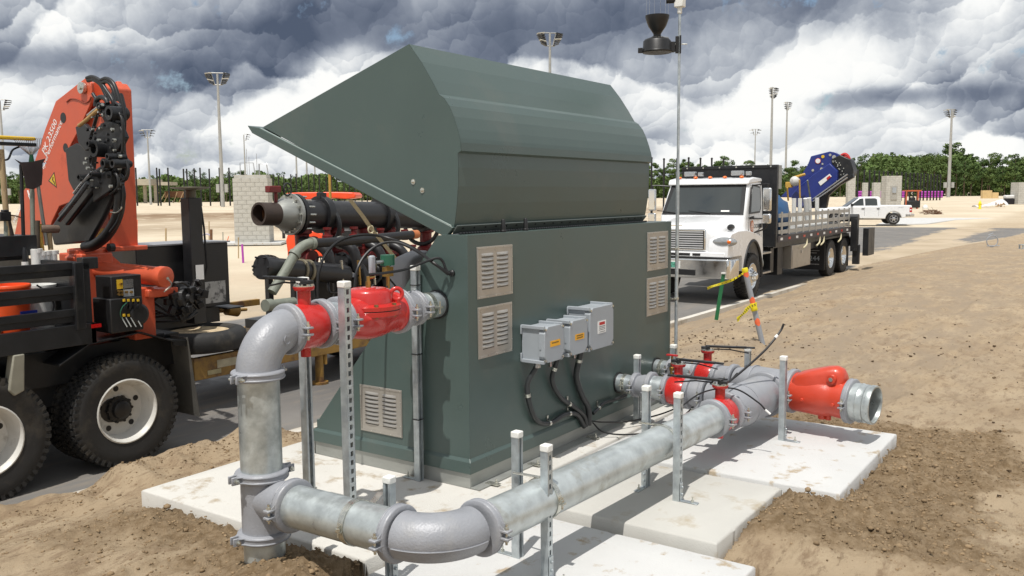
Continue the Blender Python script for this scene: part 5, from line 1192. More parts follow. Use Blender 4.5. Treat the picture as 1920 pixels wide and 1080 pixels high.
def hydrant():
    p = ground_at(1837, 392); k = (p - CAM).dot(FW) / FPX; t = thing('fire_hydrant', 'yellow fire hydrant on the pale verge at the right', 'fire hydrant', p)
    b = MB(); b.lathe(p, (0, 0, 1), [(0, 3.3 * k), (1.2 * k, 3.3 * k), (1.4 * k, 2.1 * k), (10 * k, 2.1 * k), (10.2 * k, 3 * k), (11 * k, 3 * k), (12.5 * k, 2.2 * k), (14.5 * k, 1 * k), (16 * k, .8 * k), (16 * k, 0)], 12); b.build('barrel', mat('bright_yellow_hydrant', (.85, .75, .02), .4, 0, .05), t)
    u = Vector((RT.x, RT.y, 0)).normalized()
    for s in (-1, 1): b = MB(); b.cyl(p + Vector((0, 0, 7.5 * k)) + u * s * 1.5 * k, p + Vector((0, 0, 7.5 * k)) + u * s * 3.6 * k, 1.1 * k, n=8); b.build('outlet', M['yel'], t)
hydrant()
def piles():
    r = random.Random(4)
    p = ground_at(1746, 402); k = (p - CAM).dot(FW) / FPX; b = MB(); u = Vector((RT.x, RT.y, 0)).normalized(); v = Vector((-u.y, u.x, 0))
    for i in range(70):
        c = p + u * r.uniform(-14, 16) * k + v * r.uniform(-6, 6) * k + Vector((0, 0, r.uniform(.3, 10) * k)); d = (u * r.uniform(-1, 1) + v * r.uniform(-.5, .5) + Vector((0, 0, r.uniform(-.25, .25)))).normalized() * r.uniform(4, 10) * k; c.z = max(c.z - abs((c - p).dot(u)) * .35, p.z + .05); b.cyl(c - d, c + d, .35 * k, n=4)
    o = single(b.build('rebar_pile', M['rust']), p); tag(o, 'rusty heap of steel rods behind the white pickup', 'rebar heap'); o['kind'] = 'stuff'
    # pale sheeting heap and black vault with white covers
    p = ground_at(1862, 388); k = (p - CAM).dot(FW) / FPX; b = MB(); n = 22; V = []; F = []
    for i in range(n):
        for j in range(8):
            s = i / (n - 1); tt = j / 7; h = (3 + 21 * max(0, (s - .25)) ** 1.1) * math.sin(math.pi * (.12 + .80 * tt)) * (1 - max(0, s - .86) * 4) + r.uniform(-.8, .8); V.append(p + u * (-36 + 60 * s) * k + v * (-10 + 20 * tt) * k + Vector((0, 0, max(h, 0) * k)))
    for i in range(n - 1):
        for j in range(7): F.append((i * 8 + j, i * 8 + j + 1, (i + 1) * 8 + j + 1, (i + 1) * 8 + j))
    b.add(V, F); o = single(b.build('sheeted_heap', M['dirtcloth'], smooth=50), p); tag(o, 'heap under pale grey sheeting by the yellow hydrant', 'covered heap')
    q = ground_at(1868, 388); b = MB()
    for i in range(24): c = q + u * r.uniform(-8, 9) * k + Vector((0, 0, r.uniform(.5, 8) * k)) - v * 11 * k; b.box(c, (r.uniform(4, 9) * k, 1 * k, .8 * k), Matrix.Rotation(r.uniform(-.6, .6), 3, 'Y'))
    o = single(b.build('timber_heap', mat('tawny_timber', (.42, .24, .08), .8, 0, .3, 3)), q); tag(o, 'tangle of tawny timber in front of the grey sheeting', 'timber heap'); o['kind'] = 'stuff'
    q = ground_at(1906, 383); k = (q - CAM).dot(FW) / FPX; R = Matrix((u, v, Vector((0, 0, 1)))).transposed(); t = thing('storage_vault', 'long black box with white covers at the right picture edge', 'vault', q)
    b = MB(); b.box(q + Vector((0, 0, 5 * k)), (52 * k, 16 * k, 10 * k), R); b.build('vault_body', M['vault'], t); b = MB(); b.box(q + Vector((0, 0, 13.5 * k)), (46 * k, 13 * k, 7 * k), R); b.build('vault_cover', M['dirtcloth'], t, bevel=2 * k)
    q = ground_at(1853, 372); k = (q - CAM).dot(FW) / FPX; t = thing('plywood_stack', 'yellowish plywood boxes in front of the right wood', 'plywood stack', q)
    for x, w_, h_ in ((-4, 17, 15), (11, 12, 11)): b = MB(); b.box(q + u * x * k + Vector((0, 0, h_ * k / 2)), (w_ * k, 8 * k, h_ * k), R); b.build('plywood_box', mat('plywood', (.62, .45, .22), .7, 0, .1, 1), t)
    # pale verge
    pts = [ground_at(a, c) for a, c in ((1640, 424), (1740, 421), (1790, 413), (1905, 407), (1895, 400), (1770, 397), (1700, 400))]
    b = MB(); b.prism([(q.x, q.y, -.52) for q in pts], (0, 0, .10)); o = b.build('verge', CW, smooth=0); o['kind'] = 'structure'
    # loose items on the sand at the right
    p = at_z(1860, 462, -.40); k = (p - CAM).dot(FW) / FPX; b = MB(); b.torus(p + Vector((0, 0, 10 * k)) , v, 10.5 * k, .9 * k, 20, 6); b.tube([p - u * 10 * k + Vector((0, 0, .8 * k)), p + u * 14 * k + Vector((0, 0, 1.2 * k))], 1.0 * k, 6); b.tube([p - u * 8 * k + Vector((0, 0, 21 * k)), p + u * 1 * k + Vector((0, 0, 25 * k))], .9 * k, 6); o = single(b.build('hose_coil', M['greypvc']), p); tag(o, 'loose grey hose ring standing on the sand at the right', 'hose')
    p = at_z(1920, 468, -.42); k = (p - CAM).dot(FW) / FPX; b = MB()
    for z in (1, 9): b.box(p + Vector((0, 0, z * k)), (14 * k, 14 * k, 1.4 * k), R)
    for sx in (-1, 1):
        for sy in (-1, 1): b.box(p + u * sx * 5.5 * k + v * sy * 5.5 * k + Vector((0, 0, 5 * k)), (2 * k, 2 * k, 8 * k), R)
    o = single(b.build('steel_crate', M['galv']), p); tag(o, 'small open metal crate cut by the right picture edge', 'crate')
piles()
def stakes_right():
    # leaning grey pipe with caution tape, green post
    a = at_z(1432, 655, -.22); D = (a - CAM).dot(FW); top = CAM + ray(1396, 503) * (D * .995)
    t = thing('leaning_pipe', 'leaning grey plastic pipe with orange paint marks and caution tape, stuck in the sand', 'pipe', a)
    d = (top - a); r = .036
    b = MB(); b.cyl(a - d * .08, top, r, n=18); b.build('pipe', M['greypvc'], t)
    for f, h in ((.93, .10), (.60, .12), (.34, .12)):
        b = MB(); c = a + d * f; n = d.normalized(); s = n.cross(FW).normalized() * -1; pts = []
        for i in range(7): an = -1.2 + i * .5; pts.append((an, h * (1 - abs(i - 3) / 4)))
        V = []; F = []
        tf = (CAM - c); tf = (tf - n * tf.dot(n)).normalized(); sd = n.cross(tf)
        for i, (an, hh) in enumerate(pts): o_ = (tf * math.cos(an) + sd * math.sin(an)) * (r + .0015); V += [c + o_ - n * hh / 2, c + o_ + n * hh / 2]
        F = [(2 * i, 2 * i + 2, 2 * i + 3, 2 * i + 1) for i in range(6)]; b.add(V, F); b.build('paint_mark', M['fluo'], t)
    g = at_z(1343, 600, -.42); Dg = (g - CAM).dot(FW); gt = CAM + ray(1357, 512) * Dg
    b = MB(); dd = (gt - g).normalized(); s = dd.cross(FW).normalized(); f = s.cross(dd)
    for o_ in (-1, 1): b.prism([g + s * o_ * .035, g + s * o_ * .028 + f * .03, g + s * o_ * .0 + f * .002, g], gt - g)
    b.build_ = None; o = single(b.build('steel_post', M['greenp']), g); tag(o, 'green steel T post leaning in the sand in front of the white truck', 'post'); o2 = MB(); o2.box(gt, (.07, .07, .03)); o2 = o2.build('post_tip', M['pvc'], None); o2.parent = o; o2.data.transform(Matrix.Translation(-g))
    def ribbon(pts, w, lab):
        sp = spline(pts, 6); V = []; F = []; r2 = random.Random(len(lab))
        for i, p in enumerate(sp): tw = .5 * math.sin(i * .5) ; V += [p + Vector((0, 0, w / 2)) + RT * tw * w * .4, p - Vector((0, 0, w / 2)) - RT * tw * w * .4]
        b = MB(); b.add(V, [(2 * i, 2 * i + 2, 2 * i + 3, 2 * i + 1) for i in range(len(sp) - 1)]); o = single(b.build('caution_tape', M['tape']), pts[0]); tag(o, lab, 'caution tape', 'pieces of yellow caution tape')
        b = MB()
        for i in range(1, len(sp) - 1, 2): m0 = sp[i]; m1 = sp[i + 1]; e = (m1 - m0).normalized(); b.box((m0 + m1) / 2 - FW * .006, ((m1 - m0).length * .5, .003, w * .5), Matrix((e, FW, e.cross(FW))).transposed())
        q = b.build('tape_print', M['inkl'], None); q.parent = o; q.data.transform(Matrix.Translation(-Vector(pts[0])))
    Dt = D * .99
    ribbon([CAM + ray(x, y) * q for x, y, q in ((1394, 512, Dt), (1375, 524, Dt), (1352, 532, Dt * 1.02), (1335, 537, Dt * 1.04), (1326, 541, Dt * 1.05))], .034, 'yellow caution tape strung from the leaning pipe top to the green post')
    ribbon([CAM + ray(x, y) * Dt for x, y in ((1419, 570), (1405, 576), (1396, 585), (1388, 594), (1382, 600))], .055, 'crumpled yellow caution tape hanging halfway down the leaning pipe')
    b = MB(); c = a + d * .52; b.lathe(c - d.normalized() * .05, d, [(0, r + .004), (.02, r + .012), (.05, r + .008), (.09, r + .014), (.11, r + .004)], 14); b.build('tape_wrap', M['tape'], t); b = MB(); c = a + d * .95; b.lathe(c, d, [(0, r + .003), (.03, r + .010), (.06, r + .003)], 14); b.build('tape_wrap', M['tape'], t)
stakes_right()
# ============================================================ VEHICLES
def wheel(parent, c, side, R, W, rimR, rimm, tread=48, rows=4, dish=.12, hub=M['black'], deep=True, holes=5, lugs=10, coordsys=None, name='wheel'):
    """wheel with its face towards `side` (unit vector along the axle)"""
    c = Vector(c); s = Vector(side).normalized(); a, u, v = frame(s); h = W / 2
    b = MB(); rp = rimR
    b.lathe(c, s, [(-h, rp), (-h, R * .80), (-h * .96, R * .93), (-h * .80, R * .975), (-h * .3, R * .985), (h * .3, R * .985), (h * .80, R * .975), (h * .96, R * .93), (h * 1.02, R * .84), (h * 1.0, R * .76), (h * .93, rp + .02), (h * .90, rp)], 44, c1=False)
    ty = b.build('tyre', M['rub'], None, smooth=50)
    w = ty; 
    b = MB(); d = h * .90
    if deep: b.lathe(c, s, [(d + .004, rp + .008), (d + .010, rp - .004), (d - .01, rp - .022), (d - dish * .35, rp - .035), (d - dish, rp - .055), (d - dish * 1.05, rp * .5), (d - dish * .98, rp * .36), (d - dish * .98, 0)], 40, c0=False)
    else: b.lathe(c, s, [(d + .004, rp + .008), (d + .010, rp - .004), (d - .015, rp - .03), (d - .02, rp * .62), (d + .035, rp * .42), (d + .04, 0)], 40, c0=False)
    rim = b.build(name, rimm, parent, smooth=50)
    ty.parent = rim; root = parent
    while root.parent is not None: root = root.parent
    ty.data.transform(Matrix.Translation(-ORG.get(root.name, Vector())))
    b = MB()
    if tread:
        for i in range(tread):
            for j in range(rows):
                th = 2 * math.pi * (i + .5 * (j % 2)) / tread; rr = R * .985; o = -h * .78 + (j + .5) * (h * 1.56 / rows); e = u * math.cos(th) + v * math.sin(th); tg = s.cross(e)
                b.box(c + e * (rr + .004) + s * o, (h * 1.56 / rows * .82, .024, 2 * math.pi * R / tread * .66), Matrix((s, e, tg)).transposed())
            th = 2 * math.pi * i / tread; e = u * math.cos(th) + v * math.sin(th); tg = s.cross(e)
            for sg in (-1, 1): b.box(c + e * R * .955 + s * sg * h * .93, (h * .12, .05, 2 * math.pi * R / tread * .5), Matrix((s, e, tg)).transposed())
        k = b.build('tread', M['rub'], rim, smooth=0); k['kind'] = 'stuff'
    b = MB(); zf = d - dish * .98 if deep else d + .04
    b.lathe(c + s * zf, s, [(0, rp * .42), (.03, rp * .40), (.035, rp * .30), (.07, rp * .28), (.08, rp * .22), (.08, 0)], 20)
    for i in range(lugs):
        th = 2 * math.pi * i / lugs; e = u * math.cos(th) + v * math.sin(th); b.cyl(c + s * zf + e * rp * .40, c + s * (zf + .035) + e * rp * .40, .013, n=6)
    b.build('hub', hub, rim)
    if deep and holes:
        b = MB()
        for i in range(holes):
            th = 2 * math.pi * (i + .3) / holes; e = u * math.cos(th) + v * math.sin(th); b.lathe(c + s * (d - dish * 1.04 + .003) + e * rp * .66, s, [(0, 0), (0, .026), (.002, .026), (.002, 0)], 12)
        b.build('hand_hole', M['black'], rim)
    return rim
K = M['blackp']
def left_truck():
    t = thing('crane_truck', 'black flatbed truck with an orange folding crane, cut by the left picture edge', 'truck', (-.5, 5.0, -.5)); Y0 = 3.85
    # frame, deck
    b = MB(); b.bb((-6.0, 4.55, .28), (.75, 4.63, .55)); b.bb((-6, 5.45, .28), (.75, 5.53, .55)); b.build('chassis_rail', K, t)
    b = MB(); b.bb((-6.0, Y0 + .02, .70), (-.36, 6.2, .76)); b.build('deck', K, t)
    b = MB(); b.bb((-6.0, Y0 - .02, .66), (-.285, Y0 + .03, .84)); b.bb((-.33, Y0 - .02, .66), (-.285, 6.2, .84)); b.build('side_rail', K, t, bevel=.004)
    for zc in (1.315, 1.115, .92):
        for dz, tk in ((.028, .034), (-.035, .022)):
            b = MB(); b.box((-3.2, Y0 - (.0 if dz > 0 else -.012), zc + dz * .9), (5.5, tk, .062 if dz > 0 else .058)); b.build('side_slat', K, t, bevel=.004)
    for x in (-.42, -1.9, -3.4):
        b = MB(); b.bb((x - .045, Y0 - .035, .80), (x + .045, Y0 + .045, 1.365)); b.bb((x - .045, Y0 - .05, .80), (x - .03, Y0 - .03, 1.365)); b.build('stake_post', K, t, bevel=.004)
    b = MB(); b.bb((-.36, Y0 + .0, .82), (-.30, 6.2, 1.36)); b.bb((-.36, Y0, 1.30), (-.22, Y0 + .10, 1.40)); b.build('headboard', K, t, bevel=.006)
    b = MB(); b.bb((-6, 4.7, 1.36), (-.38, 4.76, 1.56)); b.bb((-.95, 4.60, 1.40), (-.35, 5.5, 1.58)); b.build('tool_rack', K, t, bevel=.004)
    b = MB(); b.bb((-.33, Y0 - .034, .795), (-.245, Y0 - .021, .825)); b.build('marker_lamp', M['redlens'], t)
    b = MB(); b.prism([(-.99, Y0 - .03, .66), (-.90, Y0 - .03, .66), (-.92, Y0 - .03, .36), (-1.0, Y0 - .03, .33), (-1.04, Y0 - .03, .38)], (0, .10, 0)); b.build('ratchet_webbing', mat('dirty_canvas', (.26, .25, .20), .8, 0, .15, 5), t, bevel=.01)
    # underside bulk and mudguards
    b = MB(); b.bb((-6, 4.2, .10), (.70, 5.9, .30)); b.bb((-.9, 4.1, .30), (.70, 6.0, .60)); b.cyl((-.08, 4.0, .0), (-.08, 6.0, .0), .11); b.cyl((-1.22, 4.0, .0), (-1.22, 6.0, .0), .11); b.build('axle_housing', K, t)
    b = MB(); xs = [(-.62, .52), (-.35, .665), (.10, .70), (.14, .70), (.46, .575), (.60, .56)]
    b.prism([(x, Y0 - .02, z) for x, z in xs] + [(x, Y0 - .02, z - .012) for x, z in reversed(xs)], (0, .62, 0)); b.build('mudguard', K, t)
    b = MB(); b.prism([(.46, Y0 - .01, .585), (.60, Y0 - .01, .57), (.60, Y0 - .01, .50), (.46, Y0 - .01, .53)], (0, .012, 0)); b.build('guard_gusset', K, t)
    b = MB(); b.prism([(.600, Y0 - .03, .585), (.606, Y0 - .03, .585), (.70, Y0 - .03, -.20), (.694, Y0 - .03, -.20)], (0, .60, 0)); b.build('mudflap', M['mud'], t)
    for x in (-.02, -1.22):
        wheel(t, (x, Y0 + .115, .0), (0, -1, 0), .505, .24, .285, M['rimw'], 50, 4, .15); wheel(t, (x, Y0 + .43, .0), (0, -1, 0), .505, .24, .285, M['rimw'], 50, 3, .10, holes=0)
        wheel(t, (x, 6.15, .0), (0, 1, 0), .505, .24, .285, M['rimw'], 0, 0, .15, holes=0)
    # black box and flipped-up stabiliser leg at the far rear corner
    b = MB(); b.bb((1.20, 5.55, .60), (2.42, 6.15, 1.36)); b.build('side_box', K, t, bevel=.008)
    b = MB(); b.bb((1.18, 5.53, 1.362), (2.44, 6.17, 1.378)); b.build('box_lid', mat('dusty_box_top', (.30, .31, .33), .5, .2, .08, 3), t)
    b = MB(); b.bb((2.0, 5.545, .64), (2.36, 5.5495, .90)); b.build('worn_sign', mat('worn_label', (.42, .42, .41), .6, 0, .2, 8, (.10, .10, .10), (.5, .6), 9), t)
    b = MB(); b.bb((2.30, 5.45, .555), (2.55, 6.1, .57)); b.bb((.7, 5.6, .40), (2.3, 5.72, .58)); b.build('box_bracket', K, t)
    b = MB(); b.bb((1.755, 5.34, .45), (1.925, 5.50, 1.90)); b.build('stabiliser_leg', K, t, bevel=.008); b = MB(); b.cyl((1.84, 5.42, 1.90), (1.84, 5.42, 1.99), .06, n=14); b.lathe((1.84, 5.42, 1.99), (0, 0, 1), [(0, .10), (.02, .215), (.035, .215), (.04, .0)], 26); b.build('stabiliser_foot', mat('dusty_steel_foot', (.16, .15, .11), .6, .2, .2, 6), t)
    b = MB(); b.tube([(1.95, 5.40, 1.85), (1.97, 5.38, 1.55), (1.98, 5.37, 1.1), (1.95, 5.38, .98)], .012, 6); b.bb((1.80, 5.333, 1.0), (1.90, 5.3395, 1.12)); b.build('stabiliser_hose', M['black'], t)
    b = MB(); b.bb((1.80, 5.332, .96), (1.905, 5.3325 - .004, 1.13)); b.build('white_decal', M['whitel'], t)
    # crane base, slew column
    O = M['crane']
    b = MB(); b.bb((.08, 4.66, .55), (.40, 5.06, 1.38)); b.lathe((.26, 4.86, 1.30), (0, 0, 1), [(0, .20), (.05, .205), (.06, .18), (.12, .18)], 24); b.build('crane_base', O, t, bevel=.02)
    for gy in (4.70, 4.95): b = MB(); b.prism([(.40, gy, 1.36), (.40, gy, 1.08), (.72, gy, 1.02), (.55, gy, 1.22)], (0, .03, 0)); b.build('base_gusset', O, t)
    # slew cylinder reaching towards the camera
    b = MB(); b.lathe((.22, 5.0, 1.225), (.17, -1.12, -.045), [(0, .12), (.05, .12), (.08, .088), (1.12, .088), (1.13, .096), (1.20, .096), (1.205, .088), (1.205, 0)], 28); b.build('slew_cylinder', O, t)
    b = MB(); q = at_y(311, 522, 3.84); b.cyl(q, q + Vector((0, -.03, 0)), .016, n=8)
    for i in range(5): a = i * 1.257 + .3; b.cyl(q + Vector((math.cos(a) * .062, .02, math.sin(a) * .062)), q + Vector((math.cos(a) * .062, -.006, math.sin(a) * .062)), .007, n=6)
    b.tube(spline([q + Vector((0, -.03, 0)), q + Vector((.02, -.05, -.06)), q + Vector((-.04, -.02, -.12))], 5), .008, 6); b.build('cylinder_fitting', M['zinc'], t)
    b = MB(); b.bb((.18, 4.0, .60), (.40, 4.25, 1.08)); b.bb((.30, 3.95, .98), (.62, 4.20, 1.06)); b.build('crane_outrigger', O, t, bevel=.015)
    # column and boom plates (transverse, in the x = .35 .. .8 slab)
    def pl(pts, x, e, nm, m, bev=.006, parent=t): b = MB(); b.prism([at_x(a / 2.7, 120 + c / 2.7, x) for a, c in pts], (e, 0, 0)); return b.build(nm, m, parent, bevel=bev)
    side = [(430, 72), (462, 96), (466, 170), (452, 215), (400, 330), (352, 420), (345, 560), (372, 640), (380, 690), (300, 720), (262, 800), (232, 915), (62, 915), (120, 640), (150, 600), (235, 500), (175, 492), (228, 330), (282, 188)]
    pl(side, .36, .03, 'boom_side_plate', O); pl([(a + 6, c + 2) for a, c in side], .80, .03, 'boom_side_plate', O)
    pl([(300, 200), (430, 90), (440, 250), (340, 420), (250, 440)], .391, .408, 'boom_web', O, 0)
    pl([(150, 860), (200, 640), (330, 560), (330, 700), (250, 860)], .391, .408, 'boom_web', O, 0)
    b = MB(); c0 = at_x(424 / 2.7, 120 + 122 / 2.7, .355); b.cyl(c0, c0 - Vector((.035, 0, 0)), .055, n=20); b.cyl(c0 - Vector((.035, 0, 0)), c0 - Vector((.05, 0, 0)), .02, n=8); b.build('boom_pin', M['zinc'], t)
    for a, c, r in ((320, 272, .052), (332, 424, .045)): b = MB(); q = at_x(a / 2.7, 120 + c / 2.7, .3595); b.lathe(q, (-1, 0, 0), [(0, 0), (0, r), (.002, r), (.002, 0)], 18); b.build('plate_hole', M['black'], t)
    b = MB(); pts = [at_x(a / 2.7, 120 + c / 2.7, .357) for a, c in ((338, 192), (360, 176), (395, 180), (430, 196), (452, 186), (462, 165))]; b.tube(spline(pts, 5), .008, 6); b.build('plate_edge_shade', mat('shadowed_orange_edge', (.32, .05, .022), .5, 0, .1), t)  # line across the plate, the edge's shadow put into a darker orange
    # column on the right with rear flange
    col = [(440, 140), (468, 90), (500, 86), (522, 118), (530, 300), (545, 600), (560, 938), (440, 940), (430, 700), (430, 250)]
    pl(col, .44, .30, 'slew_column', O, .012)
    pl([(568, 100), (590, 86), (612, 118), (618, 300), (600, 310), (575, 200)], .70, .05, 'column_ear', O)
    b = MB(); b.bb((.36, 4.66, 1.385), (.78, 5.06, 1.43)); b.build('column_flange', O, t, bevel=.01); b = MB(); q = at_x(575 / 2.7, 120 + 928 / 2.7, .33); b.cyl(q, q - Vector((.05, 0, 0)), .04, n=12); b.build('flange_bolt', K, t)
    # decals
    b = MB(); b.prism([at_x(a / 2.7, 120 + c / 2.7, .4385) for a, c in ((500, 832), (540, 832), (540, 900), (475, 902))], (-.002, 0, 0)); b.build('yellow_decal', M['yel'], t)
    tri = MB(); tri.prism([at_x(a / 4.5, 260 + c / 4.5, .3595) for a, c in ((458, 280), (408, 356), (480, 416))], (-.0015, 0, 0)); td = tri.build('warning_triangle', M['inkl'], t)
    tri = MB(); tri.prism([at_x(a / 4.5, 260 + c / 4.5, .3578) for a, c in ((455, 296), (418, 355), (472, 400))], (-.0015, 0, 0)); tri.build('triangle_field', M['yel'], td); tri = MB(); tri.tube([at_x(a / 4.5, 260 + c / 4.5, .3555) for a, c in ((448, 322), (444, 350), (456, 362), (462, 385))], .005, 5); tri.build('triangle_symbol', M['inkl'], td)
    def label(s, p0, p1, up, size): a = at_x(*p0, .3592); c = at_x(*p1, .3592); w_ = at_x(*up, .3592); o_ = text(s, 1.0, (0, 0, 0), (1, 0, 0), (0, 1, 0), M['whitel'], t, 0); w1 = o_.dimensions.x or 4; bpy.data.objects.remove(o_); text(s, (c - a).length / w1, a, c - a, w_ - a, M['whitel'], t, .0012)
    label('PK 23500', (84, 291), (107, 231), (70, 280), .185); label('Performance', (89, 298), (117, 231), (77, 290), .155)
    label('by res', (82, 318), (90, 296), (70, 312), .10)
    b = MB()
    for pts in (((52, 357), (58, 377)), ((58, 353), (64, 372)), ((54, 368), (62, 362))): b.tube([at_x(*q, .355) for q in pts], .008, 5)
    b.build('white_emblem', M['whitel'], t)
    label('SALES 2018', (27, 420), (42, 385), (18, 414), .085)
    # black knuckle and telescoping arms
    def pk(pts, x, e, nm='knuckle_plate', bev=.008): b = MB(); b.prism([at_x(a / 2.7, 120 + c / 2.7, x) for a, c in pts], (e, 0, 0)); return b.build(nm, K, t, bevel=bev)
    pk([(250, 832), (440, 560), (540, 490), (630, 470), (638, 560), (580, 650), (520, 780), (450, 904), (270, 918)], .16, .05, 'telescopic_boom', .02)
    pk([(290, 760), (430, 600), (520, 500), (560, 520), (470, 640), (330, 820)], .06, .05, 'telescopic_boom', .015)
    pk([(330, 430), (385, 400), (470, 450), (460, 560), (400, 620), (370, 640), (345, 590)], .24, .05)
    pk([(380, 318), (420, 300), (480, 360), (470, 420), (430, 440), (395, 400)], .14, .05); pk([(470, 360), (490, 320), (530, 290), (600, 300), (630, 370), (600, 430), (560, 470), (520, 470), (490, 430), (470, 440), (450, 420)], .08, .05)
    pk([(500, 190), (560, 185), (600, 205), (618, 270), (610, 330), (570, 345), (540, 320), (505, 250)], .14, .05); pk([(600, 600), (600, 720), (560, 740), (548, 640), (570, 560), (625, 540)], .26, .05)
    def tb(p, r, nm, m=K, x=.1): b = MB(); b.tube(spline([at_x(a / 2.7, 120 + c / 2.7, x) for a, c in p], 6), r, 10); return b.build(nm, m, t)
    for a, c, r, dx in ((515, 430, .075, .03), (592, 250, .062, .05), (562, 505, .04, .02), (540, 215, .03, .05), (440, 575, .035, .0), (610, 505, .04, 0), (486, 405, .03, 0), (500, 560, .02, 0), (585, 470, .03, -.02)):
        b = MB(); q = at_x(a / 2.7, 120 + c / 2.7, .04 + dx); b.ring(q, (1, 0, 0), r * .6, r, .16, 20); b.cyl(q + Vector((.05, 0, 0)), q + Vector((.1, 0, 0)), r * .7, n=14); b.build('knuckle_bush', K, t)
    tb([(300, 790), (380, 690), (445, 600)], .022, 'extension_cylinder', mat('dark_steel_rod', (.10, .11, .12), .3, .6, .1), -.01); tb([(375, 655), (410, 610), (470, 545)], .014, 'extension_cylinder', M['steelr'], -.01)
    tb([(486, 215), (488, 185), (510, 168), (535, 178), (545, 200)], .022, 'boom_hook', K, .08)
    tb([(400, 312), (430, 290), (470, 255), (500, 230)], .018, 'worn_hook_bar', mat('tawny_rod', (.42, .26, .10), .6, .1, .2, 8), .03); tb([(445, 262), (480, 232), (520, 205)], .014, 'worn_hook_bar', M['skid'], .03)
    b = MB(); q = at_x(516 / 2.7, 120 + 203 / 2.7, .06); b.cyl(q, q + Vector((.15, 0, 0)), .035, n=12); b.build('orange_pin', O, t)
    for i, p in enumerate(([(440, 72), (470, 66), (510, 90), (545, 150), (560, 190)], [(445, 84), (475, 80), (512, 108), (540, 165)], [(508, 84), (540, 74), (575, 100), (600, 170), (612, 230), (622, 330)], [(515, 96), (545, 90), (572, 125), (590, 190), (600, 240)], [(640, 490), (650, 540), (636, 585), (610, 560)], [(600, 240), (622, 300), (622, 420), (610, 480)], [(600, 480), (640, 500), (648, 555), (615, 600)], [(470, 440), (455, 500), (480, 540), (520, 560)], [(560, 560), (590, 560), (600, 620), (560, 660)])):
        tb(p, .019 if i < 4 else .014, 'hydraulic_hose', M['black'], .08 if i > 3 else .30)
    tb([(600, 600), (606, 700), (590, 780), (545, 860), (480, 915), (430, 925)], .050, 'thick_hydraulic_hose', M['black'], .15)
    tb([(560, 750), (590, 752), (612, 735), (616, 722)], .006, 'wire_loop', M['zinc'], .09)
    for p in ([(470, 150), (500, 210), (480, 300), (455, 380)], [(610, 150), (630, 260), (628, 420), (640, 500)], [(560, 330), (590, 420), (560, 520), (500, 600)], [(590, 330), (620, 440), (600, 560), (560, 640)], [(530, 120), (575, 200), (560, 300), (590, 400)], [(620, 600), (628, 680), (600, 790), (560, 850)]):
        tb(p, .016, 'hydraulic_hose', M['black'], .12)
    pk([(470, 560), (560, 540), (560, 640), (470, 700)], .05, .05); pk([(560, 140), (600, 150), (622, 240), (600, 250), (570, 215)], .30, .05)
    r = random.Random(8)
    for i in range(60):
        a, c = r.uniform(430, 625), r.uniform(230, 640); b = MB(); q = at_x(a / 2.7, 120 + c / 2.7, .045); b.cyl(q, q - Vector((.025, 0, 0)), r.uniform(.008, .018), n=6); b.build('hose_fitting', r.choice([K, K, K, M['zinc'], M['skid']]), t)
    # control station: panel and valve bank
    def P3(a, c, y): return at_y(a / 3.857, 340 + c / 3.857, y)
    b = MB(); p0, p1 = P3(800, 690, Y0), P3(1030, 860, Y0); b.bb((p0.x, Y0, p1.z), (p1.x, Y0 + .25, p0.z)); b.build('control_cabinet', M['black'], t, bevel=.008)
    for (a0, c0_, a1, c1_, m) in ((842, 712, 888, 776, M['yel']), (888, 712, 964, 776, M['steelr']), (890, 776, 968, 828, M['jbox'])):
        p0, p1 = P3(a0, c0_, Y0), P3(a1, c1_, Y0); b = MB(); b.bb((p0.x, Y0 - .0205 + .02, p1.z), (p1.x, Y0 - .004, p0.z)); b.build('control_plate', m, t)
    for a, c in ((870, 742), (910, 800), (945, 800), (855, 796), (876, 796), (855, 818), (876, 818)): b = MB(); q = P3(a, c, Y0 - .004); b.cyl(q, q - Vector((0, .022, 0)), .011, n=10); b.build('control_button', M['brass'], t)
    b = MB(); q0, q1 = P3(790, 870, Y0 - .02), P3(1110, 1060, Y0 - .02); b.bb((q0.x, Y0 - .03, q1.z), (q1.x - .10, Y0 + .25, q0.z + .02)); b.lathe((q1.x - .14, Y0 - .05, (q0.z + q1.z) / 2), (0, 1, 0), [(0, .08), (.02, .10), (.35, .10)], 20); b.build('valve_bank', M['black'], t, bevel=.01)
    for i in range(4):
        for (c, m) in ((860, 0), (968, 0)):
            q = P3((895, 927, 963, 997)[i], c, Y0 - .032); b = MB(); b.box(q, (.018, .02, .022)); b.build('valve_tag', M['yel'], t)
        q = P3((880, 910, 945, 985)[i], 985, Y0 - .035); b = MB(); b.cyl(q, q + Vector((.028, -.03, -.085)), .006, n=6); b.build('control_lever', M['zinc'], t)
        q = P3((905, 935, 970, 1005)[i], 880, Y0 - .035); b = MB(); b.box(q + Vector((0, -.01, -.02)), (.022, .02, .07), Matrix.Rotation(.3, 3, 'Y')); b.build('lever_boot', M['black'], t)
    b = MB(); b.tube(spline([P3(925, 870, Y0 - .05), P3(885, 910, Y0 - .06), P3(870, 960, Y0 - .05), P3(885, 1000, Y0 - .04)], 6), .004, 5); b.build('green_wire', M['greenv'], t)
    # hose reel lump at the right
    b = MB(); c = P3(1300, 850, 4.05)
    b.lathe(c - Vector((.02, .0, 0)), (.35, -1, .1), [(0, .15), (.05, .17), (.07, .17), (.075, .12), (.12, .11), (.125, .05), (.16, .05), (.16, 0)], 10)
    for i in range(34): a = r.uniform(0, 6.28); rr = r.uniform(.08, .20); q = c + Vector((math.cos(a) * rr, r.uniform(-.2, .05), math.sin(a) * rr)); b.box(q, (r.uniform(.03, .08), .06, r.uniform(.03, .08)), Matrix.Rotation(a, 3, 'Y'))
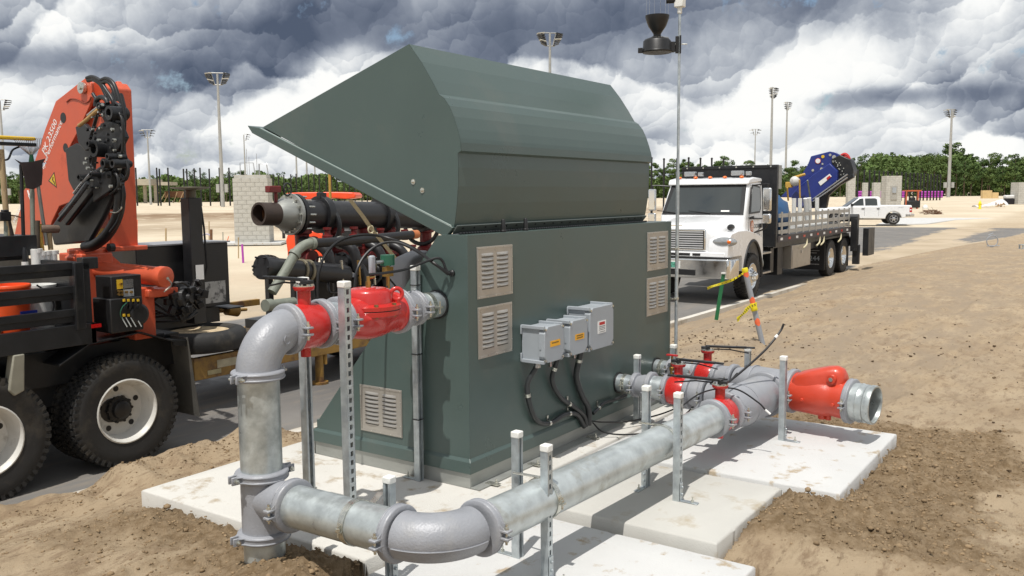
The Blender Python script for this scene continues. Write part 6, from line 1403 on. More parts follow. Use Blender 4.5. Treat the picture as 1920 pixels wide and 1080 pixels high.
    b.build('swing_motor', M['black'], t, bevel=.006)
    for i in range(7): a0 = r.uniform(0, 6.28); b = MB(); b.tube(spline([c + Vector((-.25, .1, r.uniform(-.2, .2))), c + Vector((-.05, -.12, r.uniform(-.2, .25))), c + Vector((.12, -.1, r.uniform(-.2, .25)))], 6), .012, 6); b.build('hydraulic_hose', M['black'], t)
    b = MB(); b.bb((.1, 4.1, .2), (.55, 4.7, .62)); b.build('outrigger_leg', K, t, bevel=.01)
    return t
left_truck()
def tools():
    y = 4.72
    def A(a, c, yy=y): return at_y(a / 3, 160 + c / 3, yy)
    def T(name, lab, loc, cat): return thing(name, lab, cat, loc)
    def hand(t, p0, p1, r, m, nm='handle'): b = MB(); b.cyl(p0, p1, r, n=10); b.build(nm, m, t)
    t = T('push_broom', 'wide push broom standing upright with yellow top and dark bristles', A(30, 930), 'broom'); hand(t, A(48, 880), A(4, 360), .024, M['wood'])
    b = MB(); b.bb(A(-60, 278, y - .04), A(178, 313, y + .04)); b.build('broom_block', M['yel'], t, bevel=.01); b = MB(); b.bb(A(-60, 314, y - .035), A(185, 346, y + .035)); b.build('bristles', K, t)
    b = MB(); b.tube(spline([A(0, 420), A(45, 415), A(70, 365), A(110, 345)], 5), .009, 6); b.build('broom_brace', K, t)
    t = T('leaf_rake', 'fan shaped rake with thin steel tines and a green collar, standing upright', A(180, 920), 'rake'); hand(t, A(186, 900), A(178, 470), .020, M['greyg']); b = MB(); b.cyl(A(178, 460), A(176, 390), .03, .015, n=10); b.build('rake_collar', M['greenp'], t)
    b = MB()
    for i in range(15): x = 60 + i * 11.5; b.tube([A(176, 400), A(176 + (x - 150) * .75, 345, y - .02), A(x + 15, 300, y - .03), A(x + 22, 296, y - .07)], .003, 4)
    b.build('tines', M['steelr'], t)
    t = T('flat_shovel', 'dark square shovel with its blade up among the tools', A(130, 930), 'shovel'); hand(t, A(134, 920), A(118, 445), .016, K)
    b = MB(); b.prism([A(84, 415, y - .05), A(118, 432, y - .05), A(180, 430, y - .05), A(256, 412, y - .05), A(240, 440, y - .05), A(240, 500, y - .05), A(235, 560, y - .05), A(190, 585, y - .05), A(150, 580, y - .05), A(138, 520, y - .05), A(122, 450, y - .05)], (0, .008, 0)); b.build('blade', mat('dark_brown_steel', (.055, .04, .04), .5, .3, .2, 6), t)
    t = T('long_bar', 'grey steel bar leaning right behind the green topped rake', A(230, 920), 'bar'); hand(t, A(262, 900), A(198, 450), .016, M['skid'], 'bar')
    t = T('pick_axe', 'small black headed axe with a pale worn handle at the left', A(36, 930), 'axe'); hand(t, A(38, 930), A(36, 760), .022, M['greyg']); b = MB(); b.bb(A(0, 712, y - .03), A(48, 762, y + .03)); b.bb(A(20, 700, y - .03), A(34, 712, y + .03)); b.build('axe_head', K, t, bevel=.006)
    t = T('digging_bar', 'yellow lower handle with dark sleeve standing next to the axe', A(70, 930), 'tool'); hand(t, A(72, 930), A(60, 840), .024, M['woody']); hand(t, A(62, 845), A(42, 760), .026, mat('brown_sleeve', (.05, .035, .03), .6), 'sleeve'); b = MB(); b.tube([A(50, 728), A(90, 735), A(125, 745)], .006, 5); b.build('pick_point', M['rust'], t)
    t = T('sledge_hammer', 'sledge hammer head up with a pale wooden handle beside the tall tools', A(288, 930), 'hammer'); hand(t, A(286, 925), A(276, 830), .022, M['wood']); b = MB(); b.lathe(A(226, 806, y), A(320, 808, y) - A(226, 806, y), [(0, .036), (.01, .04), (.12, .04), (.165, .036), (.17, .03)], 10); b.build('hammer_head', mat('worn_hammer', (.18, .13, .10), .6, .3, .2, 10), t)
    t = T('yellow_handled_tool', 'yellow wooden handle leaning behind the white pipe holders', A(235, 930), 'tool'); hand(t, A(238, 940), A(222, 780), .020, M['woody']); hand(t, A(205, 920), A(205, 760), .030, mat('dirty_post', (.10, .08, .06), .8), 'second_handle')
    t = T('grey_handled_tool', 'weathered grey handle left of the white pipe holders', A(185, 930), 'tool'); hand(t, A(187, 940), A(186, 600), .014, M['greyg'])
    for i, (x, tp) in enumerate(((208, 922), (235, 938), (261, 934), (299, 932))):
        t = T('tool_tube', 'white plastic pipe used as a tool holder, %s in the row' % ('first', 'second', 'third', 'fourth')[i], A(x, 1030, 4.58), 'pipe'); b = MB(); b.lathe(A(x, 1050, 4.58), (0, 0, 1), [(0, .042), ((A(x, tp, 4.58) - A(x, 1050, 4.58)).z, .042)], 16); b.build('tube', M['pvc'], t); b = MB(); b.lathe(A(x, tp, 4.58) + Vector((0, 0, -.03)), (0, 0, 1), [(0, .047), (.035, .047), (.035, .036), (.02, .036), (.02, 0)], 16); b.build('tube_rim', M['pvc'], t)
    t = T('spray_can', 'small dark tool with a white lower end between the handles', A(142, 1010, 4.6), 'tool'); b = MB(); b.lathe(A(142, 1030, 4.6), (0, 0, 1), [(0, .028), (.06, .028)], 10); b.build('white_cup', M['pvc'], t); b = MB(); b.lathe(A(142, 1000, 4.6), (0, 0, 1), [(0, .024), (.10, .026), (.14, .015)], 10); b.build('dark_body', K, t)
    # buckets behind the slats
    t = thing('bucket_stack', 'stack of bright orange plastic buckets behind the black slats', 'bucket', (-.85, 4.3, .77)); p = Vector((-.78, 4.25, .77))
    b = MB(); b.lathe(p, (0, 0, 1), [(0, .13), (.30, .15), (.305, .158), (.32, .158), (.325, .15), (.345, .152), (.35, .16), (.365, .16), (.37, .152), (.39, .154), (.395, .162), (.41, .162), (.42, .155), (.42, .15), (.3, .14)], 28); b.build('bucket', M['orangeb'], t)
    b = MB(); b.bb((p.x + .0, p.y - .155, p.z + .08), (p.x + .14, p.y - .148, p.z + .20)); b.build('bucket_print', M['blue'], t)
    t = thing('bucket', 'white bucket with a black rope beside the orange ones behind the slats', 'bucket', (-.47, 4.35, .77)); b = MB(); b.lathe((-.50, 4.35, .77), (0, 0, 1), [(0, .12), (.36, .14), (.37, .15), (.39, .15), (.39, .13), (.3, .12)], 22); b.build('bucket_body', M['pvc'], t); b = MB(); b.tube(spline([(-.58, 4.2, 1.17), (-.5, 4.19, 1.10), (-.45, 4.19, 1.0), (-.47, 4.19, .9)], 5), .008, 5); b.build('rope', M['black'], t)
    t = thing('straw_basket', 'small tan woven bag low behind the slats at the left edge', 'bag', (-1.0, 4.2, .77)); b = MB(); b.lathe((-1.02, 4.2, .77), (0, 0, 1), [(0, .10), (.05, .12), (.12, .10), (.16, .09), (.17, .05)], 16); b.build('bag_body', mat('woven_straw', (.34, .24, .14), .8, 0, .2, 20), t)
    t = thing('clear_bottle', 'grey plastic canister behind the slats at the far left', 'canister', (-1.15, 4.3, 1.0)); b = MB(); b.lathe((-1.16, 4.3, 1.0), (0, 0, 1), [(0, .08), (.10, .08), (.13, .03), (.15, .03)], 16); b.build('canister_body', M['pvc'], t)
tools()
def trailer():
    t = thing('pump_trailer', 'worn yellow trailer parked behind the green enclosure, spare tyre flat on its frame', 'trailer', (4, 5.6, -.5)); Y = M['ymet']
    b = MB(); b.bb((1.45, 4.95, -.12), (6.2, 5.03, .13)); b.build('frame_rail', Y, t, bevel=.006); b = MB(); b.bb((1.45, 6.4, -.12), (6.2, 6.48, .13)); b.build('frame_rail', Y, t); b = MB(); b.bb((1.45, 5.03, -.10), (1.53, 6.4, .12)); b.build('cross_member', Y, t)
    b = MB(); b.bb((2.3, 5.04, .06), (6.1, 6.39, .13)); b.build('deck', mat('dirty_deck', (.07, .05, .03), .8, 0, .3, 6), t)
    b = MB(); q = at_y(490, 640, 4.948); b.bb((1.75, 4.9455, -.02), (2.05, 4.9497, .07)); b.build('white_decal', mat('worn_yellow_label', (.45, .40, .28), .6, 0, .2, 12), t)
    b = MB(); b.bb((1.62, 4.9455, -.08), (1.80, 4.9497, -.03)); b.build('small_label', mat('worn_label_two', (.42, .36, .2), .6, 0, .2, 14), t)
    b = MB(); c = Vector((1.80, 5.32, .17)); b.lathe(c, (0, 0, 1), [(0, .33), (.0, .46), (.02, .51), (.10, .535), (.19, .52), (.225, .48), (.235, .42), (.225, .36), (.205, .335), (.02, .32)], 48, closed=True); sp = b.build('spare_tyre', M['rub'], t, smooth=50); b = MB(); b.lathe(c + Vector((0, 0, .10)), (0, 0, 1), [(0, .0), (.0, .335), (.10, .335), (.105, .31), (.085, .28), (.09, .0)], 32); b.build('sand_filled_rim', mat('sandy_rim', (.50, .40, .26), .9, 0, .25, 16, bump=.4), sp)
    b = MB(); b.bb((1.64, 5.95, .13), (1.70, 6.05, .60)); b.bb((1.64, 5.95, .48), (3.2, 6.02, .56)); b.cyl((1.75, 5.85, .52), (2.9, 5.85, .46), .02); b.cyl((2.55, 5.8, .50), (2.72, 5.8, .46), .07, n=14); b.build('tow_frame', Y, t, bevel=.004)
    b = MB(); b.cyl((3.35, 5.02, -.5), (3.35, 5.02, .45), .055, n=14); b.cyl((3.35, 5.02, -.5), (3.35, 5.02, -.47), .11, n=16); b.bb((3.26, 4.98, -.1), (3.44, 5.06, .1)); b.cyl((3.42, 4.98, -.25), (3.42, 4.98, .1), .025); b.build('jack_leg', Y, t)
    wheel(t, (4.9, 5.15, -.12), (0, -1, 0), .38, .20, .21, M['rimw'], 0, 0, .05, holes=0); wheel(t, (4.9, 6.25, -.12), (0, 1, 0), .38, .20, .21, M['rimw'], 0, 0, .05, holes=0)
    m = thing('pump_manifold', 'black manifold of thick pipes and dark red valves standing on the trailer', 'manifold', (4.6, 6, .13)); H = M['hdpe']; y = 6.0
    def ln(p0, p1, r, nm='pipe', mm=H, n=26): b = MB(); b.cyl(p0, p1, r, n=n); return b.build(nm, mm, m)
    a0, a1 = at_y(487, 401, y), Vector((7.2, y, 1.56)); a0.z = 1.68; d = (a1 - a0).normalized(); e0 = a0 + d * .62
    ln(a0 + d * .58, a1, .205, 'header_pipe')
    b = MB(); b.lathe(a0 - d * .02, d, [(.30, .12), (0, .125), (0, .155), (.30, .155), (.30, .14)], 28, c0=False, c1=False); b.build('open_end', mat('rusted_black_end', (.05, .035, .028), .6, .1, .3, 8), m); b = MB(); b.lathe(a0 + d * .14, d, [(0, 0), (0, .124)], 26); b.build('rusty_bore', mat('rust_inside', (.28, .14, .06), .9, 0, .3, 6), m)
    b = MB(); b.lathe(a0 + d * .26, d, [(0, .15), (.05, .18), (.14, .215), (.20, .225), (.24, .225)], 30); b.build('valve_bell', M['skid'], m)
    b = MB(); b.ring(a0 + d * .52, d, .18, .285, .045, 34); b.build('flange', M['skid'], m); b = MB(); b.ring(a0 + d * .60, d, .18, .285, .06, 34); b.build('flange', K, m); a_, u, v = frame(d); b = MB()
    for i in range(14): th = i * 2 * math.pi / 14; e = (u * math.cos(th) + v * math.sin(th)) * .25; b.cyl(a0 + d * .46 + e, a0 + d * .76 + e, .013, n=6)
    b.build('flange_bolt', M['zinc'], m)
    q = a0 + d * .28; b = MB(); b.cyl(q + Vector((0, 0, .15)), q + Vector((0, 0, .33)), .025); b.bb(q + Vector((-.14, -.05, .29)), q + Vector((.06, .05, .38))); b.build('gear_box', M['darkred'], m, bevel=.01); b = MB(); b.torus(q + Vector((.18, -.03, .33)), (.2, -1, 0), .085, .012, 24, 6); 
    for k in range(4): th = k * math.pi / 2 + .4; b.cyl(q + Vector((.18, -.03, .33)), q + Vector((.18 + .085 * math.cos(th), -.03, .33 + .085 * math.sin(th))), .007, n=5)
    b.build('hand_wheel', K, m)
    for px_ in (602, 714, 790):
        q = at_y(px_, 400, y); c = a0 + d * ((q.x - a0.x) / d.x); b = MB(); b.ring(c, d, .20, .265, .12, 30); b.torus(c - Vector((0, .0, .16)), Vector((1, .25, 0)), .30, .035, 28, 8); b.box(c + Vector((0, -.02, .27)), (.12, .08, .08)); b.cyl(c + Vector((-.05, 0, .30)), c + Vector((.05, 0, .30)), .02); b.build('lifting_clamp', K, m, bevel=.004)
    for i, px_ in enumerate((566, 628, 684, 726, 798)):
        q = at_y(px_, 440, y); c = Vector((q.x, y, 0)); z0 = a0.z - .18 + d.z * (q.x - a0.x); b = MB(); b.lathe((c.x, y, z0), (0, 0, -1), [(0, .11), (.03, .14), (.08, .14), (.10, .10), (.30, .095), (.34, .14), (.39, .14), (.41, .10), (.60, .10), (.62, .13), (.67, .13)], 20); b.lathe((c.x, y - .02, z0 - .42), (0, -1, 0), [(0, .09), (.14, .09), (.16, .11), (.19, .11)], 16); b.build('gate_valve', M['darkred'], m)
        b = MB(); b.ring((c.x, y, z0 - .05), (0, 0, 1), .10, .13, .05, 20); b.build('orange_band', mat('dull_orange_band', (.40, .12, .05), .6, 0, .15), m); b = MB(); b.torus((c.x + .02, y - .34, z0 - .50), (0, -1, .1), .10, .012, 20, 6); b.cyl((c.x + .02, y - .34, z0 - .50), (c.x, y - .2, z0 - .45), .012); 
        for k in range(4): th = k * math.pi / 2 + i; b.cyl((c.x + .02, y - .34, z0 - .50), (c.x + .02 + .1 * math.cos(th), y - .34, z0 - .50 + .1 * math.sin(th)), .008, n=5)
        b.build('hand_wheel', K, m)
    # lower suction barrels
    for i, (px_, py_, L, r_) in enumerate(((492, 501, 160, .135), (640, 492, 100, .125), (720, 482, 80, .115))):
        yy = 5.45 + i * .28; p0 = at_y(px_, py_, yy); p1 = at_y(px_ + L, py_ + 14, yy); dd = (p1 - p0).normalized(); LL = (p1 - p0).length
        b = MB(); b.lathe(p0, dd, [(0, r_), (LL - .1, r_), (LL - .03, r_ * .93), (LL, r_ * .7)], 28); b.build('suction_barrel', H, m); b = MB()
        for f in (.42, .50): b.ring(p0 + dd * LL * f, dd, r_, r_ + .02, .035, 28)
        b.build('barrel_clamp', mat('tan_clamp_%d' % i, (.26, .23, .16), .6, .2, .2, 8), m); b = MB(); b.cyl(p0 + dd * (LL * .9), p0 + dd * LL * .9 + Vector((0, 0, -.55)), r_ * .8, n=20); b.build('down_pipe', H, m)
        b = MB(); b.cyl(p0 - dd * .02, p0 + dd * .03, r_ + .02, n=28)
        for k in range(6): th = k * 1.047; b.cyl(p0 - dd * .05 + Vector((0, math.cos(th), math.sin(th))) * (r_ + .0), p0 + dd * .05 + Vector((0, math.cos(th), math.sin(th))) * r_, .014, n=6)
        b.build('end_flange', H, m)
    sp = [at_y(x_, y_, 5.25) for x_, y_ in ((510, 548), (535, 508), (556, 472), (575, 458), (590, 456))]; b = MB(); b.tube(spline(sp, 6), .062, 16); b.build('grey_riser_pipe', M['greyg'], m)
    for f in (.52, .97): b = MB(); pts = spline(sp, 6); i = int(f * (len(pts) - 2)); b.ring(pts[i], pts[i + 1] - pts[i], .06, .078, .05, 18); b.build('riser_clamp', M['greyg'], m)
    b = MB(); b.tube(spline([at_y(x_, y_, 5.25) for x_, y_ in ((588, 456), (650, 452), (710, 446), (772, 440))], 6), .062, 16); b.build('black_hose', M['black'], m); b = MB(); q = at_y(772, 440, 5.25); b.cyl(q, q + Vector((.12, 0, 0)), .065, n=16); b.build('orange_end', mat('orange_coupler', (.5, .16, .05), .5, 0, .1), m)
    q = at_y(497, 573, 5.15); b = MB(); dd = Vector((1, .1, -.02)).normalized(); b.lathe(q, dd, [(0, .06), (0, .075), (.10, .075), (.12, .062), (.5, .062)], 20); b.build('drain_nozzle', M['greyg'], m); b = MB(); b.lathe(q + dd * .005, dd, [(0, 0), (0, .06)], 20); b.build('rusty_bore', M['rust'], m)
    # frame behind the barrels, engine mass
    b = MB(); b.bb((3.3, 5.5, .13), (6.6, 6.4, .25)); b.bb((3.62, 5.75, .25), (3.70, 5.83, .95)); b.bb((3.62, 6.27, .25), (3.70, 6.35, .95)); b.bb((6.3, 5.55, .25), (6.4, 6.35, .9)); b.build('manifold_frame', K, m); b = MB(); b.bb((4.1, 5.85, .25), (6.1, 6.4, .72)); b.build('engine_block', M['black'], m, bevel=.03)
    for x in (3.1, 4.0, 4.9, 5.6): b = MB(); b.bb((x, 5.45, .13), (x + .35, 5.53, .50)); b.build('yellow_plate', M['yel'], m)
    b = MB(); r = random.Random(3)
    for i in range(9): x = r.uniform(4, 6.2); b.tube(spline([(x, 5.5, r.uniform(.5, 1)), (x + r.uniform(-.3, .3), 5.35, r.uniform(.5, 1.0)), (x + r.uniform(-.4, .4), 5.5, r.uniform(.4, .9))], 5), .018, 6)
    b.build('engine_hose', M['black'], m)
    rr = random.Random(21)
    for i, (px_, py_, r_) in enumerate(((600, 470, .075), (650, 468, .075), (700, 470, .07), (745, 472, .07), (665, 505, .085), (710, 512, .08), (760, 500, .08))):
        q = at_y(px_, py_, 5.6); b = MB(); b.tube(spline([q + Vector((0, .35, .12)), q + Vector((0, .1, .10)), q + Vector((.05, -.08, -.02)), q + Vector((.10, -.12, -.28))], 6), r_, 14); b.build('black_elbow', H, m)
        b = MB(); b.ring(q + Vector((0, .12, .10)), (0, -1, -.1), r_, r_ + .022, .04, 18); b.build('elbow_clamp', M['skid'] if i % 2 else M['darkred'], m)
        q2 = at_y(px_ + 14, py_ - 22, 5.75); b = MB(); b.lathe(q2, (0, 0, 1), [(0, .05), (.02, .075), (.05, .075), (.06, .045), (.12, .045), (.13, .06), (.16, .06)], 14); b.build('red_fitting', M['darkred'], m)
    for px_ in (640, 672, 700, 752): q = at_y(px_, 488, 5.35); b = MB(); b.cyl(q, q + Vector((.02, .0, -.35)), .02, n=8); b.build('drain_cock', M['zinc'] if px_ % 3 else M['brass'], m)
    # strap over the header
    b = MB(); pts = [at_y(x_, y_, 5.0 + .0 * i) for i, (x_, y_) in enumerate(((656, 374), (680, 405), (697, 430), (715, 452), (738, 480), (755, 505)))]; V = []; F = []
    for p in pts: V += [p - RT * .032, p + RT * .032]
    b.add(V, [(2 * i, 2 * i + 1, 2 * i + 3, 2 * i + 2) for i in range(len(pts) - 1)]); q = pts[2]; b.torus(q + Vector((-.03, -.01, .0)), (0, -1, 0), .05, .012, 14, 5); o = single(b.build('ratchet_strap', M['strap']), pts[0]); tag(o, 'cream webbing strap slanting across the black manifold pipes', 'strap')
    b = MB(); p0 = at_y(620, 378, 7.2); p1 = at_y(617, 300, 7.2); b.cyl(p0 + Vector((0, 0, -.9)), p1, .022, n=10); o = single(b.build('yellow_pole', M['woody']), p0); tag(o, 'upright yellow pole behind the black header pipe', 'pole')
trailer()
def tractor():
    base = Vector((14.6, 17.9, -.5)); D = (base - CAM).dot(FW); t = thing('compact_tractor', 'bright orange compact tractor half hidden behind the black manifold', 'tractor', base); O = M['kubota']
    Pp = lambda x, y_: CAM + ray(x, y_) * D; u = Vector((RT.x, RT.y, 0)).normalized(); f = Vector((-u.y, u.x, 0)); k = D / FPX; R = Matrix((u, f, Vector((0, 0, 1)))).transposed()
    c = Pp(606, 366); b = MB(); poly = [Pp(x, y_) for x, y_ in ((542, 369), (546, 362), (575, 360.5), (640, 360), (668, 361), (673, 366), (672, 371), (655, 373), (630, 371), (600, 374), (548, 373))]; b.prism([p - f * .6 for p in poly], f * 1.3); b.build('canopy_roof', O, t, bevel=.03, seg=3)
    for x in (556, 655): b = MB(); b.cyl(Pp(x, 372), Pp(x + 2, 470), .03, n=8); b.build('canopy_post', K, t)
    b = MB(); pts = [(541, 450), (545, 436), (558, 430), (600, 432), (620, 446), (622, 480), (545, 480)]; b.prism([Pp(x, y_) - f * .35 for x, y_ in pts], f * .7); b.build('bonnet', O, t, bevel=.05, seg=3); b = MB(); b.cyl(Pp(541, 480), Pp(541, 440), .025, n=8); b.cyl(Pp(548, 480), Pp(541, 440), .02, n=8); b.build('front_guard', O, t)
    b = MB(); b.box(Pp(640, 450), (60 * k, .8, 40 * k), R); b.build('cab_body', K, t, bevel=.03); b = MB(); b.box(Pp(560, 420) , (.05, .1, .2)); b.box(Pp(532, 440), (5 * k, .05, 14 * k), R); b.build('mirror', K, t)
    wheel(t, Pp(503, 505) , (-.3, -.95, 0), 27 * k, .35, 14 * k, M['rimw'], 22, 3, .06, holes=0); wheel(t, Pp(650, 500), (-.3, -.95, 0), 27 * k, .35, 14 * k, M['rimw'], 22, 3, .06, holes=0)
    b = MB(); b.box(Pp(575, 500), (150 * k, .3, 10 * k), R); b.build('chassis', K, t)
tractor()
def leaning_cover():
    # grey plastic shroud standing between enclosure and trailer
    b = MB(); y = 1.75; pts = [(757, 560), (763, 510), (775, 484), (806, 470), (830, 480), (830, 600), (760, 600)]; b.prism([at_y(x, y_, y) for x, y_ in pts], (0, .25, 0)); o = b.build('grey_shroud', mat('light_grey_shroud', (.30, .30, .31), .5, 0, .06), bevel=.05, seg=3); single(o, at_y(790, 600, y)); tag(o, 'rounded light grey plastic shroud behind the left edge of the enclosure', 'shroud')
leaning_cover()
# ============================================================ WHITE CRANE TRUCK
def right_truck():
    t = thing('flatbed_truck', 'white flatbed truck with black headboard, stake sides and a folded blue crane', 'truck', (19, 4.7, -.5)); WP = M['truckw']; yc = 4.61
    def secs(lst, zb=.62, n=15, e=.42):
        out = []
        for x, w, zt in lst:
            ring = []
            for k in range(n):
                a = math.pi * k / (n - 1); ring.append(Vector((x, yc - w * math.copysign(abs(math.cos(a)) ** e, math.cos(a)), zb + (zt - zb) * (math.sin(a) ** .55 if 0 < k < n - 1 else 0))))
            out.append(ring)
        return out
    b = MB(); b.loft(secs([(13.66, .70, 1.13), (13.69, .80, 1.19), (13.80, .86, 1.235), (14.1, .90, 1.29), (14.5, .95, 1.36), (14.95, 1.0, 1.42)])); b.build('bonnet', WP, t, smooth=50)
    for s, y0 in ((1, 3.50), (-1, 5.27)):
        arch = [(15.16 + .64 * math.cos(math.radians(a)), .03 + .66 * math.sin(math.radians(a)) * 1.26) for a in range(8, 171, 9)]
        poly = [(13.60, .53), (13.60, .72), (13.66, .92), (13.80, 1.03), (14.2, 1.08), (14.7, 1.08), (15.25, 1.01), (15.72, .90), (15.82, .62), (15.80, .30)] + arch + [(14.45, .50), (14.40, .53)]
        b = MB(); b.prism([(x, y0, z) for x, z in poly], (0, .45, 0)); b.build('wing', WP, t, bevel=.07, seg=3, smooth=50)
        b = MB(); pts = [(15.16 + .60 * math.cos(math.radians(a)), (y0 + .01) if s > 0 else y0 + .44, .03 + .63 * math.sin(math.radians(a)) * 1.26) for a in range(-6, 190, 8)]
        b.tube(pts, .035, 8); b.build('wheel_arch_trim', M['black'], t); b = MB(); b.prism([(x, y0 + .06, z) for x, z in [(14.5, .2)] + [(15.16 + .62 * math.cos(math.radians(a)), .03 + .64 * math.sin(math.radians(a)) * 1.26) for a in range(170, 8, -9)] + [(15.8, .2)]], (0, .34, 0)); b.build('wheel_well', M['black'], t) if s < 0 else None
    # cab
    prof = [(14.80, .95), (14.80, 1.40), (15.19, 2.12), (15.30, 2.19), (15.98, 2.19), (16.06, 2.10), (16.06, .66), (15.80, .66), (15.76, .95)]
    b = MB()
    b.prism([(x, 3.57, z) for x, z in prof], (0, 2.08, 0))
    b.v = [Vector((p.x, p.y + (.07 if p.y < yc else -.07) * max(0, (p.z - 1.4) / .8), p.z)) for p in b.v]; cabn = b.build('cab', WP, t, bevel=.06, seg=3, smooth=50)
    b = MB(); b.prism([(15.10, 3.62, 2.10), (15.16, 3.62, 2.23), (15.45, 3.62, 2.27), (16.0, 3.62, 2.25), (16.02, 3.62, 2.16)], (0, 1.98, 0)); b.build('cab_roof', WP, t, bevel=.035, seg=3)
    nrm = Vector((-.72, 0, .39)).normalized()
    def slope(y, f, o=0): p = Vector((14.815 + .365 * f, y, 1.43 + .66 * f)); ins = .07 * f; p.y += ins if y < yc else -ins; return p + nrm * o
    b = MB(); q = [slope(3.62, -.02), slope(5.60, -.02), slope(5.60, 1.02), slope(3.62, 1.02)]; b.prism(q, nrm * .014); b.build('windscreen_seal', M['black'], t)
    b = MB(); q = [slope(3.70, .04, .015), slope(5.52, .04, .015), slope(5.50, .90, .015), slope(3.72, .90, .015)]; b.prism(q, nrm * .006); b.build('windscreen', M['glass'], t)
    b = MB()
    for y in (4.4, 5.2): b.tube([slope(y, .02, .03), slope(y + .55, .10, .03)], .009, 5)
    b.build('wiper', M['black'], t); b = MB(); b.prism([slope(3.95, .07, .022), slope(4.15, .07, .022), slope(4.15, .12, .022), slope(3.95, .12, .022)], nrm * .003); b.build('dash_paper', M['whitel'], t)
    ys = 3.655
    def yy(z): return 3.57 + .07 * max(0, (z - 1.4) / .8) - .003
    def sidep(pts, nm, m, d=-.006): b = MB(); b.prism([(x, yy(z) + d, z) for x, z in pts], (0, -.006, 0)); return b.build(nm, m, t)
    sidep([(15.05, 1.43), (15.74, 1.45), (15.86, 1.60), (15.86, 2.06), (15.38, 2.10), (15.27, 2.0)], 'window_seal', M['black'], 0); sidep([(15.14, 1.47), (15.71, 1.49), (15.81, 1.62), (15.81, 2.02), (15.40, 2.06), (15.31, 1.98)], 'side_window', M['glass'])
    b = MB(); 
    for p0, p1 in (((15.02, 1.02), (15.02, 1.42)), ((15.90, .70), (15.92, 2.1)), ((15.76, .95), (15.80, .69)), ((15.02, 1.0), (15.74, .98)), ((15.02, 1.42), (15.27, 2.05))): b.tube([(p0[0], yy(p0[1]) - .001, p0[1]), (p1[0], yy(p1[1]) - .001, p1[1])], .005, 5)
    b.build('door_gap', M['black'], t); b = MB(); b.bb((15.72, 3.535, 1.10), (15.84, 3.565, 1.20)); b.build('door_handle', M['black'], t, bevel=.01)
    b = MB(); b.cyl((15.1, 3.57, 1.34), (15.1, 3.48, 1.36), .03); b.cyl((15.1, 3.50, 1.33), (15.85, 3.52, 1.31), .018); b.build('lower_mirror_arm', M['black'], t)
    # emblem and lettering on the door
    b = MB(); c = Vector((15.24, 3.566, 1.14)); b.lathe(c, (0, -1, 0), [(0, 0), (0, .10), (.002, .10), (.002, 0)], 20); b.v = [Vector((p.x, p.y, c.z + (p.z - c.z) * 1.5)) for p in b.v]; em = b.build('orange_emblem', mat('brown_orange_print', (.55, .15, .03), .5, 0, .05), t)
    b = MB()
    for k in range(5): b.box((15.17 + k * .035, 3.5625, 1.14), (.008, .003, .22 - .04 * abs(k - 2)))
    b.box((15.24, 3.5625, 1.14), (.14, .003, .02)); b.build('emblem_lines', M['truckw'], em)
    text('OOVER', .15, (15.34, 3.566, 1.10), (1, 0, -.02), (0, 0, 1), M['inkl'], t, .001); b = MB(); b.tube(spline([(15.1, 3.566, 1.03), (15.35, 3.566, .99), (15.6, 3.566, 1.04), (15.8, 3.566, 1.09)], 5), .006, 5); b.build('door_swoosh', M['inkl'], t)
    text('941.564.2345', .035, (15.50, 3.648, .84), (1, 0, 0), (0, 0, 1), M['inkl'], t, .001) if False else None
    b = MB()
    for i, w_ in enumerate((.26, .24, .20)): b.box((15.83 - .0 - w_ / 2 + .0, 3.567, .83 - i * .05), (w_, .002, .016))
    b.build('small_print', M['inkl'], t)
    # face: grille, lamps, bumper
    b = MB(); b.bb((13.63, 4.02, .66), (13.68, 5.20, 1.135)); b.build('grille_surround', M['chrome'], t, bevel=.03, seg=3); b = MB(); b.bb((13.615, 4.06, .695), (13.640, 5.16, 1.10)); b.build('grille_back', M['black'], t)
    for i in range(8): b = MB(); b.bb((13.60, 4.07, .712 + i * .05), (13.625, 5.15, .736 + i * .05)); b.build('grille_bar', M['silver'], t)
    b = MB(); b.bb((13.59, 3.56, .53), (13.70, 5.66, .64)); b.build('lower_fascia', WP, t, bevel=.02); 
    for y0, y1 in ((4.12, 4.30), (4.36, 5.10)): b = MB(); b.bb((13.582, y0, .555), (13.60, y1, .61)); b.build('fascia_slot', M['black'], t)
    b = MB(); b.bb((13.585, 3.5, .505), (13.72, 5.72, .535)); b.build('bumper_gap', M['black'], t)
    b = MB(); pts = [(3.36, 13.92), (3.36, 13.62), (3.46, 13.50), (3.8, 13.44), (5.42, 13.44), (5.76, 13.50), (5.86, 13.62), (5.86, 13.92)]; b.prism([(x, y, .08) for y, x in pts], (0, 0, .42)); b.build('bumper', M['chrome'], t, bevel=.03, seg=3)
    b = MB(); b.bb((13.432, 4.16, .14), (13.455, 5.06, .27)); b.build('bumper_opening', M['black'], t, bevel=.02); b = MB(); b.bb((13.41, 4.52, .285), (13.438, 4.86, .44)); lp = b.build('licence_plate', M['whitel'], t); b = MB(); b.bb((13.405, 4.55, .30), (13.411, 4.83, .42)); b.build('plate_print', mat('green_plate_print', (.10, .35, .25), .5, 0, .8, 25), lp)
    for y in (3.62, 5.60):
        s = 1 if y < yc else -1; b = MB(); b.sphere((13.70, y, .865), (.12, .28, .105), 18, 12); hl = b.build('headlamp', M['lens'], t, smooth=60); b = MB(); b.sphere((13.625, y - s * .13, .87), (.05, .05, .045), 12, 8); b.build('indicator', M['amber'], hl); b = MB(); b.sphere((13.652, y + s * .09, .865), (.05, .07, .07), 12, 8); b.build('reflector', M['chrome'], hl)
        b = MB(); b.sphere((14.22, yc - s * .93, 1.16), (.20, .05, .07), 16, 10); b.build('bonnet_intake', M['black'], t)
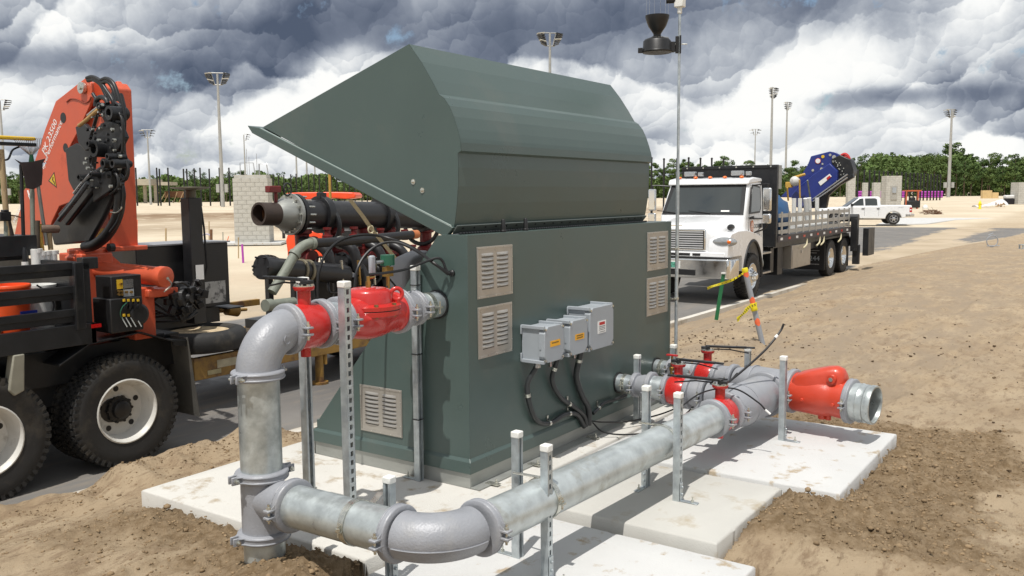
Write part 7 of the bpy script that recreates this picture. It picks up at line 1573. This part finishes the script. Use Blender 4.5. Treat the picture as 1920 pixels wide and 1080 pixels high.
    b = MB(); b.bb((13.70, 4.60, 1.19), (13.74, 4.86, 1.215)); b.build('badge', M['chrome'], t)
    # mirrors
    for y, s in ((3.20, -1), (6.02, 1)):
        b = MB(); y2 = yc + s * (1.0)
        b.tube(spline([(15.35, y2, 2.08), (15.2, y, 2.10), (15.18, y, 2.0), (15.18, y, 1.2), (15.22, yc + s * 1.08, 1.0)], 5), .018, 6); b.build('mirror_arm', M['black'], t)
        b = MB(); b.bb((15.10, y - .10, 1.50), (15.18, y + .10, 2.02)); m_ = b.build('mirror_housing', M['chrome'], t, bevel=.03); b = MB(); b.bb((15.10, y - .10, 1.22), (15.18, y + .10, 1.44)); b.build('lower_mirror', M['chrome'], t, bevel=.03)
    # roof lamps
    for y in (3.98, 5.14):
        b = MB(); b.bb((15.30, y - .14, 2.31), (15.44, y + .14, 2.42)); b.build('roof_work_lamp', M['lens'], t, bevel=.02); b = MB(); b.bb((15.32, y - .32, 2.31), (15.42, y - .20, 2.40)); b.build('roof_work_lamp', M['lens'], t, bevel=.015)
    for y in (3.85, 4.25, 4.61, 4.97, 5.37): b = MB(); b.sphere((15.28, y, 2.275), (.05, .05, .03), 10, 6); b.build('clearance_lamp', M['amber'], t)
    for z in (.455, -.015): b = MB(); b.bb((15.78, 3.60, z), (16.72, 3.86, z + .04)); b.build('cab_step', M['steelr'], t)
    b = MB(); b.cyl((15.95, 4.0, .20), (16.65, 4.0, .20), .24, n=28); b.build('fuel_tank', M['skid'], t); 
    for x in (16.1, 16.5): b = MB(); b.ring((x, 4.0, .20), (1, 0, 0), .24, .25, .05, 28); b.build('tank_strap', M['steelr'], t)
    # chassis, headboard, bed
    b = MB(); b.bb((13.9, 4.28, .22), (24.4, 4.38, .50)); b.bb((13.9, 5.08, .22), (24.4, 5.18, .50)); b.bb((16.2, 4.3, .2), (18, 5.2, .72)); b.bb((15.0, 4.0, -.05), (15.3, 5.4, .1)); b.bb((21.5, 4.0, -.05), (23.4, 5.4, .08)); b.bb((13.8, 3.8, .1), (14.0, 5.6, .3)); b.build('chassis', K, t)
    b = MB(); b.bb((16.72, 3.50, .60), (16.84, 5.96, 2.58)); b.bb((16.70, 3.50, 2.50), (16.72, 5.96, 2.58)); b.build('headboard', K, t, bevel=.01); b = MB(); b.bb((16.84, 3.50, 2.0), (17.06, 3.55, 2.57)); b.build('headboard_side', M['skid'], t)
    for i in range(6): b = MB(); y = 3.65 + i * .43; b.cyl((16.70, y, 2.54), (16.68, y, 2.54), .02, n=8); b.build('headboard_bolt', M['zinc'], t)
    b = MB(); b.bb((16.84, 3.50, .78), (23.75, 5.96, .86)); b.bb((16.84, 3.6, .56), (23.75, 3.75, .78)); b.build('deck', K, t); b = MB(); b.bb((16.86, 3.475, .70), (23.75, 3.50, .86)); b.build('deck_edge', M['rust'] if 0 else mat('dark_dusty_edge', (.06, .05, .05), .6), t)
    for i in range(11):
        x = 17.0 + i * .62; b = MB(); b.bb((x, 3.468, .75), (x + .16, 3.4745, .81)); b.build('marker_strip', M['redlens'] if i % 2 else M['whitel'], t)
    def stakes(y, s):
        for z in (.90, 1.08, 1.30): b = MB(); b.bb((17.0, y - .012, z), (23.70, y + .012, z + .095)); b.build('stake_rail', M['stake'], t)
        for i in range(12): x = 17.15 + i * .585; b = MB(); b.bb((x, y - s * .014 - .012, .87), (x + .09, y - s * .014 + .012, 1.44)); b.build('stake_upright', M['stake'], t)
    stakes(3.53, 1); stakes(5.93, -1)
    b = MB(); b.bb((17.3, 5.6, .87), (23.6, 5.7, 1.30)); b.build('far_rail', K, t); b = MB(); b.bb((18.20, 3.56, -.04), (19.84, 4.1, .56)); tb_ = b.build('tool_box', M['alum'], t, bevel=.01); b = MB(); b.bb((18.26, 3.553, -.0), (19.78, 3.558, .44)); b.build('box_door', M['alum'], tb_); b = MB(); b.bb((18.95, 3.535, .32), (19.08, 3.555, .40)); b.build('box_latch', M['steelr'], tb_)
    for x in (18.9, 20.1, 20.5, 22.3): b = MB(); b.tube(spline([(x + .35, 3.50, .72), (x + .25, 3.47, .55), (x, 3.48, .46)], 5), .022, 6); b.build('tie_strap', M['strap'], t)
    for x0, z0, x1, z1 in ((16.95, -.05, 17.2, .7), (17.5, -.15, 17.9, .6), (20.0, .35, 21.0, .55)): b = MB(); b.bb((x0, 3.7, z0), (x1, 4.3, z1)); b.build('under_deck_box', K, t, bevel=.01)
    b = MB(); b.bb((21.02, 3.50, -.28), (21.04, 4.35, .56)); b.build('mudflap', M['black'], t)
    text('57-2244', .20, (21.012, 4.30, -.02), (0, -1, 0), (0, 0, 1), M['jbox'], t, .001); b = MB()
    for z, w_ in ((.36, .5), (.27, .6), (.20, .45), (-.12, .6)): b.box((21.012, 3.95, z), (.003, w_, .025 if z < .3 else .05))
    b.build('flap_print', mat('grey_print', (.25, .25, .25), .6, 0, .6, 20), t)
    wheel(t, (15.16, 3.64, .02), (0, -1, 0), .52, .28, .29, M['chrome'], 40, 3, .05, hub=M['chrome'], deep=False); wheel(t, (15.16, 5.60, .02), (0, 1, 0), .52, .28, .29, M['chrome'], 0, 0, .05, deep=False)
    for x in (21.75, 23.15): wheel(t, (x, 3.64, .02), (0, -1, 0), .52, .24, .29, M['chrome'], 40, 3, .14, hub=M['chrome'], holes=5); wheel(t, (x, 5.82, .02), (0, 1, 0), .52, .28, .29, M['chrome'], 0, 0, .1, holes=0)
    b = MB(); b.prism([(21.2, 3.55, .62), (23.8, 3.55, .66), (23.95, 3.55, .45), (23.9, 3.55, .44), (23.75, 3.55, .58), (21.2, 3.55, .58)], (0, .5, 0)); b.bb((23.80, 3.55, -.35), (23.82, 4.3, .5)); b.build('rear_mudguard', K, t)
    # rear: crane base and outrigger
    b = MB(); b.bb((23.80, 4.2, .3), (24.7, 5.2, .95)); b.bb((23.9, 3.4, .25), (24.2, 6.0, .55)); b.build('crane_base', K, t, bevel=.02); b = MB(); b.bb((24.15, 3.05, -.05), (24.95, 3.22, .80)); b.build('outrigger_plate', K, t, bevel=.01); b = MB(); b.bb((23.78, 3.3, .1), (23.98, 3.5, 1.1)); b.bb((23.85, 3.25, -.3), (24.0, 3.45, .3)); b.build('outrigger_leg', K, t, bevel=.01); b = MB(); b.cyl((23.9, 3.3, 1.12), (23.9, 3.8, 1.12), .12, n=14); b.build('swing_motor', K, t)
    def pb(pts, x, e, nm, m, bev=.01): b = MB(); b.prism([at_x(1440 + a / 4.155, 270 + c / 4.155, x) for a, c in pts], (e, 0, 0)); return b.build(nm, m, t, bevel=bev)
    B = M['blue']
    pb([(335, 95), (360, 92), (480, 58), (520, 64), (560, 85), (560, 110), (520, 130), (440, 205), (370, 250), (290, 300), (200, 420), (100, 410), (200, 330), (250, 260), (310, 160)], 24.0, .12, 'boom_plate', B); pb([(335, 95), (480, 58), (560, 85), (440, 205), (290, 300), (200, 420), (100, 410), (250, 260), (310, 160)], 24.4, .1, 'boom_plate', B)
    pb([(230, 340), (350, 240), (480, 150), (540, 210), (540, 280), (420, 390), (300, 480), (240, 500), (190, 480), (180, 400)], 23.7, .26, 'boom_box', B, .02)
    pb([(490, 120), (560, 85), (640, 120), (665, 200), (660, 240), (560, 300), (530, 280), (500, 180)], 23.85, .5, 'boom_head', K, .02)
    pb([(360, 500), (330, 470), (540, 290), (660, 230), (665, 260), (560, 320), (470, 400), (450, 500)], 23.75, .2, 'outer_arm', K, .01); pb([(240, 500), (420, 500), (440, 470), (300, 440)], 23.8, .5, 'crane_column', B, .02)
    for f, r_ in ((0, .02), (1, .015)): b = MB(); b.cyl(at_x(1440 + 350 / 4.155, 270 + (450 - 20 * f) / 4.155, 23.65), at_x(1440 + 620 / 4.155, 270 + (260 - 25 * f) / 4.155, 23.65), .025, n=8); b.build('telescopic_rod', M['steelr'], t)
    for (a, c, m, r_) in ((390, 132, M['redl'], .09), (390, 132, M['whitel'], .075), (428, 98, M['yel'], .05), (485, 85, M['zinc'], .04), (350, 205, M['zinc'], .04), (418, 195, M['zinc'], .05), (515, 102, M['zinc'], .06), (425, 155, M['zinc'], .03)):
        b = MB(); q = at_x(1440 + a / 4.155, 270 + c / 4.155, 23.995); b.cyl(q, q - Vector((.012 if m != M['whitel'] else .016, 0, 0)), r_, n=16); b.build('round_decal' if r_ > .06 else 'boom_bolt', m, t)
    pb([(392, 298), (480, 232), (497, 252), (410, 325)], 23.69, -.006, 'white_decal', M['whitel'], 0); pb([(455, 265), (480, 245), (490, 258), (462, 282)], 23.685, -.006, 'red_decal', M['redl'], 0)
    r = random.Random(2)
    for i in range(16): b = MB(); q = at_x(1440 + (505 + r.uniform(0, 90)) / 4.155, 270 + (130 + r.uniform(0, 110)) / 4.155, 23.84); b.cyl(q, q - Vector((.03, 0, 0)), .02, n=6); b.build('boom_bolt', M['zinc'], t)
    for pts in ([(570, 90), (600, 80), (625, 100), (640, 140), (655, 165)], [(585, 110), (615, 100), (640, 150)]): b = MB(); b.tube(spline([at_x(1440 + a / 4.155, 270 + c / 4.155, 24.1) for a, c in pts], 5), .05, 8); b.build('red_hose_guard', M['redl'], t)
    b = MB(); q = at_x(1440 + 165 / 4.155, 270 + 318 / 4.155, 23.4); b.box(q, (.16, .2, .18)); b.tube([at_x(1440 + 200 / 4.155, 270 + 262 / 4.155, 23.4), at_x(1440 + 290 / 4.155, 270 + 235 / 4.155, 23.4)], .045, 8); b.build('yellow_bracket', M['woody'], t, bevel=.02); b = MB(); b.sphere(at_x(1440 + 210 / 4.155, 270 + 290 / 4.155, 23.4), .16, 12, 8); b.build('control_seat', M['rimw'], t)
    # load on the deck
    tp = thing('tarp_load', 'load wrapped in blue tarpaulin behind the black headboard', 'tarp', (18.0, 4.2, .87)); b = MB(); b.sphere((18.05, 4.25, 1.28), (1.0, .60, .66), 22, 16); rr = random.Random(5); b.v = [p + Vector((rr.uniform(-.03, .03), rr.uniform(-.03, .03), rr.uniform(-.03, .03))) if p.z > .9 else Vector((p.x, p.y, .87)) for p in b.v]; b.build('tarpaulin', M['tarp'], tp, smooth=80)
    for i, (x, tpz, bt, lab) in enumerate(((1489, 372, 410, 'first'), (1500, 372, 411, 'second'), (1513, 372, 413, 'third'), (1520, 371, 412, 'fourth'), (1532, 371, 412, 'fifth'))):
        q = at_y(x + (1 if i == 2 else 0), bt, 4.2); q0 = Vector((q.x, 4.2, .87)); q1 = at_y(x - (3 if i in (2, 3) else 0), tpz, 4.2); b = MB(); b.cyl(q0, q1, .06, n=12); o = single(b.build('tool_tube', M['pvc']), q0); tag(o, '%s upright white pipe from the cab on the white truck deck' % lab, 'pipe', 'upright white pipes on the white truck')
    for x0, y0, x1, y1, m in ((1500, 372, 1499, 337, M['woody']), (1519, 370, 1514, 338, M['greyg']), (1478, 376, 1476, 352, M['woody'])): q0, q1 = at_y(x0, y0, 4.25), at_y(x1, y1, 4.25); b = MB(); b.cyl(q0, q1, .025, n=8); o = single(b.build('long_tool', m), q0); tag(o, '%s tool handle sticking up from the white truck deck' % ('left orange' if x0 == 1478 else 'middle orange' if x0 == 1500 else 'thin grey'), 'tool')
    for i, (x0, x1) in enumerate(((17.5, 18.8), (19.9, 21.9), (21.7, 23.2))): b = MB(); b.cyl((x0, 4.0 + .05 * i, .96), (x1, 4.0 + .05 * i, .96), .10, n=18); o = single(b.build('white_pipe', M['pvc']), (x0, 4, .87)); tag(o, ('short white pipe lying nearest the cab on the truck deck', 'long white pipe lying in the middle of the truck deck', 'white pipe lying at the rear end of the truck deck')[i], 'pipe')
    return t
right_truck()
def pickup():
    g = at_z(1675, 421.5, -.5); D = (g - CAM).dot(FW); f = 62 / D; g = CAM + ray(1675, 421.5) * 62; 
    g.z = -.5 + (g.z + .5) * 1.0
    xd = (Vector((RT.x, RT.y, 0)).normalized() * math.cos(.20) - Vector((FW.x, FW.y, 0)).normalized() * math.sin(.20)); rz = math.atan2(xd.y, xd.x)
    t = thing('pickup_truck', 'white four door pickup parked on the asphalt beyond the white flatbed truck', 'pickup', g, rz); t.scale = (1.05, 1.05, 1.03); WP = M['truckw']; R = .41
    def arc_(cx, r0): return [(cx + r0 * math.cos(math.radians(a)), R + r0 * math.sin(math.radians(a))) for a in range(180, -1, -15)]
    poly = [(-4.70, .50)] + arc_(-3.68, .50) + arc_(0, .50) + [(1.0, .55), (1.12, .60), (1.13, 1.30), (1.05, 1.33), (-.90, 1.33), (-1.0, 1.28), (-2.95, 1.25), (-3.2, 1.22), (-4.3, 1.15), (-4.68, 1.0), (-4.75, .75)]
    poly = [(x, z if z > .41 else .45) for x, z in poly]
    b = MB(); b.prism([(x, 0, z) for x, z in poly], (0, 2.0, 0)); b.build('body', WP, t, bevel=.05, seg=2, smooth=50)
    b = MB(); gh = [(-2.98, 1.22), (-2.15, 1.86), (-1.9, 1.92), (-.98, 1.93), (-.86, 1.86), (-.80, 1.28)]; b.prism([(x, .06, z) for x, z in gh], (0, 1.88, 0)); b.v = [Vector((p.x, p.y + (.16 if p.y < 1 else -.16) * max(0, (p.z - 1.25) / .7), p.z)) for p in b.v]; b.build('cab', WP, t, bevel=.05, seg=3, smooth=50)
    def Y(z): return .06 + .16 * max(0, (z - 1.25) / .7) - .004
    for nm, w_ in (('front_side_window', [(-2.72, 1.33), (-2.12, 1.80), (-1.93, 1.80), (-1.90, 1.33)]), ('rear_side_window', [(-1.80, 1.33), (-1.82, 1.80), (-1.18, 1.81), (-1.06, 1.74), (-1.03, 1.33)])):
        b = MB(); b.prism([(x, Y(z), z) for x, z in w_], (0, -.006, 0)); b.build(nm, M['glass'], t)
    b = MB(); b.prism([(-2.985, .18, 1.26), (-2.985, 1.82, 1.26), (-2.20, 1.70, 1.86), (-2.20, .30, 1.86)], (-.012, 0, .012)); b.build('windscreen', M['glass'], t); b = MB(); b.prism([(-.79, .22, 1.36), (-.79, 1.78, 1.36), (-.84, 1.68, 1.80), (-.84, .32, 1.80)], (.008, 0, 0)); b.build('rear_window', M['glass'], t)
    b = MB()
    for x in (-2.9, -1.85, -.95): b.tube([(x, -.001, .6), (x, -.001, 1.27)], .006, 4)
    b.build('door_gap', M['black'], t)
    for x in (-2.05, -1.08): b = MB(); b.bb((x, -.03, 1.08), (x + .18, 0.0, 1.13)); b.build('door_handle', M['black'], t)
    b = MB(); b.bb((-2.75, -.22, 1.28), (-2.60, .02, 1.46)); b.build('door_mirror', M['black'], t, bevel=.03); b = MB(); b.bb((.98, -.006, .86), (1.14, .18, 1.18)); b.build('tail_lamp', M['redlens'], t); b = MB(); b.bb((1.0, -.009, .98), (1.1, -.0065, 1.06)); b.build('lamp_centre', M['whitel'], t); b = MB(); b.bb((.72, .0, .52), (1.30, 2.0, .74)); b.build('rear_bumper', M['chrome'], t, bevel=.03); b = MB(); b.bb((-3.1, .05, .36), (-.6, .15, .50)); b.build('side_sill', M['black'], t); b = MB(); b.bb((1.135, .2, .70), (1.15, 1.8, 1.28)); b.build('tailgate', M['black'], t)
    text('SPORT', .11, (.28, -.003, 1.14), (1, 0, 0), (0, 0, 1), M['jbox'], t, .001)
    for x in (-3.68, 0):
        for y, s in ((.13, -1), (1.87, 1)):
            w = wheel(t, (x, y, R), (0, s, 0), R, .28, .27, M['black'], 0, 0, .05, deep=False, hub=M['steelr'])
            if s < 0:
                b = MB()
                for k in range(6): a = k * math.pi / 3; e = Vector((math.cos(a), 0, math.sin(a))); b.box(Vector((x, y - .17, R)) + e * .13, (.20, .02, .055), Matrix.Rotation(-a, 3, 'Y'))
                b.ring((x, y - .165, R), (0, 1, 0), .235, .262, .02, 30); b.build('spokes', M['steelr'], w)
    # orange roll frame machine behind it
    g2 = ground_at(1712, 392); D2 = (g2 - CAM).dot(FW); k = D2 / FPX; u = Vector((RT.x, RT.y, 0)).normalized(); v = Vector((-u.y, u.x, 0)); Rm = Matrix((u, v, Vector((0, 0, 1)))).transposed()
    t2 = thing('compact_loader', 'small machine with an orange roll frame behind the pickup', 'loader', g2); b = MB()
    for x, dy in ((-14, 0), (8, 0), (-8, 14), (13, 14)): b.cyl(g2 + u * x * k + v * dy * k, g2 + u * (x + 1) * k + v * dy * k + Vector((0, 0, 34 * k)), 1.2 * k, n=6)
    for z in (34,): b.box(g2 + u * 0 * k + v * 7 * k + Vector((0, 0, z * k)), (29 * k, 16 * k, 2.4 * k), Rm)
    b.build('roll_frame', mat('dull_orange_frame', (.5, .12, .05), .5, 0, .1), t2); b = MB(); b.box(g2 + v * 5 * k + Vector((0, 0, 9 * k)), (26 * k, 14 * k, 14 * k), Rm); b.build('machine_body', K, t2, bevel=2 * k); b = MB(); b.box(g2 + v * 5 * k + Vector((0, 0, 18 * k)), (10 * k, 8 * k, 8 * k), Rm); b.build('seat', K, t2, bevel=2 * k)
    b = MB(); b.sphere(g2 + u * 19 * k - v * 8 * k + Vector((0, 0, 2 * k)), (5 * k, 5 * k, 6 * k), 12, 8); o = single(b.build('white_drum', M['pvc']), g2 + u * 19 * k); tag(o, 'round white drum at the tail of the pickup', 'drum')
pickup()
